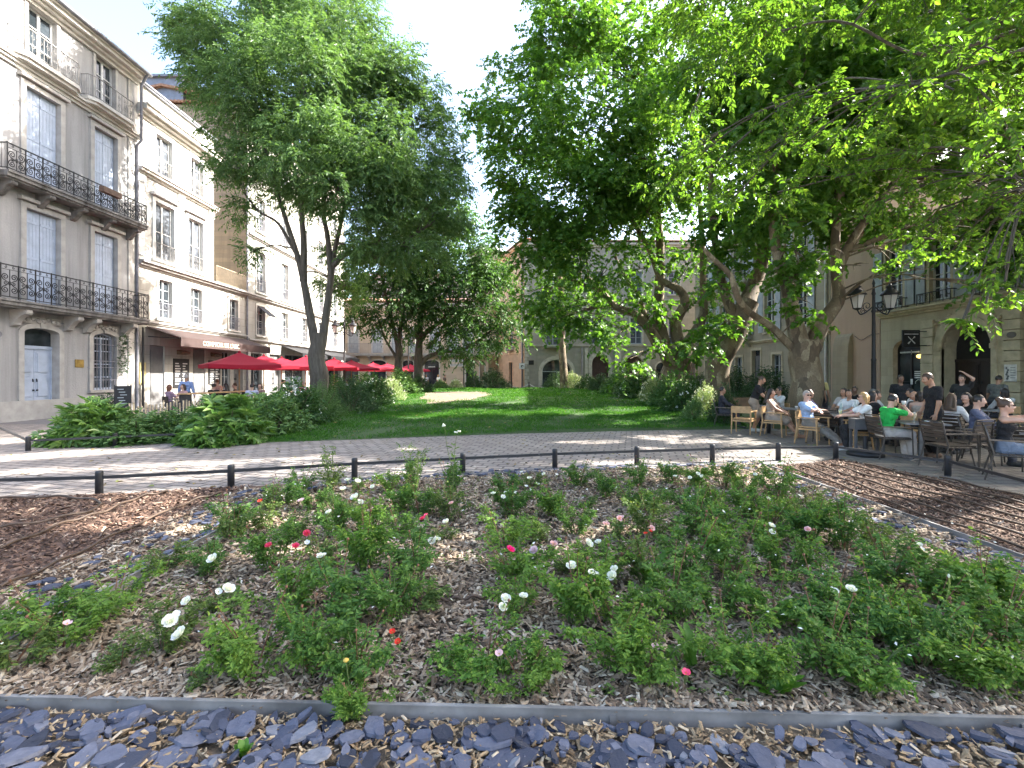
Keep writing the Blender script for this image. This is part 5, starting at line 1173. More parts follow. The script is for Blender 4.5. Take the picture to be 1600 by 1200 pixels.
cornice(r3, 0, L, 7.12, ((.1, .08), (.12, .22), (.1, .32)), M_trim, 'string_course'); cornice(r3, 0, L, 4.1, ((.08, .08), (.1, .2)), M_trim, 'string_course'); cornice(r3, 0, L, 11.5, ((.1, .1), (.1, .22)), M_trim, 'string_course'); cornice(r3, 0, L, 20.1, ((.2, .2), (.2, .4), (.1, .55)), M_trimw)
roof(r3, L, 20.6, 12, .5, .2)
rt = MB()
for k in range(46): rt.tube([(-.25, .2+k*.26, 20.72), (.35, .2+k*.26, 20.86)], .1, 6)
obj('eave_tiles', rt, M_roof, r3)
obj('skylight_box', MB().box(.2, 2.2, 4.6, 7.6, 20.9, 22.6).box(.0, 2.4, 4.4, 7.8, 22.6, 22.75), M_zinc, r3)
for a0, a1, pj in ((5.0, 10.2, 1.7), (10.6, 18.8, 1.9)):
    aw = MB(); aw.add([(a0, -.04, 4.05), (a1, -.04, 4.05), (a1, -pj, 3.45), (a0, -pj, 3.45), (a0, -.04, 4.0), (a1, -.04, 4.0), (a1, -pj, 3.4), (a0, -pj, 3.4)], [(0, 3, 2, 1), (4, 5, 6, 7), (0, 1, 5, 4), (1, 2, 6, 5), (3, 0, 4, 7)]); aw.box(a0, a1, -pj-.03, -pj, 3.1, 3.46)
    obj('awning', aw, M_black, r3)
aw = MB(); aw.add([(1.3, -.05, 6.7), (2.4, -.05, 6.7), (2.4, -.95, 6.0), (1.3, -.95, 6.0), (1.3, -.05, 6.66), (2.4, -.05, 6.66), (2.4, -.95, 5.96), (1.3, -.95, 5.96)], [(0, 3, 2, 1), (4, 5, 6, 7), (3, 0, 4, 7), (1, 2, 6, 5), (2, 3, 7, 6)]); obj('awning', aw, M_black, r3)['label'] = 'small black window awning'
obj('wall_plaque', MB().box(.9, 2.6, -.05, -.002, 3.5, 3.95), M_trimw, r3)

# --- low cream building closing the square, rounded at its right end
r4 = thing('stone_house', 'cream building with black arched shop fronts and a long iron balcony across the far side', 'building', (-23.5, 58, 0), 0, GB)
L, H = 20.3, 10.4; UX = lambda x: (x-800)/FPX*58+23.5
gs = [O(UX(535), UX(560), 0, 3.45, .35, .35), O(UX(578), UX(603), 0, 3.45, .35, .35), O(UX(629), UX(646), 0, 3.45, .3, .35), O(UX(663), UX(686), 0, 3.45, .35, .35), O(UX(728), UX(739), 0, 3.05, 0, .35), O(UX(750), UX(757), .2, 3.2, .35, .35)]
up = [O(UX(c), UX(c)+1.15, 4.35, 7.3) for c in (520, 545, 582, 612, 640, 672, 700, 724, 748)]
mb = MB(); wall_sheet(mb, L, H, gs+up); body(mb, L, H, 10)
for o in gs: surround(mb, o, .14, .04, False)
for o in up: surround(mb, o, .14, .05, False)
obj('wall', mb, [m_stucco('cream_render', (.60, .49, .36), (.40, .31, .22), .25, .3, (.36, .28, .2), 1.4, .42), M_trimw], r4)
for o in gs[:4]+gs[5:]: fill_window(r4, o, M_black, M_glass, 0, 'shop_window')
panel_door(r4, gs[4], M_browndoor)
for o in up: fill_shutters(r4, o, M_greyblue)
balcony(r4, UX(530), L, 4.2, .9, 1.2, 'bars', .2, consoles=11, rm=M_pipe)
cornice(r4, 0, L, 8.2, ((.12, .1), (.12, .2)), M_trimw, 'string_course'); cornice(r4, 0, L, 9.7, ((.2, .2), (.2, .4), (.1, .55)), M_trimw); roof(r4, L, 10.4, 10, .5, .2)
M_let = m_plain('white_lettering', (.7, .7, .68), .6)
for o in gs[2:4]:
    sb = MB(); c = (o['u0']+o['u1'])/2
    for k in range(8): sb.box(c-.42+k*.105, c-.42+k*.105+.07, .10, .12, 2.6, 2.6+.16*rng.uniform(.7, 1.1))
    obj('shop_lettering', sb, M_let, r4)
mb = MB(); mb.lathe([(1.5, 0), (1.5, 4.0), (1.7, 4.1), (1.7, 4.25), (1.5, 4.3), (1.5, 9.7), (1.8, 9.9), (1.8, 10.3), (1.2, 10.9), (.1, 11.3)], (L, 1.5, 0), 24)
obj('rounded_corner', mb, MATS['cream_render'], r4)
rt = thing('round_turret', 'round stone turret with a flat eave showing above the far roofs', 'tower', (-4.1, 76, 0))
obj('wall', MB().lathe([(2.6, 0), (2.6, 20.2), (2.75, 20.3), (2.75, 20.5)], n=28), m_stucco('turret_stone', (.33, .30, .26), (.2, .18, .15), .4, .4, (.16, .15, .13), .7, .35), rt)
obj('roof', MB().lathe([(2.9, 20.5), (3.1, 20.6), (3.1, 20.9), (2.2, 21.5), (.1, 22.3)], n=28), M_zinc, rt)
rb = thing('stone_house', 'plain pale house block rising behind the rounded corner of the cream building', 'building', (-22, 72, 0), 0, GB)
mb = MB(); ops = [O(c, c+1.1, z, z+2.2) for c in (2, 5, 8, 11, 14) for z in (9.5, 13)]; wall_sheet(mb, 17, 16.5, ops); body(mb, 17, 16.5, 8); obj('wall', mb, [MATS['pale_blocks'], M_trimw], rb)
for o in ops: fill_window(rb, o)
roof(rb, 17, 16.5, 8, .4, .22)

# --- orange house in the middle distance: oblique facade
a, b = np.array([-2.6, 62.0]), np.array([1.28, 50.0]); Lo = float(np.linalg.norm(b-a)); ang = math.atan2(b[1]-a[1], b[0]-a[0])
r5 = thing('stone_house', 'narrow orange rendered house with small iron balconies beside the grey corner', 'building', (a[0], a[1], 0), ang, GB)
H = 15.6
ops = [O(2.2, 3.2, 4.5, 6.9), O(7.7, 8.9, 4.6, 7.6), O(7.7, 8.9, 9.3, 11.8), O(2.2, 3.2, 9.3, 11.6)]; gs = [O(2.0, 3.0, .3, 2.2), O(2.2, 3.0, 2.8, 3.7), O(7.4, 8.7, 0, 3.1, 0, .3)]
mb = MB(); wall_sheet(mb, Lo, H, ops+gs); body(mb, Lo, H, 9)
for o in ops+gs: surround(mb, o, .16, .05)
obj('wall', mb, [m_stucco('orange_render', (.60, .40, .26), (.44, .29, .185), .35, .2, (.45, .25, .15), .7, .3), m_plain('peach_trim', (.62, .40, .25), .85)], r5)
for o in ops: fill_window(r5, o, M_white, M_glassl, 3)
for o in ops[:2]: balcony(r5, o['u0']-.25, o['u1']+.25, o['v0'], .5, 1.0, 'bars', .14)
for o in gs[:2]: fill_window(r5, o, M_browndoor, M_glass, 1)
panel_door(r5, gs[2], M_browndoor)
cornice(r5, 0, Lo, 4.0, ((.1, .06),), MATS['peach_trim'], 'string_course'); cornice(r5, 0, Lo, 15.2, ((.15, .12), (.15, .3)), MATS['peach_trim']); roof(r5, Lo, 15.6, 9, .4, .2)
obj('drainpipe', MB().tube([(Lo-.35, -.12, .1), (Lo-.35, -.12, 15)], .09, 8), M_pipe, r5)
obj('chimney', MB().box(1, 1.8, 3, 4, 15.8, 17.6).box(.9, 1.9, 2.9, 4.1, 17.6, 17.75), M_roof, r5)

# --- grey stone corner house facing the camera with arches
r6 = thing('stone_house', 'grey stone corner house with toothed quoins, a wide arched shop and two arched doorways', 'building', (1.3, 50, 0), 0, GB)
L, H = 18.6, 15.4; UX = lambda x: (x-800)/FPX*50-1.3
gs = [O(UX(847), UX(893), 0, 3.3, 1.25, .4), O(UX(925), UX(951), 0, 3.75, .85, .4), O(UX(977), UX(1005), 0, 3.7, .9, .4), O(UX(1025), UX(1043), .55, 3.0, .6, .3), O(UX(1075), UX(1092), .5, 3.0, .6, .3)]
up = [O(UX(853), UX(875), 4.75, 7.4), O(UX(925), UX(943), 4.9, 7.6), O(UX(985), UX(1003), 4.9, 7.6), O(UX(1045), UX(1062), 4.9, 7.6), O(UX(856), UX(874), 10, 12.4), O(UX(925), UX(943), 10, 12.4), O(UX(985), UX(1003), 10, 12.4), O(UX(1045), UX(1062), 10, 12.4)]
mb = MB(); wall_sheet(mb, L, H, gs+up); body(mb, L, H, 10)
for o in gs[:3]: surround(mb, o, .38, .06, False, key=True)
for o in gs[3:]+up: surround(mb, o, .15, .05)
for k in range(40): z = .1+k*.385; wq = .45 if k % 2 else .28; mb.box(.0, wq, -.035, 0, z, z+.33, 1)
for c in (UX(916), UX(963), UX(968), UX(1013)): mb.box(c-.16, c+.16, -.09, 0, 0, 4.5, 1)
obj('wall', mb, [m_stucco('grey_rubble', (.33, .305, .25), (.20, .185, .15), .35, .4, (.24, .22, .18), .55, .26), m_plain('grey_dressed', (.40, .37, .31), .85, 0, .2, 3, .3)], r6)
fill_window(r6, gs[0], M_greyblue, M_glass, 0, 'shop_window')
for o in gs[1:3]: panel_door(r6, o, M_reddoor, 0, M_reddoor, ((.05, .3), (.35, .62), (.67, .95)))
for o in gs[3:]: fill_window(r6, o, M_browndoor, M_glass, 2)
for o in up: fill_window(r6, o, M_greyblue, M_glassl, 3)
balcony(r6, UX(848), UX(880), 4.72, .55, 1.05, 'bars', .18, rm=M_pipe)
cornice(r6, 0, L, 4.62, ((.09, .06), (.09, .12)), MATS['grey_dressed'], 'string_course'); cornice(r6, 0, L, 9.3, ((.1, .06), (.1, .12)), MATS['grey_dressed'], 'string_course'); cornice(r6, 0, L, 14.9, ((.2, .2), (.2, .4)), MATS['grey_dressed']); roof(r6, L, 15.4, 10, .5, .2)
obj('drainpipe', MB().tube([(UX(909), -.12, .1), (UX(909), -.12, 4.6)], .07, 8), M_pipe, r6)
obj('wall_plaque', MB().box(UX(826), UX(834), -.04, -.001, 2.75, 3.2), M_dark, r6)
obj('notice_board', MB().box(UX(968.5), UX(974), -.13, -.091, 2.0, 2.7), M_white, r6)

# --- right hand houses, facades running along the square
XR = 17.8
def right_house(label, d0, d1, H, wallname, base, stain, blocks, depth=9):
    r = thing('stone_house', label, 'building', (XR, d1, 0), rad(-90), GB); return r
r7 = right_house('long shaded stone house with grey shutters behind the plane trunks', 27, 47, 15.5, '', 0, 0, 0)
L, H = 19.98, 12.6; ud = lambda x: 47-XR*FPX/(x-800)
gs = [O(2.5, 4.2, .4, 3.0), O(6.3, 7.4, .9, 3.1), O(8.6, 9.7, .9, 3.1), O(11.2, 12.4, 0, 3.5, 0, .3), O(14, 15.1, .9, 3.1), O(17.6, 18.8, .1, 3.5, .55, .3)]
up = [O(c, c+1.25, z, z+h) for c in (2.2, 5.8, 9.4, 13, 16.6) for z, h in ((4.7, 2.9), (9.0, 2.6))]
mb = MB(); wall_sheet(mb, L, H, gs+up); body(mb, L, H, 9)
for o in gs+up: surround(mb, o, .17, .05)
obj('wall', mb, [m_stucco('dull_ochre_stone', (.36, .315, .225), (.21, .18, .13), .4, .35, (.2, .17, .13), .9, .38), m_plain('ochre_dressed', (.42, .36, .25), .85, 0, .2, 3, .3)], r7)  # dull ochre stone with random stains and block joints
for o in gs[:3]+gs[4:]: fill_window(r7, o, M_greyblue, M_glass, 2)
panel_door(r7, gs[3], M_shopgrey, .5)
for o in up: fill_window(r7, o, M_white, M_glass, 3); open_shutters(r7, o, M_greyblue)
balcony(r7, 4.8, 11.2, 4.6, .75, 1.0, 'scroll', .2, consoles=4); 
for o in up:
    if o['v0'] > 8: balcony(r7, o['u0']-.35, o['u1']+.35, 8.95, .5, .95, 'light', .16, rm=M_black)
cornice(r7, 0, L, 4.0, ((.1, .1), (.1, .2)), MATS['ochre_dressed'], 'string_course'); cornice(r7, 0, L, 8.3, ((.1, .1), (.1, .2)), MATS['ochre_dressed'], 'string_course'); cornice(r7, 0, L, 12.1, ((.2, .2), (.2, .4)), MATS['ochre_dressed']); roof(r7, L, 12.6, 9, .5, .2)
obj('drainpipe', MB().tube([(L-.25, -.1, .1), (L-.25, -.1, 13.9)], .07, 8), M_trimw, r7)
r8 = right_house('plain pink plastered wall with a stone buttress beside the street lamp', 23.35, 26.98, 10, '', 0, 0, 0); r8.location = (XR, 26.98, 0)
mb = MB(); wall_sheet(mb, 3.6, 8.9, []); body(mb, 3.6, 8.9, 8); mb.box(0, 3.6, -.04, 0, 0, .8)
obj('wall', mb, m_stucco('pink_plaster', (.46, .32, .225), (.30, .215, .15), .3), r8)
bt = MB(); prof = [(-.002, 0), (-.3, 0), (-.28, 2.6), (-.24, 3.3), (-.14, 3.75), (-.002, 3.9)]; bt.prism(prof, .55, 1.75, 'x'); obj('buttress', bt, m_stucco('buttress_stone', (.38, .31, .20), (.24, .19, .125), .4, .3, (.2, .16, .11), .6, .3), r8)
roof(r8, 3.6, 8.9, 8, .3, .06)
wb = MB().tube(curve_pts([(1.9, -.03, 3.75), (2.4, -.03, 3.5), (3.0, -.03, 3.7), (3.6, -.03, 3.72)], 16), .014, 4); obj('wall_cable', wb, M_black, r8)
# nearest house on the right: restaurant door and arched portal
r9 = thing('stone_house', 'ochre stone house with a tall arched portal and a restaurant door, nearest on the right', 'building', (XR, 23.33, 0), rad(-90), GB)
L, H = 13.3, 8.05; ur = lambda x: 23.33-XR*FPX/(x-800)
shop = O(.75, 2.3, .0, 3.35, .5, .3); portal = O(3.42, 5.52, 0, 3.85, 1.05, .55); g3 = O(8.3, 9.6, .9, 3.2, .3, .3)
up = [O(.35, 1.35, 4.85, 7.6), O(2.75, 3.75, 4.85, 7.6), O(5.25, 6.25, 4.85, 7.6), O(8.2, 9.2, 4.85, 7.6), O(10.9, 11.9, 4.85, 7.6)]
mb = MB(); wall_sheet(mb, L, H, [shop, portal, g3]+up); body(mb, L, H, 8)
surround(mb, portal, .42, .1, False); surround(mb, portal, .2, .16, False); surround(mb, g3, .17, .05)
for o in up: surround(mb, o, .14, .04, False)
for c in (2.72, 6.22):
    for k in range(11): mb.box(c-.3, c+.3, -.13, 0, .02+k*.37, .36+k*.37, 1)
for sx in (3.22, 5.52): mb.box(sx, sx+.2, -.22, -.161, 2.72, 2.9, 1)
for k in range(26):        # carved garland in the spandrels
    t = k/25; uu = 3.05+t*2.8; zz = 4.1+.13*math.sin(k*1.3)-.28*abs(2*t-1)**2
    if not (3.8 < uu < 5.1): mb.ell((uu, -.05, zz), (.10, .05, .06), 8, 5, 1)
obj('wall', mb, [m_stucco('ochre_blocks', (.50, .43, .29), (.31, .26, .17), .35, .3, (.26, .21, .13), .85, .42), m_plain('ochre_carved', (.47, .40, .265), .85, 0, .2, 4, .4)], r9)
fill_window(r9, shop, M_black, M_glass, 1, 'restaurant_door'); panel_door(r9, portal, M_browndoor, .55, M_dark); fill_window(r9, g3)
for o in up: fill_window(r9, o, M_white, M_glass, 4); open_shutters(r9, o, M_greyblue, .55); railing(r9, o['u0']-.3, o['u1']+.3, -.32, 4.72, 5.2, 'light', M_black, True, -.02)
cornice(r9, 0, L, 4.42, ((.1, .1), (.1, .22), (.08, .34)), MATS['ochre_carved'], 'string_course'); cornice(r9, 0, L, 7.76, ((.14, .2), (.14, .36)), MATS['ochre_carved']); roof(r9, L, 8.05, 8, .36, .04)
obj('drainpipe', MB().tube([(6.75, -.1, .1), (6.75, -.1, 4.3)], .06, 8), MATS['ochre_carved'], r9)
obj('house_number_plate', MB().prism([(6.25+.16*math.cos(t), 3.15+.11*math.sin(t)) for t in np.linspace(0, 6.28, 17)[:-1]], -.16, -.131, 'y'), m_plain('enamel_brown', (.12, .1, .08), .5), r9)
# signs on the restaurant
sg = thing('hanging_sign', 'square black projecting sign with crossed white cutlery by the restaurant door', 'sign', (17.0, 20.6, 3.28))
sb = MB().box(-.36, .36, -.04, .04, -.36, .36); obj('sign_panel', sb, M_black, sg); obj('sign_bracket', MB().tube([(.3, 0, .3), (.82, 0, .3)], .02, 6).tube([(.3, 0, -.3), (.82, 0, -.3)], .02, 6), M_metal, sg)
kb = MB(); 
def kn(a, b, w0, w1):
    a, b = np.array(a), np.array(b); d = (b-a)/np.linalg.norm(b-a); n = np.array([-d[1], d[0]]); kb.prism([tuple(a-n*w0), tuple(b-n*w1), tuple(b+n*w1), tuple(a+n*w0)], -.048, -.041, 'y')
kn((-.15, .08), (.15, -.22), .016, .022); kn((.14, .08), (.0, -.06), .012, .006); kn((.14, .08), (.08, .02), .03, .018); kn((-.03, -.1), (-.09, -.16), .008, .012); kn((-.08, -.15), (-.15, -.22), .028, .03)
obj('crossed_cutlery', kb, M_let, sg)
lb = MB()
for k in range(12): lb.box(-.3+k*.05, -.3+k*.05+.034, -.048, -.041, .165, .205)
obj('sign_lettering', lb, M_let, sg)
lb = MB()
for k in range(14): lb.box(-.3+k*.044, -.3+k*.044+.02, -.048, -.041, .27, .29)
obj('sign_small_lettering', lb, M_shopgrey, sg)
lb = MB()
for k in range(17):
    if k != 8: lb.box(.92+k*.075, .92+k*.075+.05, .2, .21, 2.72, 2.79)
lb.box(.92+8*.075+.02, .92+8*.075+.03, .2, .21, 2.65, 2.85)
obj('door_lettering', lb, M_let, r9)
lb = MB()
for k in range(4): lb.box(1.72, 2.2, .2, .21, 1.85-k*.09, 1.9-k*.09)
for k in range(9): t = math.pi*k/8; lb.box(1.95+.18*math.cos(t)-.02, 1.95+.18*math.cos(t)+.02, .2, .21, 1.35+.15*math.sin(t), 1.38+.15*math.sin(t))
lb.box(1.5, 1.62, .2, .21, 1.3, 1.55); obj('door_sticker', lb, M_let, r9)
po = obj('poster', MB().box(6.0, 6.42, -.15, -.131, 1.5, 2.1), m_plain('paper', (.62, .6, .55), .8), r9); pk = MB()
for k in range(5): pk.box(6.22, 6.39, -.153, -.15, 1.98-k*.09, 2.0-k*.09)
for k in range(6): pk.ell((6.11+.03*math.sin(k*2.1), -.152, 1.6+k*.075), (.05-.004*k, .003, .045), 8, 4)
obj('poster_print', pk, M_shopgrey, po)
lm = thing('pendant_lamp', 'small glowing yellow lamp behind the restaurant door glass', 'lamp', (17.93, 21.25, 2.55)); lm.location = (XR+.14, 21.25, 2.55)
obj('bulb', MB().ell((0, 0, 0), (.10, .17, .09), 10, 8), m_emit('lamp_glow', (1, .62, .15), .9), lm); obj('cord', MB().tube([(0, 0, .08), (0, 0, .7)], .008, 5), M_black, lm)
# ---------------------------------------------------------------- street lamps
M_lampglass = m_clear('lantern_glass', (.75, .72, .66), .55, .15)
def street_lamp(label, x, y, h=5.0, arm_ang=0.0):
    r = thing('street_lamp', label, 'street lamp', (x, y, 0), arm_ang, 'street lamps'); 
    post = MB().lathe([(.2, 0), (.2, .12), (.16, .2), (.15, .5), (.12, .62), (.13, .9), (.085, 1.0), (.075, 1.1), (.07, 2.2), (.085, 2.25), (.062, 2.3), (.05, h-1.15), (.075, h-1.1), (.05, h-1.03), (.045, h-.55), (.07, h-.5), (.05, h-.42), (.03, h-.2), (.05, h-.15), (.012, h)], n=12)
    obj('post', post, M_black, r)
    for s in (-1, 1):
        q = curve_pts([(s*.05, 0, h-.95), (s*.25, 0, h-1.12), (s*.45, 0, h-1.2), (s*.56, 0, h-1.05)], 18); ab = MB().tube(q, .022, 6)
        ab.tube([(p[0]*s, 0, p[1]) for p in spiral(.22, h-.92, .17, 1.4, -math.pi*.6, 1)], .014, 5); ab.tube([(p[0]*s, 0, p[1]) for p in spiral(.36, h-1.1, .1, 1.3, math.pi*.6, -1)], .012, 5)
        obj('arm', ab, M_black, r)
        c = np.array([s*.56, 0, h-1.0]); fb = MB(); k = 6; a = np.arange(k)/k*6.283
        b0 = [c+(.13*math.cos(t), .13*math.sin(t), .0) for t in a]; b1 = [c+(.235*math.cos(t), .235*math.sin(t), .46) for t in a]
        for i in range(k): fb.tube([b0[i], b1[i]], .012, 4); fb.tube([b1[i], b1[(i+1) % k]], .014, 4); fb.tube([b0[i], b0[(i+1) % k]], .012, 4)
        fb.lathe([(.02, -.06), (.10, -.03), (.14, 0), (.14, .012)], c, k); fb.lathe([(.29, .46), (.27, .50), (.2, .6), (.11, .66), (.1, .72), (.13, .74), (.05, .8), (.02, .88)], c, 12)
        lan = obj('lantern', fb, M_black, r)
        obj('lantern_glass', MB().add(b0+b1, [(i, (i+1) % k, k+(i+1) % k, k+i) for i in range(k)]), M_lampglass, lan)
        obj('bulb', MB().ell(c+(0, 0, .2), (.05, .05, .09), 8, 6), M_white, lan)
    return r
street_lamp('double lantern street lamp by the terrace in front of the pink wall', 12.35, 16.5, 5.0)
street_lamp('double lantern street lamp in front of the cream building beside the red parasols', *P(538, 600, 31)[:2], 5.4)
street_lamp('double lantern street lamp half hidden behind the two slimmer trees', *P(638, 600, 45)[:2], 5.6)

# ---------------------------------------------------------------- parasols
M_red = m_plain('red_canvas', (.50, .015, .03), .8, 0, .12, 4)
def t_red():
    t = NT('red_parasol_cloth'); c = t.mix(t.noise(t.coords(), 3, 3), (.32, .008, .028), (.42, .012, .04))
    b = t.n('BsdfPrincipled', {'Base Color': c, 'Roughness': .8}); tr = t.n('BsdfTranslucent', {'Color': (.5, .015, .04, 1)})
    m = t.n('MixShader', {0: .3, 1: b.outputs[0], 2: tr.outputs[0]}); t.t.links.new(m.outputs[0], t.out.inputs[0]); return t.mat
M_redc = t_red()
def parasol(label, x, y, rot, size=3.0, eave=2.2, apex=2.8):
    r = thing('parasol', label, 'parasol', (x, y, 0), rot, 'red parasols over the cafe terrace'); h = size/2; mb = MB(); n = 6
    def pt(i, t):      # i in 0..4n around the rim
        sd, q = divmod(i % (4*n), n); f = q/n*2-1
        p = [(f, -1), (1, f), (-f, 1), (-1, -f)][sd]; sag = .06*math.sin(math.pi*t)*(-1) - .05*(1-abs(f))*t
        return (p[0]*h*t, p[1]*h*t, apex+(eave-apex)*t+sag*.8)
    V = [pt(i, t) for t in (.04, .35, .7, 1.0) for i in range(4*n)]; k = 4*n
    V += [(x_, y_, z-.16) for x_, y_, z in V[-k:]]
    mb.add(V, [(j*k+i, j*k+(i+1) % k, (j+1)*k+(i+1) % k, (j+1)*k+i) for j in range(3) for i in range(k)]+[(3*k+i, 3*k+(i+1) % k, 4*k+(i+1) % k, 4*k+i) for i in range(k)])
    mb.lathe([(.07, apex-.03), (.06, apex+.03), (.02, apex+.07)], n=8)
    obj('canopy', mb, M_redc, r)
    obj('pole', MB().tube([(0, 0, .05), (0, 0, apex-.02)], .028, 8), M_pale if False else M_wood, r)
    rb = MB()
    for sx, sy in ((1, 1), (1, -1), (-1, 1), (-1, -1)): rb.tube([(0, 0, apex-.1), (sx*h*.96, sy*h*.96, eave-.02)], .012, 4); rb.tube([(0, 0, apex-.75), (sx*h*.5, sy*h*.5, (apex+eave)/2-.07)], .01, 4)
    obj('ribs', rb, M_wood, r)
    obj('base', MB().lathe([(.3, 0), (.3, .06), (.08, .09), (.05, .3)], n=16), M_metal, r)
    return r
for lab, x, d, rot, sz in (('red parasol nearest the white house, in front of the menu boards', 374, 22.5, 40, 2.9), ('red parasol just behind the one nearest the menu boards', 412, 26, 38, 2.9), ('third red parasol from the menu boards, half hidden behind two others', 440, 29.5, 42, 3),
     ('red parasol left of the twin-stemmed trunk, catching the sun', 478, 27.5, 20, 3), ('small red parasol directly behind the twin-stemmed trunk', 494, 33, 45, 3), ('sunlit red parasol just right of the twin-stemmed trunk', 522, 31, 15, 3), ('red parasol behind the lamp post, before the cream building', 549, 36, 35, 3.2),
     ('red parasol in front of the second black arched shop', 583, 42, 30, 3), ('red parasol touching its neighbour in front of the second black arched shop', 605, 45, 42, 3.2), ('last red parasol, half hidden by the slim grey trunk', 641, 50, 40, 3)):
    p = P(x, 600, d); parasol(lab, p[0], p[1], rad(rot), sz, 2.2, 2.78)
r = thing('parasol', 'closed red parasol hanging straight down beside the slim grey trunk', 'parasol', tuple(P(619, 600, 47)[:2])+(0,))
obj('pole', MB().tube([(0, 0, 0), (0, 0, 2.75)], .03, 8), M_wood, r); obj('canopy', MB().lathe([(.14, .9), (.2, 1.1), (.16, 1.7), (.1, 2.5), (.03, 2.72)], n=9), M_redc, r); obj('base', MB().lathe([(.3, 0), (.3, .06), (.06, .1)], n=14), M_metal, r)
r = thing('parasol_stand', 'round black parasol base without its parasol, standing in the sun by the fence end', 'parasol base', tuple(G(1352, 712))+(0,))
obj('base_plate', MB().lathe([(.34, 0), (.34, .07), (.31, .09), (.06, .1)], n=24), M_black, r); obj('tube', MB().tube([(0, 0, .09), (0, 0, .42)], .045, 10), M_black, r); obj('clamp_knob', MB().tube([(.04, 0, .33), (.11, 0, .33)], .014, 6), M_black, r)

# ---------------------------------------------------------------- chairs and tables (facing local -y)
CH = 'terrace chairs'; M_chairmetal = m_plain('chair_metal', (.07, .062, .055), .4, .5)
def wood_chair():
    r = thing('armchair', '', 'chair', (0, 0, 0))
    obj('seat', MB().prism([(-.25, -.27), (.25, -.27), (.24, .2), (-.24, .2)], .425, .455, 'z'), M_wood, r)
    for sx in (-1, 1):
        obj('leg', MB().tube([(sx*.275, -.26, 0), (sx*.27, -.24, .655)], [.017, .024], 8), M_wood, r)
        obj('leg', MB().tube([(sx*.255, .30, 0), (sx*.26, .23, .45), (sx*.255, .27, .80)], [.017, .024, .018], 8), M_wood, r)
        obj('armrest', MB().prism([(sx*.245, -.3), (sx*.305, -.3), (sx*.3, .05), (sx*.275, .28), (sx*.235, .28), (sx*.245, .05)], .655, .68, 'z'), M_wood, r)
    a = np.linspace(-.25, .25, 9); yb = lambda x: .30-.7*x*x; mb = MB()
    for i in range(8):
        p, q = a[i], a[i+1]; mb.prism([(p, yb(p)), (q, yb(q)), (q, yb(q)+.022), (p, yb(p)+.022)], .62, .82, 'z')
    obj('backrest', mb, M_wood, r)
    obj('stretcher', MB().bar((-.255, -.25, .38), (.255, -.25, .38), .02, .045).bar((-.25, -.25, .385), (-.25, .24, .385), .02, .04).bar((.25, -.25, .385), (.25, .24, .385), .02, .04).bar((-.25, .24, .385), (.25, .24, .385), .02, .04), M_wood, r)
    return r
def slat_chair():
    r = thing('armchair', '', 'chair', (0, 0, 0)); mb = MB()
    for i in range(6): mb.box(-.25, .25, -.27+i*.085, -.20+i*.085, .43, .45)
    obj('seat', mb, M_darkwood, r); mb = MB()
    for i in range(5): z = .53+i*.075; y = .245+(z-.45)*.22; mb.obox((0, y, z), (.48, .016, .058), np.array([[1, 0, 0], [0, math.cos(.22), math.sin(.22)], [0, -math.sin(.22), math.cos(.22)]]))
    obj('backrest', mb, M_darkwood, r)
    for sx in (-1, 1):
        obj('leg', MB().tube([(sx*.285, -.29, 0), (sx*.275, -.27, .655)], .014, 8), M_chairmetal, r)
        obj('leg', MB().tube([(sx*.275, .34, 0), (sx*.265, .23, .44), (sx*.262, .335, .88), (sx*.25, .345, .90)], .014, 8), M_chairmetal, r)
        obj('armrest', MB().box(sx*.285-.028, sx*.285+.028, -.3, .29, .657, .68), m_plain('arm_wood', (.16, .125, .095), .5), r)
    obj('frame', MB().tube([(-.275, -.27, .415), (.275, -.27, .415)], .012, 6).tube([(-.27, -.27, .415), (-.262, .23, .415)], .012, 6).tube([(.27, -.27, .415), (.262, .23, .415)], .012, 6).tube([(-.262, .24, .415), (.262, .24, .415)], .012, 6)  , M_chairmetal, r); obj('top_rail', MB().tube([(-.255, .34, .89), (.255, .34, .89)], .012, 6), M_chairmetal, r)
    return r
def cafe_chair():
    r = thing('cafe_chair', '', 'chair', (0, 0, 0)); obj('seat', MB().prism([(-.2, -.2), (.2, -.2), (.19, .2), (-.19, .2)], .44, .465, 'z'), M_darkwood, r)
    for sx in (-1, 1):
        obj('leg', MB().tube([(sx*.19, -.19, 0), (sx*.185, -.18, .44)], .013, 6), M_metal, r); obj('leg', MB().tube([(sx*.19, .22, 0), (sx*.185, .18, .44), (sx*.18, .26, .86)], .013, 6), M_metal, r)
    obj('backrest', MB().box(-.18, .18, .235, .262, .62, .86), M_darkwood, r); return r
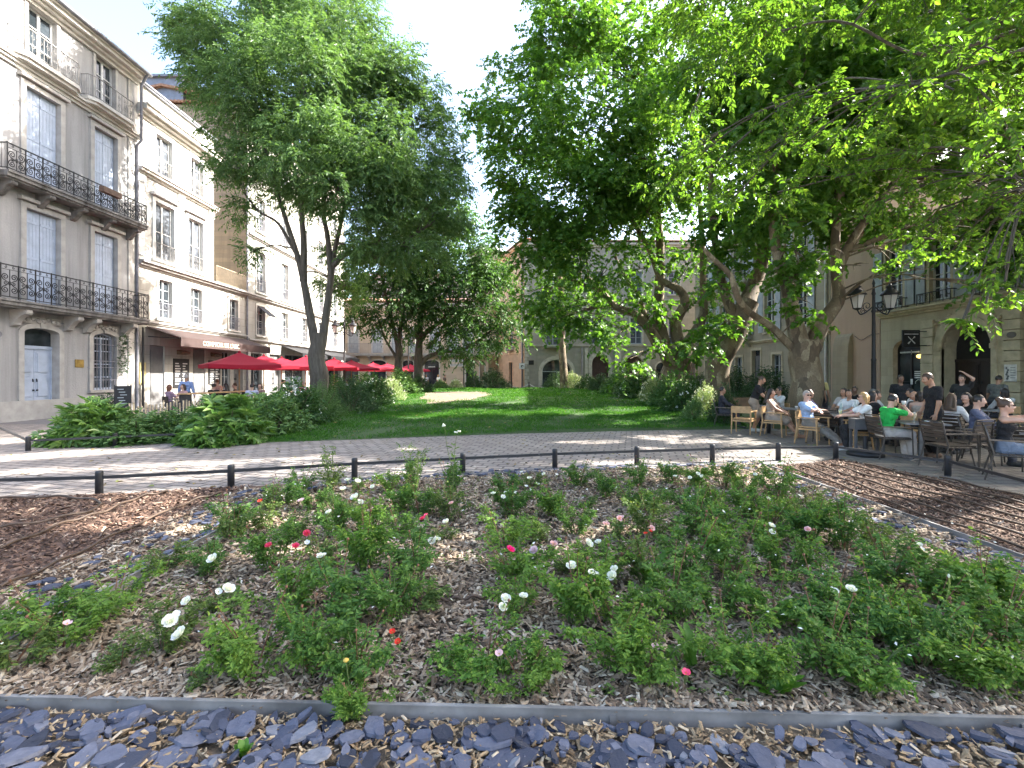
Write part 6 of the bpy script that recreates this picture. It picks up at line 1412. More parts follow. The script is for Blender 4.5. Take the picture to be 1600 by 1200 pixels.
def table():
    r = thing('cafe_table', '', 'table', (0, 0, 0)); obj('tabletop', MB().box(-.36, .36, -.36, .36, .735, .76), m_plain('grey_tabletop', (.12, .125, .13), .35, .0, .1, 4), r)
    obj('rim', MB().box(-.368, .368, -.368, -.361, .732, .762).box(-.368, .368, .361, .368, .732, .762).box(-.368, -.361, -.36, .36, .732, .762).box(.361, .368, -.36, .36, .732, .762), M_galv, r)
    obj('column', MB().box(-.035, .035, -.035, .035, .05, .734), M_galv, r)
    mb = MB()
    for a in (.785, 2.356, 3.927, 5.498):
        c, s = math.cos(a), math.sin(a); mb.add([(c*.03-s*.03, s*.03+c*.03, .06), (c*.03+s*.03, s*.03-c*.03, .06), (c*.4+s*.02, s*.4-c*.02, .012), (c*.4-s*.02, s*.4+c*.02, .012), (c*.03-s*.03, s*.03+c*.03, .0), (c*.03+s*.03, s*.03-c*.03, .0), (c*.4+s*.02, s*.4-c*.02, .0), (c*.4-s*.02, s*.4+c*.02, .0)], [(0, 3, 2, 1), (4, 5, 6, 7), (0, 1, 5, 4), (1, 2, 6, 5), (2, 3, 7, 6), (3, 0, 4, 7)])
    obj('foot', mb, M_galv, r); return r
PROTO = {}
MAKE = {'wood': wood_chair, 'slat': slat_chair, 'cafe': cafe_chair, 'table': table}
def place(kind, label, x, y, rot, group=None):
    if kind not in PROTO: PROTO[kind] = MAKE[kind](); o = PROTO[kind]
    else: o = copy_tree(PROTO[kind])
    o.location = (x, y, .004); o.rotation_euler[2] = rad(rot)-math.atan2(x, y); o['label'] = label; o['group'] = group or ('terrace tables' if kind == 'table' else CH); return o
M_glassware = m_clear('drinking_glass', (.8, .85, .85), .3); M_beer = m_plain('beer', (.65, .42, .08), .2); M_lemon = m_plain('lemonade', (.62, .60, .12), .2); M_pink = m_plain('pink_drink', (.75, .16, .38), .35); M_bottle = m_clear('clear_bottle', (.5, .6, .55), .5)
def drink(label, kind, x, y, z=.764):
    r = thing({'beer': 'beer_glass', 'tumbler': 'tumbler', 'pink': 'pink_cup', 'bottle': 'water_bottle', 'cup': 'white_cup', 'ash': 'ashtray'}[kind], label, {'beer': 'glass', 'tumbler': 'glass', 'pink': 'cup', 'bottle': 'bottle', 'cup': 'cup', 'ash': 'ashtray'}[kind], (x, y, z), 0, 'drinks on the terrace tables')
    if kind == 'beer':
        obj('goblet', MB().lathe([(.035, 0), (.035, .005), (.006, .012), (.006, .05), (.03, .085), (.042, .14), (.035, .21)], n=14), M_glassware, r); obj('beer', MB().lathe([(.004, .055), (.027, .088), (.038, .14), (.034, .18)], n=14), M_beer, r)
    elif kind == 'tumbler':
        obj('glass', MB().lathe([(.03, 0), (.036, .14)], n=14), M_glassware, r); obj('drink', MB().lathe([(.027, .006), (.032, .11)], n=14), M_lemon, r)
    elif kind == 'pink': obj('cup', MB().lathe([(.035, 0), (.045, .12), (.043, .12)], n=14), M_pink, r); obj('straw', MB().tube([(0, 0, .02), (.03, 0, .19)], .004, 5), M_white, r)
    elif kind == 'bottle': obj('bottle', MB().lathe([(.035, 0), (.037, .02), (.037, .16), (.014, .23), (.014, .28)], n=14), M_bottle, r); obj('cap', MB().lathe([(.016, .275), (.016, .3)], n=10), M_white, r)
    elif kind == 'cup': obj('cup', MB().lathe([(.025, 0), (.04, .08), (.037, .08)], n=14), M_white, r); obj('handle', MB().tube(curve_pts([(.036, 0, .065), (.06, 0, .055), (.055, 0, .03), (.032, 0, .025)], 10), .005, 5), M_white, r)
    else: obj('bowl', MB().lathe([(.05, 0), (.055, .03), (.045, .03), (.04, .012)], n=14), M_glassware, r); obj('stub', MB().tube([(.0, 0, .02), (.05, .01, .035)], .004, 5), M_white, r)
    return r
# ---------------------------------------------------------------- people: one implicit surface per body, garments as closed shells over it
def sdf_eval(prims, X, k):
    D = None
    for p in prims:
        if p[0] == 'c':
            a, b, ra, rb = np.asarray(p[1]), np.asarray(p[2]), p[3], p[4]; ab = b-a; t = np.clip(((X-a)@ab)/(ab@ab+1e-9), 0, 1)
            d = np.linalg.norm(X-a-t[..., None]*ab, axis=-1)-(ra+(rb-ra)*t)
        else:
            c, r, Rm = np.asarray(p[1]), np.asarray(p[2]), p[3]; q = (X-c)@Rm
            k0 = np.linalg.norm(q/r, axis=-1); k1 = np.linalg.norm(q/(r*r), axis=-1)+1e-9; d = k0*(k0-1)/k1
        if D is None: D = d
        else:
            h = np.clip(.5+.5*(D-d)/k, 0, 1); D = D*(1-h)+d*h-k*h*(1-h)
    return D
def surface(prims, h, k=.03, cut=None):
    lo, hi = [], []
    for p in prims:
        if p[0] == 'c': r = max(p[3], p[4]); lo += [np.minimum(p[1], p[2])-r]; hi += [np.maximum(p[1], p[2])+r]
        else: r = max(p[2]); lo += [np.asarray(p[1])-r]; hi += [np.asarray(p[1])+r]
    lo = np.min(lo, 0)-2.2*h-.01; hi = np.max(hi, 0)+2.2*h+.01; n = np.ceil((hi-lo)/h).astype(int)+1
    ax = [lo[i]+np.arange(n[i])*h for i in range(3)]; X = np.stack(np.meshgrid(*ax, indexing='ij'), -1); Fv = sdf_eval(prims, X, k)
    if cut is not None: Fv = np.maximum(Fv, cut(X))
    ins = Fv < 0; nc = n-1; num = np.zeros(nc); acc = np.zeros((*nc, 3)); I = np.stack(np.meshgrid(*[np.arange(m) for m in nc], indexing='ij'), -1).astype(float)
    cor = [(i, j, l) for i in (0, 1) for j in (0, 1) for l in (0, 1)]; sl = lambda c: tuple(slice(c[q], c[q]+nc[q]) for q in range(3))
    for a in cor:
        for q in range(3):
            if a[q]: continue
            b = list(a); b[q] = 1; fa, fb = Fv[sl(a)], Fv[sl(b)]; m = (fa < 0) != (fb < 0); t = np.where(m, fa/(fa-fb+1e-12), 0)
            off = np.array(a, float)[None, None, None]+np.zeros((*nc, 3)); off[..., q] += t; acc += off*m[..., None]; num += m
    act = num > 0; idx = np.full(nc, -1); idx[act] = np.arange(act.sum()); V = lo+h*((I+acc/np.maximum(num, 1)[..., None])[act]); Fc = []
    for q in range(3):
        u, v = (q+1) % 3, (q+2) % 3; s0 = [slice(None)]*3; s1 = [slice(None)]*3; s0[q] = slice(0, -1); s1[q] = slice(1, None); ch = ins[tuple(s0)] != ins[tuple(s1)]
        e = np.argwhere(ch); e = e[(e[:, u] > 0) & (e[:, v] > 0) & (e[:, u] < nc[u]) & (e[:, v] < nc[v])]; c = []
        for du, dv in ((1, 1), (0, 1), (0, 0), (1, 0)): g_ = e.copy(); g_[:, u] -= du; g_[:, v] -= dv; c.append(idx[g_[:, 0], g_[:, 1], g_[:, 2]])
        f = np.stack(c, 1); fl = ~ins[tuple(e.T)]; f[fl] = f[fl][:, ::-1]; Fc.append(f)
    return V, np.concatenate(Fc)
def ik(a, t, l1, l2, pole):
    a, t = np.asarray(a, float), np.asarray(t, float); d = t-a; L = np.linalg.norm(d); L2 = min(L, (l1+l2)*.995); u = d/L; t = a+u*L2
    x = (l1*l1-l2*l2+L2*L2)/(2*L2); hh = math.sqrt(max(0, l1*l1-x*x)); p = np.asarray(pole, float); p = p-u*np.dot(p, u); p /= np.linalg.norm(p)+1e-9
    return a+u*x+p*hh, t
def hand_template(curl, sgn):
    pr = [('c', (0, 0, 0), (.035, 0, 0), .023, .026)]
    for i, (y, L) in enumerate(((.030, .070), (.010, .080), (-.011, .074), (-.030, .058))):
        b = np.array([.085, y, 0]); pr.append(('c', (.02, y*.6, 0), tuple(b), .017, .0125)); d = b; a = curl*(.5+.12*i)
        for f, q in ((.45, 1), (.3, 2), (.25, 3)): e = d+L*f*np.array([math.cos(a*q), y*.5, -math.sin(a*q)]); pr.append(('c', tuple(d), tuple(e), .0095-.0012*q, .0088-.0012*q)); d = e
    pr += [('c', (.012, .018, -.004), (.045, .052, -.014), .015, .0115), ('c', (.045, .052, -.014), (.078, .058, -.024-.02*curl), .011, .008)]
    V, Fc = surface(pr, .0062, .007)
    if sgn < 0: V = V*np.array([1, -1, 1]); Fc = Fc[:, ::-1]
    return V, Fc
HANDS = {(c, s): hand_template(c, s) for c in (.45, 1.0) for s in (1, -1)}
@memo
def m_cloth(name, col, var=.15):
    t = NT(name); v = t.coords(); w = t.n('TexNoise', {'Vector': v, 'Scale': 7.0, 'Detail': 3, 'Distortion': 2.2}).outputs['Fac']
    f = t.noise(v, 5, 4); c = t.mix(t.ramp(f, [(.3, 0), (.7, 1)]), tuple(x*(1-var) for x in col), tuple(min(1, x*(1+var)) for x in col))
    t.pbr(c, .9, t.bump(w, .9, .05)); return t.mat
SKIN = {'fair': m_plain('fair_skin', (.55, .33, .24), .5, 0, .08, 6), 'tan': m_plain('tanned_skin', (.40, .215, .135), .5, 0, .08, 6), 'brown': m_plain('brown_skin', (.22, .12, .075), .5, 0, .08, 6)}
HAIR = {'dark': m_plain('dark_hair', (.018, .012, .009), .45, 0, .3, 30), 'brown': m_plain('brown_hair', (.065, .035, .018), .5, 0, .3, 30), 'blond': m_plain('blond_hair', (.38, .23, .09), .5, 0, .3, 30), 'grey': m_plain('grey_hair', (.34, .30, .27), .6, 0, .2, 30), 'auburn': m_plain('auburn_hair', (.15, .055, .025), .5, 0, .3, 30), 'capblack': m_plain('black_cap_cloth', (.012, .012, .014), .8), 'capgrey': m_plain('grey_cap_cloth', (.11, .11, .10), .85)}
M_eye = m_plain('dark_eye', (.02, .015, .012), .2); M_lip = m_plain('lip', (.36, .13, .11), .5)
def person(label, x, y, rot, pose='sit', skin='fair', hair=('short', 'dark'), top=('tshirt', (.5, .5, .5)), bottom=('trousers', (.05, .05, .06)), shoes=(.04, .04, .04), lean=0.0, head=(0, 0), hands=None, feet=None, female=False, s=1.0, fine=True, glasses=False, curl=.45, group=None, z0=.0, seat=.455, bag=None):
    h = .0145 if fine else .021
    r = thing('person', label, 'person', (x, y, .004+z0), rad(rot)-math.atan2(x, y), group); r.scale = (s, s, s)
    A = np.array; hz = .93 if pose != 'sit' else seat+.085; hy = 0 if pose != 'sit' else .09
    Hc = A([0, hy, hz]); ux = A([0, -math.sin(lean), math.cos(lean)]); f_ = A([0, -math.cos(lean), -math.sin(lean)])
    w = .165 if female else .19; wh = .10
    T = lambda k, fx=0, ff=0: Hc+ux*k+f_*ff+A([fx, 0, 0])
    nb = T(.50, 0, .0); hp, hyaw = head; pitch = lean*.6+hp
    hd = A([0, -math.sin(pitch), math.cos(pitch)]); Rh = rot_z(hyaw) @ A([[1, 0, 0], [0, math.cos(-pitch), math.sin(-pitch)], [0, -math.sin(-pitch), math.cos(-pitch)]])
    Rh = rot_z(hyaw) @ A([[1, 0, 0], [0, math.cos(pitch), -math.sin(pitch)], [0, math.sin(pitch), math.cos(pitch)]])
    hc = nb+hd*.185+A([0, -.02, 0])
    hl = lambda a, b, c: hc+Rh@A([a, b, c])      # head-local: x right, -y face, z up
    sh = {q: T(.455, q*w, -.01) for q in (-1, 1)}; hip = {q: Hc+A([q*wh, 0, -.02]) for q in (-1, 1)}
    hands = hands or {}; feet = feet or {}
    el, wr = {}, {}
    for q in (-1, 1):
        if q in hands: t = A(hands[q][:3]); pole = hands[q][3] if len(hands[q]) > 3 else (q*.6, .5, -.8)
        else: t, pole = (sh[q]+A([q*.10, -.06, -.53]), (q*.5, 1, 0)) if pose != 'sit' else (A([q*.14, -.30, seat+.22]), (q*.8, .5, -.6))
        el[q], wr[q] = ik(sh[q], t, .285, .245, pole)
    kn_, an = {}, {}
    for q in (-1, 1):
        if q in feet: t, pole = A(feet[q][:3]), feet[q][3] if len(feet[q]) > 3 else (0, -1, .15)
        else: t, pole = (A([q*.095, .0, .085]), (0, -1, 0)) if pose != 'sit' else (A([q*.12, -.42, .085]), (q*.05, -1, .9))
        kn_[q], an[q] = ik(hip[q], t, .445, .43, pole)
    toe = {q: an[q]+A([q*.025, -.17, -.055]) for q in (-1, 1)}
    for q in (-1, 1):
        if q in feet and len(feet[q]) > 4: toe[q] = an[q]+A(feet[q][4])
    e = .9 if female else 1.0
    def torso(g, low=True, shoulders=True):
        p = [('c', T(.10, -.045), T(.10, .045), .108*e+g, .108*e+g), ('c', T(.24, -.05), T(.24, .05), .098*e+g, .098*e+g), ('c', T(.36, -.085*e, .01), T(.36, .085*e, .01), .10*e+g, .10*e+g)]
        if low: p.insert(0, ('c', T(-.03, -.06), T(-.03, .06), .112+g, .112+g))
        if shoulders: p.append(('c', T(.45, -w+.05), T(.45, w-.05), .062+g, .062+g))
        if female: p += [('c', T(.335, -.075, .085), T(.335, -.07, .09), .055+g*.7, .055+g*.7), ('c', T(.335, .075, .085), T(.335, .07, .09), .055+g*.7, .055+g*.7)]
        return p
    def arm(q, g, fr=2.0):
        p = []; p.append(('c', sh[q], sh[q]+(el[q]-sh[q])*min(1, fr), .053*e+g, (.041*e if fr >= 1 else .047*e)+g))
        if fr > 1: p.append(('c', el[q], el[q]+(wr[q]-el[q])*min(1, fr-1), .042*e+g, .027+g))
        return p
    def leg(q, g, fr=2.0):
        p = [('c', hip[q], hip[q]+(kn_[q]-hip[q])*min(1, fr), .086+g, (.058 if fr >= 1 else .066)+g)]
        if fr > 1: p += [('c', kn_[q], kn_[q]+(an[q]-kn_[q])*min(1, fr-1)*.4, .056+g, .056+g), ('c', kn_[q]+(an[q]-kn_[q])*min(1, fr-1)*.4, kn_[q]+(an[q]-kn_[q])*min(1, fr-1), .056+g, .037+g*1.3)]
        return p
    body = torso(0)
    for q in (-1, 1): body += arm(q, 0)+leg(q, 0)+[('c', an[q]+A([0, .03, -.045]), toe[q], .038, .03)]
    body += [('c', nb-hd*.03, hl(0, .02, -.06), .056*e, .05*e), ('e', hc, (.072, .092, .108), Rh), ('c', hl(0, -.045, -.085), hl(0, -.06, -.088), .04, .033), ('c', hl(0, -.088, .01), hl(0, -.108, -.025), .010, .015)]
    for q in (-1, 1): body += [('e', hl(q*.074, .01, -.01), (.012, .02, .03), Rh), ('c', hl(q*.03, -.078, -.03), hl(q*.04, -.07, -.035), .022, .018)]
    V, Fc = surface(body, h, .022); mb = MB(); mb.add(V, Fc, 0, True)
    for q in (-1, 1):      # hands, eyes
        d = unit(wr[q]-el[q]); ref = A([q*-.35, .0, -1.0]) if abs(d[2]) < .8 else A([-q*1.0, .0, .2])
        n_ = unit(-(ref-d*np.dot(ref, d))); sd = np.cross(n_, d); hv, hf = HANDS[(curl, 1 if q < 0 else -1)]
        mb.add((wr[q]-d*.012)+hv@np.stack([d, sd, n_], 0), hf, 0, True)
        mb.ell(hl(q*.031, -.083, .012), (.012, .008, .007), 8, 6, 1)
    mb.ell(hl(0, -.096, -.058), (.022, .006, .006), 8, 5, 2)
    obj('body', mb, [SKIN[skin], M_eye, M_lip], r)
    k = top[0]; mt = m_cloth('cloth_%02d%02d%02d' % tuple(int(c*99) for c in top[1]), top[1]); G_ = .013; p = []
    hc0 = nb-ux*.035
    if k in ('tshirt', 'long', 'shirt'):
        p = torso(G_)
        for q in (-1, 1): p += arm(q, G_+.004, {'tshirt': .62, 'shirt': .7, 'long': 1.96}[k])
    elif k == 'tank': p = torso(G_, True, False)+[('c', T(.40, q*.09*e, .03*s_), T(.475, q*.10*e, .0), .045, .03) for q in (-1, 1) for s_ in (1, -1)]
    elif k == 'dress':
        p = torso(G_, True, False)+[('c', T(.42, q*.09), T(.475, q*.1), .05, .035) for q in (-1, 1)]
        for q in (-1, 1): p += leg(q, .035, .95)
    V, Fc = surface(p, h*1.05, .03, lambda X: .055-np.linalg.norm(X-(nb+f_*.03+ux*.02), axis=-1)); obj({'dress': 'dress', 'tank': 'tank_top', 'tshirt': 'shirt'}.get(k, 'shirt'), MB().add(V, Fc, 0, True), mt, r)
    if bottom:
        mt = m_cloth('cloth_%02d%02d%02d' % tuple(int(c*99) for c in bottom[1]), bottom[1]); G_ = .017
        p = [('c', T(-.03, -.06), T(-.03, .06), .112+G_, .112+G_), ('c', T(.07, -.05), T(.07, .05), .108+G_*.5, .108+G_*.5)]
        fr = {'trousers': 1.93, 'shorts': .98, 'loose': 1.9, 'skirt': .9}[bottom[0]]; g2 = {'loose': .035, 'shorts': .026, 'skirt': .045}.get(bottom[0], G_)
        for q in (-1, 1): p += leg(q, g2, fr)
        V, Fc = surface(p, h*1.05, .03); obj({'loose': 'trousers'}.get(bottom[0], bottom[0]), MB().add(V, Fc, 0, True), mt, r)
    ms = m_cloth('shoe_%02d%02d%02d' % tuple(int(c*99) for c in shoes), shoes)
    for q in (-1, 1):
        V, Fc = surface([('c', an[q]+A([0, .035, -.043]), toe[q], .047, .04), ('c', an[q]+A([0, .01, -.01]), an[q]+A([0, .035, -.043]), .046, .046)], h, .02); V[:, 2] = np.maximum(V[:, 2], min(an[q][2]-.085, 0)+.0) ; obj('shoe', MB().add(V, Fc, 0, True), ms, r)
    hk, hcol = hair
    if hk != 'bald':
        hp_ = [('e', hl(0, .012, .016), (.083, .098, .108), Rh)]
        if hk == 'bob': hp_ += [('c', hl(q*.068, .03, .0), hl(q*.075, .035, -.12), .035, .03) for q in (-1, 1)]+[('c', hl(0, .08, 0), hl(0, .075, -.12), .05, .045)]
        if hk == 'long': hp_ += [('c', hl(q*.06, .035, .0), T(.38, q*.085, -.10), .042, .05) for q in (-1, 1)]+[('c', hl(0, .075, 0), T(.30, 0, -.15), .06, .06), ('c', T(.40, -.05, -.13), T(.26, -.07, -.15), .05, .03), ('c', T(.40, .05, -.13), T(.26, .07, -.15), .05, .03)]
        if hk == 'bun': hp_ += [('c', hl(0, .07, .08), hl(0, .09, .10), .045, .045)]
        if hk == 'pony': hp_ += [('c', hl(0, .10, .03), hl(0, .13, -.14), .04, .02)]
        low = {'short': -.035, 'bun': -.03, 'pony': -.04, 'cap': .03}.get(hk, -.3)
        def cut(X):
            q = (X-hc)@Rh; face = np.maximum(-(q[..., 1]+.028), -np.inf); fr_ = -np.maximum(-.058+0*q[..., 1]-q[..., 1], -1) 
            c1 = np.minimum(-q[..., 1]-.035, .055-q[..., 2])      # remove: in front of the ears and below the hairline
            c1 = np.minimum(c1, .085-np.abs(q[..., 0])+0*c1)
            return np.maximum(c1, low-q[..., 2])
        V, Fc = surface(hp_, h*.8, .02, cut); obj('cap' if hk == 'cap' else 'hair', MB().add(V, Fc, 0, True), HAIR[hcol], r)
        if hk == 'cap':
            pk = MB(); aa = np.linspace(-1.1, 1.1, 9); top_ = [hl(.085*math.sin(t), -.07-.0*abs(t), .05) for t in aa]; out = [hl(.07*math.sin(t), -.09-.085*math.cos(t), .03) for t in aa]; V = top_+out; V += [v-A([0, 0, .008]) for v in V]; m = 9
            pk.add(V, [(i, i+1, m+i+1, m+i) for i in range(m-1)]+[(2*m+i, 3*m+i, 3*m+i+1, 2*m+i+1) for i in range(m-1)]+[(m+i, m+i+1, 3*m+i+1, 3*m+i) for i in range(m-1)]); obj('cap_peak', pk, HAIR[hcol], r)
    if glasses:
        gb = MB()
        for q in (-1, 1): gb.obox(hl(q*.033, -.099, .010), (.05, .008, .036), Rh); gb.bar(hl(q*.06, -.095, .016), hl(q*.08, .01, .012), .005, .006)
        gb.obox(hl(0, -.102, .016), (.02, .006, .008), Rh); obj('sunglasses', gb, m_plain('dark_lens', (.01, .01, .012), .1), r)
    if bag:
        bb = MB(); V, Fc = surface([('c', T(.15, -.06, -.17), T(.38, -.06, -.17), .075, .065), ('c', T(.15, .06, -.17), T(.38, .06, -.17), .075, .065)], .02, .04); bb.add(V, Fc, 0, True)
        for q in (-1, 1): bb.tube(curve_pts([T(.40, q*.09, -.15), T(.53, q*.1, -.02), T(.42, q*.11, .13), T(.22, q*.13, .05), T(.14, q*.1, -.13)], 20), .016, 6)
        obj('backpack', bb, m_plain('backpack_cloth', bag, .85, 0, .3, 20), r)
    return r
# ---------------------------------------------------------------- right terrace: people, chairs, tables
W = (.75, .75, .74); BLK = (.012, .012, .014); RT = 'people on the right hand terrace'; LT = 'people at the left hand cafe'; WK = 'people walking across the square'
def sitter(chair, plabel, clabel, x, y, rot, **kw):
    place(chair, clabel, x, y, rot); person(plabel, x, y, rot, 'sit', group=kw.pop('group', RT), **kw)
# front table: man in blue polo facing right, woman in white facing left
place('table', 'grey cafe table between the man in the blue polo and the blond woman', 8.22, 11.75, 8)
sitter('wood', 'man in a light blue polo shirt and sunglasses with crossed arms, legs stretched out', 'pale wood armchair under the man in the blue polo', 7.52, 12.1, 62, skin='fair', hair=('short', 'grey'), top=('shirt', (.33, .45, .66)), bottom=('trousers', (.19, .175, .155)), shoes=(.22, .11, .06), lean=-.14, head=(.12, -.5), glasses=True,
       hands={-1: (.10, -.20, .86, (-1, .1, -.5)), 1: (-.10, -.24, .84, (1, .1, -.5))}, feet={-1: (-.06, -.74, .085, (0, -.4, 1)), 1: (.10, -.66, .085, (0, -.4, 1))})
sitter('wood', 'woman with a blond bob, sunglasses and white T-shirt with her back to the grey planter', 'pale wood armchair under the blond woman in the white T-shirt', 8.02, 11.05, -72, female=True, skin='fair', hair=('bob', 'blond'), top=('tshirt', W), bottom=('trousers', (.02, .02, .022)), shoes=(.62, .6, .56), lean=.10, glasses=True, hands={-1: (-.14, -.42, .78, (-.8, .3, -.6)), 1: (.12, -.40, .80, (.8, .3, -.6))}, feet={-1: (-.10, -.30, .085, (0, -1, .6)), 1: (.10, -.34, .085, (0, -1, .6))})
place('slat', 'dark slatted armchair with its back to the camera, empty, right of the grey planter', 8.18, 12.6, 178)
person('woman in a patterned purple blouse sitting just behind the man in the blue polo', 8.15, 13.1, 70, 'sit', female=True, skin='tan', hair=('bob', 'dark'), top=('tshirt', (.17, .13, .21)), bottom=('trousers', (.03, .03, .04)), fine=False, head=(-.05, 0), group=RT)
place('wood', 'pale wood armchair under the woman in the patterned purple blouse', 8.15, 13.1, 70)
sitter('wood', 'bearded man in a white T-shirt smiling over his shoulder behind the blond woman', 'pale wood armchair under the bearded man in white', 9.15, 13.2, -40, skin='tan', hair=('short', 'dark'), top=('tshirt', (.66, .66, .65)), head=(.0, .55), fine=False, hands={-1: (-.15, -.35, .74), 1: (.18, -.35, .76)})
place('table', 'grey cafe table behind the blond woman, set with bottles', 8.7, 12.75, 15)
drink('tall glass of yellow lemonade on the front table', 'tumbler', 8.05, 11.85); drink('pink cup with a straw on the front table', 'pink', 8.22, 11.68); drink('clear water bottle on the table behind the blond woman', 'bottle', 8.75, 12.85)
drink('clear water bottle beside the bearded man', 'bottle', 8.95, 12.6)
# grey planter stand behind the blond woman's chair
pr = thing('planter_stand', 'grey metal planter box on tall legs between the blond woman and the man in green', 'planter', (7.78, 10.6, 0), rad(-8)); M_pl = m_plain('planter_grey', (.10, .10, .105), .55, .2)
obj('trough', MB().box(-.30, .30, -.13, .13, .55, .78).box(-.27, .27, -.10, .10, .781, .785), M_pl, pr)
for sx, sy in ((-1, -1), (1, -1), (-1, 1), (1, 1)): obj('leg', MB().box(sx*.27-.022, sx*.27+.022, sy*.10-.022, sy*.10+.022, 0, .55), M_pl, pr)
# man in green and the waiter in black
sitter('slat', 'man in a bright green T-shirt and pale trousers drinking from a cup, back half turned', 'dark armchair with a pale cushion under the man in the green T-shirt', 7.92, 10.15, 120, skin='fair', hair=('short', 'dark'), top=('tshirt', (.02, .42, .07)), bottom=('loose', (.52, .47, .43)), shoes=(.5, .45, .42), lean=.22, head=(.1, .1), hands={1: (.02, -.26, 1.10, (1, .1, -.8)), -1: (-.02, -.27, 1.08, (-1, .1, -.8))}, curl=1.0, feet={-1: (-.05, -.42, .085, (0, -1, .6)), 1: (.10, -.38, .085, (0, -1, .6))})
place('table', 'grey cafe table with a beer glass in front of the man in green', 8.42, 9.95, 20)
drink('stemmed glass of pale beer on the table of the man in green', 'beer', 8.28, 9.95); drink('glass ashtray with a cigarette stub beside the beer glass', 'ash', 8.58, 10.0)
person('waiter in black T-shirt and trousers standing with lowered head, hand in his pocket', 8.95, 10.25, -62, 'stand', skin='tan', hair=('short', 'brown'), top=('tshirt', BLK), bottom=('trousers', (.012, .012, .014)), shoes=(.2, .13, .09), lean=.05, head=(.35, 0), hands={-1: (-.22, -.12, .90, (-.6, .8, 0)), 1: (.20, -.08, .86, (.6, .8, 0))}, s=1.035, group=RT)
drink('small cup held up by the man in green', 'cup', 8.12, 10.02, 1.12)
# slatted chairs at the fence
place('slat', 'dark slatted armchair nearest the fence, empty, in front of the waiter', 8.12, 8.98, 130)
place('slat', 'dark slatted armchair, empty, side on behind the one nearest the fence', 8.75, 9.35, -120)
place('slat', 'dark slatted armchair, empty, back turned beside the woman in the black top', 8.75, 8.55, -165)
sitter('slat', 'woman in a black strappy top raising both hands to her sunglasses', 'slatted armchair with a white cloth under the woman in the black top', 8.28, 8.0, 95, female=True, skin='fair', hair=('bun', 'brown'), top=('tank', BLK), bottom=('trousers', (.17, .21, .28)), shoes=(.5, .48, .45), head=(.0, .1), glasses=True, hands={-1: (-.06, -.24, 1.16, (-1, .1, -.7)), 1: (.05, -.25, 1.18, (1, .1, -.7))}, curl=1.0)
place('table', 'grey cafe table in front of the woman in the black top', 9.05, 8.1, 0)
sitter('slat', 'young man in a dark blue jacket sitting behind the woman in the black top', 'dark armchair under the young man in the dark blue jacket', 9.35, 9.6, 85, skin='fair', hair=('short', 'dark'), top=('long', (.09, .10, .16)), head=(.1, .2))
sitter('slat', 'woman with long black hair gazing left, dressed in black', 'dark armchair under the woman with long black hair', 10.2, 10.9, -30, female=True, skin='fair', hair=('long', 'dark'), top=('long', BLK), head=(.05, 0))
sitter('slat', 'woman with very long brown hair seen from behind, white sleeve on the table', 'slatted armchair under the woman with very long brown hair', 9.75, 10.75, 165, female=True, skin='fair', hair=('long', 'brown'), top=('long', (.6, .6, .6)), lean=.25, head=(.1, -.3), hands={1: (.28, -.36, .80), -1: (-.2, -.35, .8)})
place('table', 'grey cafe table before the woman with very long brown hair', 10.0, 11.5, 10); drink('white cup on the table of the woman with very long brown hair', 'cup', 10.15, 11.3)
sitter('wood', 'bald man in a dark shirt leaning forward behind the waiter', 'pale wood armchair under the bald man', 10.6, 12.6, -50, skin='tan', hair=('bald', 'dark'), top=('shirt', (.10, .09, .08)), lean=.3, fine=False)
sitter('wood', 'woman with black hair in a sleeveless beige top seen from behind, left of the waiter', 'pale wood armchair under the woman in the sleeveless beige top', 10.15, 12.0, 175, female=True, skin='fair', hair=('bob', 'dark'), top=('tank', (.33, .28, .23)), fine=False)
place('wood', 'empty pale wood armchair with its broad back visible between the green man and the waiter', 9.3, 11.1, 178)
sitter('wood', 'dark-haired man in a white T-shirt facing left beside the restaurant door', 'pale wood armchair under the man in white by the restaurant door', 11.6, 14.0, -75, skin='tan', hair=('short', 'dark'), top=('tshirt', W), lean=.2, fine=False)
person('tall man in black standing in front of the restaurant door', 11.9, 14.8, 20, 'stand', skin='brown', hair=('short', 'dark'), top=('tshirt', BLK), bottom=('trousers', BLK), fine=False, group=RT)
sitter('wood', 'man in a dark cap and white shirt sitting by the lamp post', 'pale wood armchair under the man in the dark cap', 10.1, 13.4, 60, skin='tan', hair=('cap', 'capgrey'), top=('tshirt', (.45, .45, .45)), fine=False)
sitter('slat', 'woman with a dark bob in black sitting behind the man in green', 'dark armchair under the woman in black behind the man in green', 8.95, 11.9, 130, female=True, skin='fair', hair=('bob', 'dark'), top=('long', BLK), fine=False)
sitter('slat', 'man in a grey shirt leaning on a table left of the lamp post', 'dark armchair under the man in the grey shirt by the lamp', 9.6, 12.9, 80, skin='tan', hair=('short', 'dark'), top=('tshirt', (.22, .24, .27)), lean=.3, fine=False)
sitter('wood', 'dark silhouetted person in black sitting against the pink wall', 'pale wood armchair under the person in black by the pink wall', 11.6, 16.4, -20, skin='brown', hair=('short', 'dark'), top=('long', BLK), fine=False)
sitter('wood', 'woman with dark hair in a pale top sitting beyond the bearded man', 'pale wood armchair under the woman beyond the bearded man', 9.9, 14.5, -30, female=True, skin='tan', hair=('bob', 'dark'), top=('tshirt', (.4, .36, .33)), fine=False)
person('man in a grey T-shirt seen from behind, bending over a table by the arched portal', 15.1, 15.1, 150, 'stand', skin='tan', hair=('short', 'dark'), top=('tshirt', (.13, .13, .12)), lean=.25, fine=False, group=RT)
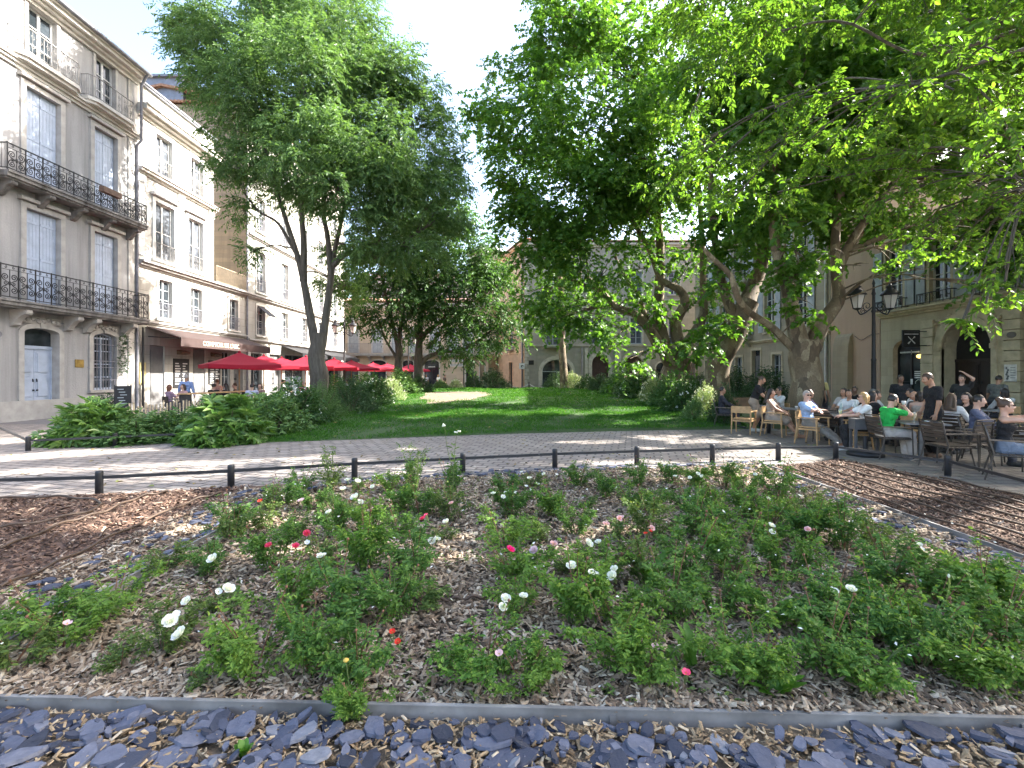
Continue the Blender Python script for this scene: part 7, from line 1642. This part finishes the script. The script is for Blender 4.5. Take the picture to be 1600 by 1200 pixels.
person('person in dark clothes with one arm raised in front of the arched portal', 13.6, 14.6, -20, 'stand', skin='fair', hair=('short', 'dark'), top=('tshirt', (.03, .03, .03)), hands={1: (.12, -.16, 1.78, (1, 0, -.3)), -1: (-.25, -.05, .95)}, fine=False, group=RT)
sitter('wood', 'person in a white jacket with dark hair sitting right of the arched portal', 'pale wood armchair under the person in the white jacket', 14.4, 14.2, -140, skin='tan', hair=('bob', 'dark'), top=('long', (.5, .5, .5)), fine=False)
place('table', 'grey cafe table in front of the arched portal', 13.2, 13.6, 0); place('table', 'grey cafe table beside the restaurant door', 10.9, 13.9, 0); place('table', 'grey cafe table left of the lamp post', 10.4, 14.2, 20)
# tables by the thick plane tree
sitter('wood', 'woman with sunglasses on her dark hair and bare legs sitting beside the thick plane trunk', 'pale wood armchair under the woman beside the thick plane trunk', 7.45, 13.75, 78, female=True, skin='tan', hair=('long', 'dark'), top=('dress', (.32, .27, .22)), bottom=None, shoes=(.3, .16, .1), feet={-1: (-.05, -.62, .085, (0, -.6, 1)), 1: (.12, -.56, .085, (0, -.6, 1))})
place('table', 'small grey table with a white cup against the thick plane trunk', 8.25, 14.0, 0); drink('white cup on the small table against the thick plane trunk', 'cup', 8.15, 13.85)
place('wood', 'pale wood armchair, empty, with its back to the trunk corner beside the lawn', 6.85, 14.3, 165)
person('waiter in a black T-shirt and beige shorts bending over a table beside the lawn corner', 7.45, 14.9, -70+150, 'stand', skin='tan', hair=('short', 'brown'), top=('tshirt', BLK), bottom=('shorts', (.30, .24, .18)), shoes=(.55, .55, .5), lean=.32, head=(.1, 0), hands={-1: (-.12, -.52, .82, (-.5, .8, 0)), 1: (.16, -.6, .95, (.5, .8, 0))}, group=RT)
place('table', 'grey cafe table under the bending waiter', 8.1, 15.1, 0)
sitter('wood', 'person in a striped top sitting behind the bending waiter', 'pale wood armchair under the person in the striped top', 8.6, 15.7, -60, skin='tan', hair=('short', 'dark'), top=('tshirt', (.55, .55, .53)), glasses=True, fine=False)
sitter('slat', 'person in dark clothes sitting left of the bending waiter', 'dark armchair under the person left of the bending waiter', 7.0, 15.9, 90, skin='tan', hair=('short', 'dark'), top=('long', (.03, .03, .035)), fine=False)
bn = thing('wooden_bench', 'brown wooden bench back behind the lawn corner shrubs', 'bench', (8.3, 17.9, 0)); obj('seat', MB().box(-.9, .9, -.2, .2, .42, .46), M_wood, bn); obj('backrest', MB().box(-.9, .9, .2, .235, .55, .88), m_plain('bench_wood', (.22, .13, .07), .6), bn)
for sx in (-1, 1): obj('leg', MB().box(sx*.8-.03, sx*.8+.03, -.18, .18, 0, .42), M_metal, bn)
person('man in a black T-shirt standing behind the thick plane trunk', 10.95, 17.4, 10, 'stand', skin='tan', hair=('short', 'dark'), top=('tshirt', BLK), bottom=('trousers', (.03, .03, .035)), fine=False, group=RT)
person('woman in a yellow top standing behind the man in black by the trunk', 11.45, 17.9, 160, 'stand', female=True, skin='tan', hair=('bob', 'brown'), top=('tshirt', (.6, .52, .22)), fine=False, group=RT)
sitter('slat', 'person in a red top sitting left of the leaning plane trunk', 'dark armchair under the person in the red top', 9.1, 22.6, 170, skin='tan', hair=('short', 'grey'), top=('tshirt', (.35, .05, .06)), fine=False)
ab = thing('sign_stand', 'thin metal easel standing left of the leaning plane trunk', 'easel', (9.35, 23.5, 0)); obj('frame', MB().tube([(-.25, 0, 0), (-.12, .1, 1.5)], .02, 6).tube([(.25, 0, 0), (.12, .1, 1.5)], .02, 6).tube([(-.12, .1, 1.5), (.12, .1, 1.5)], .02, 6).tube([(-.2, .04, .6), (.2, .04, .6)], .02, 6), M_galv, ab)
# walkers
ST_ = {-1: (-.09, -.2, .085, (0, -1, 0)), 1: (.09, .22, .11, (0, -1, 0))}
person('man with an orange backpack and white shirt walking away beside the thick far trunk', 8.2, 24.2, 170, 'stand', skin='tan', hair=('short', 'dark'), top=('tshirt', (.66, .64, .6)), bottom=('shorts', (.3, .26, .2)), shoes=(.5, .5, .48), fine=False, bag=(.42, .17, .07), feet=ST_, group=WK)
person('woman in a white top walking away beside the man with the backpack', 8.85, 24.0, 175, 'stand', female=True, skin='tan', hair=('long', 'brown'), top=('long', (.72, .72, .7)), bottom=('trousers', (.6, .58, .54)), fine=False, feet=ST_, group=WK)
person('person in a white shirt and pink trousers walking across behind the bare earth', *P(685, 600, 47.5)[:2], 60, 'stand', skin='tan', hair=('bob', 'blond'), top=('tshirt', (.75, .75, .73)), bottom=('trousers', (.5, .26, .24)), shoes=(.6, .6, .6), fine=False, feet=ST_, group=WK)
person('man in a dark shirt with a white sleeve walking beside the person in pink trousers', *P(695, 600, 48.5)[:2], 60, 'stand', skin='tan', hair=('short', 'dark'), top=('tshirt', (.10, .07, .06)), bottom=('shorts', (.36, .28, .18)), fine=False, feet=ST_, group=WK)
person('person in a white top standing before the black shop right of the darker leaning tree', *P(666, 600, 52)[:2], -30, 'stand', female=True, skin='tan', hair=('bob', 'dark'), top=('tshirt', (.7, .7, .7)), fine=False, group=WK)
# ---------------------------------------------------------------- left cafe
person('man in a light blue checked shirt standing with his back turned at the picket fence', *P(291, 600, 20.5)[:2], 160, 'stand', skin='tan', hair=('short', 'grey'), top=('long', (.22, .30, .52)), bottom=('trousers', (.06, .07, .1)), group=LT)
def cafe(pl, cl, px, d, rot, **kw):
    p = P(px, 600, d); sitter('cafe', pl, cl, p[0], p[1], rot, group=LT, fine=False, **kw)
cafe('woman with a short auburn bob in a mauve top sitting at the picket fence', 'dark cafe chair under the woman with the auburn bob', 268, 19.6, 120, female=True, hair=('bob', 'auburn'), top=('tshirt', (.30, .20, .27)))
cafe('woman in a pink top facing the woman with the auburn bob', 'dark cafe chair under the woman in the pink top', 283, 20.2, -60, female=True, hair=('bob', 'brown'), top=('tshirt', (.5, .3, .3)))
cafe('woman with her hair in a bun and a bare back before the second menu board', 'dark cafe chair under the woman with the bun', 340, 23.4, 170, female=True, skin='fair', hair=('bun', 'auburn'), top=('tank', (.5, .3, .25)), seat=.62)
cafe('person in black sitting left of the first parasol pole', 'dark cafe chair under the person in black left of the pole', 336, 21.5, 150, hair=('short', 'dark'), top=('tshirt', BLK))
cafe('person with long dark hair sitting beside the first parasol pole', 'dark cafe chair under the person with long dark hair', 350, 21.8, -120, female=True, hair=('long', 'dark'), top=('tshirt', (.03, .03, .03)))
cafe('person in a dark top sitting right of the first parasol pole', 'dark cafe chair under the person right of the pole', 364, 22.5, -90, hair=('short', 'brown'), top=('tshirt', (.12, .08, .07)))
cafe('person in a pale lilac shirt with dark hair, back turned, under the second parasol', 'dark cafe chair under the person in the lilac shirt', 394, 20.8, 175, hair=('short', 'dark'), top=('tshirt', (.48, .48, .62)))
cafe('woman with brown hair facing the person in lilac', 'dark cafe chair under the woman facing the person in lilac', 405, 21.6, -40, female=True, hair=('bob', 'brown'), top=('tshirt', (.25, .15, .12)))
cafe('waiter in black and white bending under the parasols left of the twin-stemmed trunk', 'dark cafe chair beside the bending black and white waiter', 445, 26, 90, hair=('short', 'dark'), top=('tshirt', (.5, .5, .5)), seat=.6)
cafe('person in a bright pink shirt sitting left of the twin-stemmed trunk', 'dark cafe chair under the person in bright pink', 476, 26.5, 150, hair=('short', 'grey'), top=('tshirt', (.7, .2, .4)))
cafe('person in white next to the bright pink shirt', 'dark cafe chair under the person in white by the pink shirt', 484, 27.5, -100, hair=('short', 'brown'), top=('tshirt', (.6, .62, .68)))
for i, (px, d, c, w_) in enumerate(((509, 33, (.12, .1, .09), 'dark brown'), (520, 35, (.28, .25, .25), 'grey'), (527, 37, (.25, .12, .1), 'rust'), (541, 36, (.5, .55, .62), 'pale blue'), (557, 40, (.03, .03, .03), 'black'), (567, 40, (.55, .57, .6), 'off-white'), (578, 42, (.4, .42, .46), 'blue-grey'), (597, 45, (.15, .16, .15), 'dark olive'))):
    cafe('person in a %s top sitting under the far parasols' % w_, 'dark cafe chair under the person in the %s top' % w_, px, d, (150, -60, 90, -120, 170, 60, -90, 100)[i], hair=('short', 'dark') if i % 2 else ('bob', 'brown'), top=('tshirt', c))
def ltable(label, px, d): p = P(px, 600, d); place('table', label, p[0], p[1], 20, 'tables of the left hand cafe')
ltable('cafe table between the auburn bob and the pink top', 276, 19.9); ltable('cafe table beside the first parasol pole', 345, 22.4); ltable('cafe table beside the person in lilac', 400, 21.2); ltable('cafe table beside the bright pink shirt', 468, 26.6)
ltable('cafe table of the person in off-white under the far parasols', 562, 40.4)
bt = thing('long_table', 'long pale wooden counter table standing behind the picket fence', 'table', tuple(P(342, 600, 20.2)[:2])+(0,), rad(78)); obj('tabletop', MB().box(-1.8, 1.8, -.3, .3, .98, 1.02), M_wood, bt)
for sx in (-1.6, 1.6): obj('leg', MB().box(sx-.04, sx+.04, -.25, .25, 0, .98), M_metal, bt)
# blackboard stand, road signs, chain fence
bs = thing('menu_stand', 'black chalkboard stand with white writing beside the blue barred window', 'menu stand', tuple(P(192, 600, 19.0)[:2])+(0,), rad(30))
obj('board', MB().box(-.24, .24, -.04, 0, .35, 1.3), M_black, bs); obj('leg', MB().box(-.27, -.24, -.05, .02, 0, 1.34), M_black, bs); obj('leg', MB().box(.24, .27, -.05, .02, 0, 1.34), M_black, bs); ch = MB()
for k in range(6): ch.box(-.16+.04*(k % 3), .03+.1*((k*7) % 3)/2, -.045, -.041, 1.15-k*.11, 1.18-k*.11)
obj('chalk_writing', ch, M_greyblue, bs)
p = P(705, 600, 54); sn = thing('street_sign', 'pair of white direction plates on a dark post before the cream building', 'sign', (p[0]+1.4, p[1], 0)); obj('post', MB().tube([(0, 0, 0), (0, 0, 3.5)], .06, 8), M_metal, sn)
for z in (2.65, 3.1):
    pl = obj('sign_plate', MB().box(-1.55, -.06, -.03, .0, z, z+.3), M_white, sn); lb = MB()
    for k in range(9): lb.box(-1.4+k*.14, -1.4+k*.14+.09, -.036, -.031, z+.09, z+.21)
    obj('sign_lettering', lb, M_shopgrey, pl)
sn = thing('wall_sign', 'small white square sign with a dark mark on the corner of the orange house', 'sign', (1.02, 49.78, 2.6)); obj('plate', MB().box(-.28, .28, -.03, 0, -.3, .3), M_white, sn); obj('mark', MB().tube([(p_[0], -.035, p_[1]) for p_ in spiral(0, -.02, .15, .8, 0, 1)], .035, 5).tube([(.0, -.035, -.2), (0, -.035, .12)], .03, 5), M_black, sn); obj('post', MB().tube([(0, .03, -2.6), (0, .03, .3)], .03, 6), M_metal, sn)
cf = thing('chain_fence', 'white chain hanging between short dark posts at the far end of the lawn', 'fence', (-.6, 48.2, 0)); pts = [(-1.6, 0), (.3, 0), (2.3, 0), (4.4, .0)]
for q in pts: obj('post', MB().lathe([(.06, 0), (.06, .85), (.08, .9), (.03, 1.0)], (q[0], q[1], 0), 10), M_black, cf)
for a_, b_ in zip(pts[:-1], pts[1:]): obj('chain', MB().tube([(a_[0]+(b_[0]-a_[0])*t, 0, .82-.42*4*t*(1-t)) for t in np.linspace(0, 1, 14)], .035, 5), M_white, cf)
b_ = thing('bollard', 'short dark bollard standing in front of the arched window left of the backpack man', 'bollard', tuple(P(1035, 600, 30)[:2])+(0,)); obj('body', MB().lathe([(.1, 0), (.1, .9), (.12, .95), (.1, 1.1), (.03, 1.2)], n=12), M_black, b_); obj('base', MB().lathe([(.15, 0), (.15, .08)], n=12), M_black, b_)
a_ = thing('notice_stand', 'small white A-shaped board in the second arched doorway', 'sign', tuple(P(993, 600, 47)[:2])+(0,)); obj('board', MB().box(-.35, .35, -.03, 0, .3, 1.5), M_white, a_); obj('leg', MB().tube([(-.3, 0, 0), (-.3, 0, .3)], .03, 6).tube([(.3, 0, 0), (.3, 0, .3)], .03, 6), M_metal, a_)
# climbing ivy and hanging pots on the left corner house
mb = MB(); n = 160; st = np.stack([XL+.12+rng.uniform(0, .2, n), 22.75+rng.normal(0, .12, n), rng.uniform(1.8, 3.7, n)], 1); twigs(mb, st, unit(rnd(n)+[.6, 0, .1]), .16, 5, .075, .06, 'oval', 0)
tag(obj('wall_creeper', mb, M_darkshrub), 'dark creeper climbing the wall beside the blue barred window', 'climber')
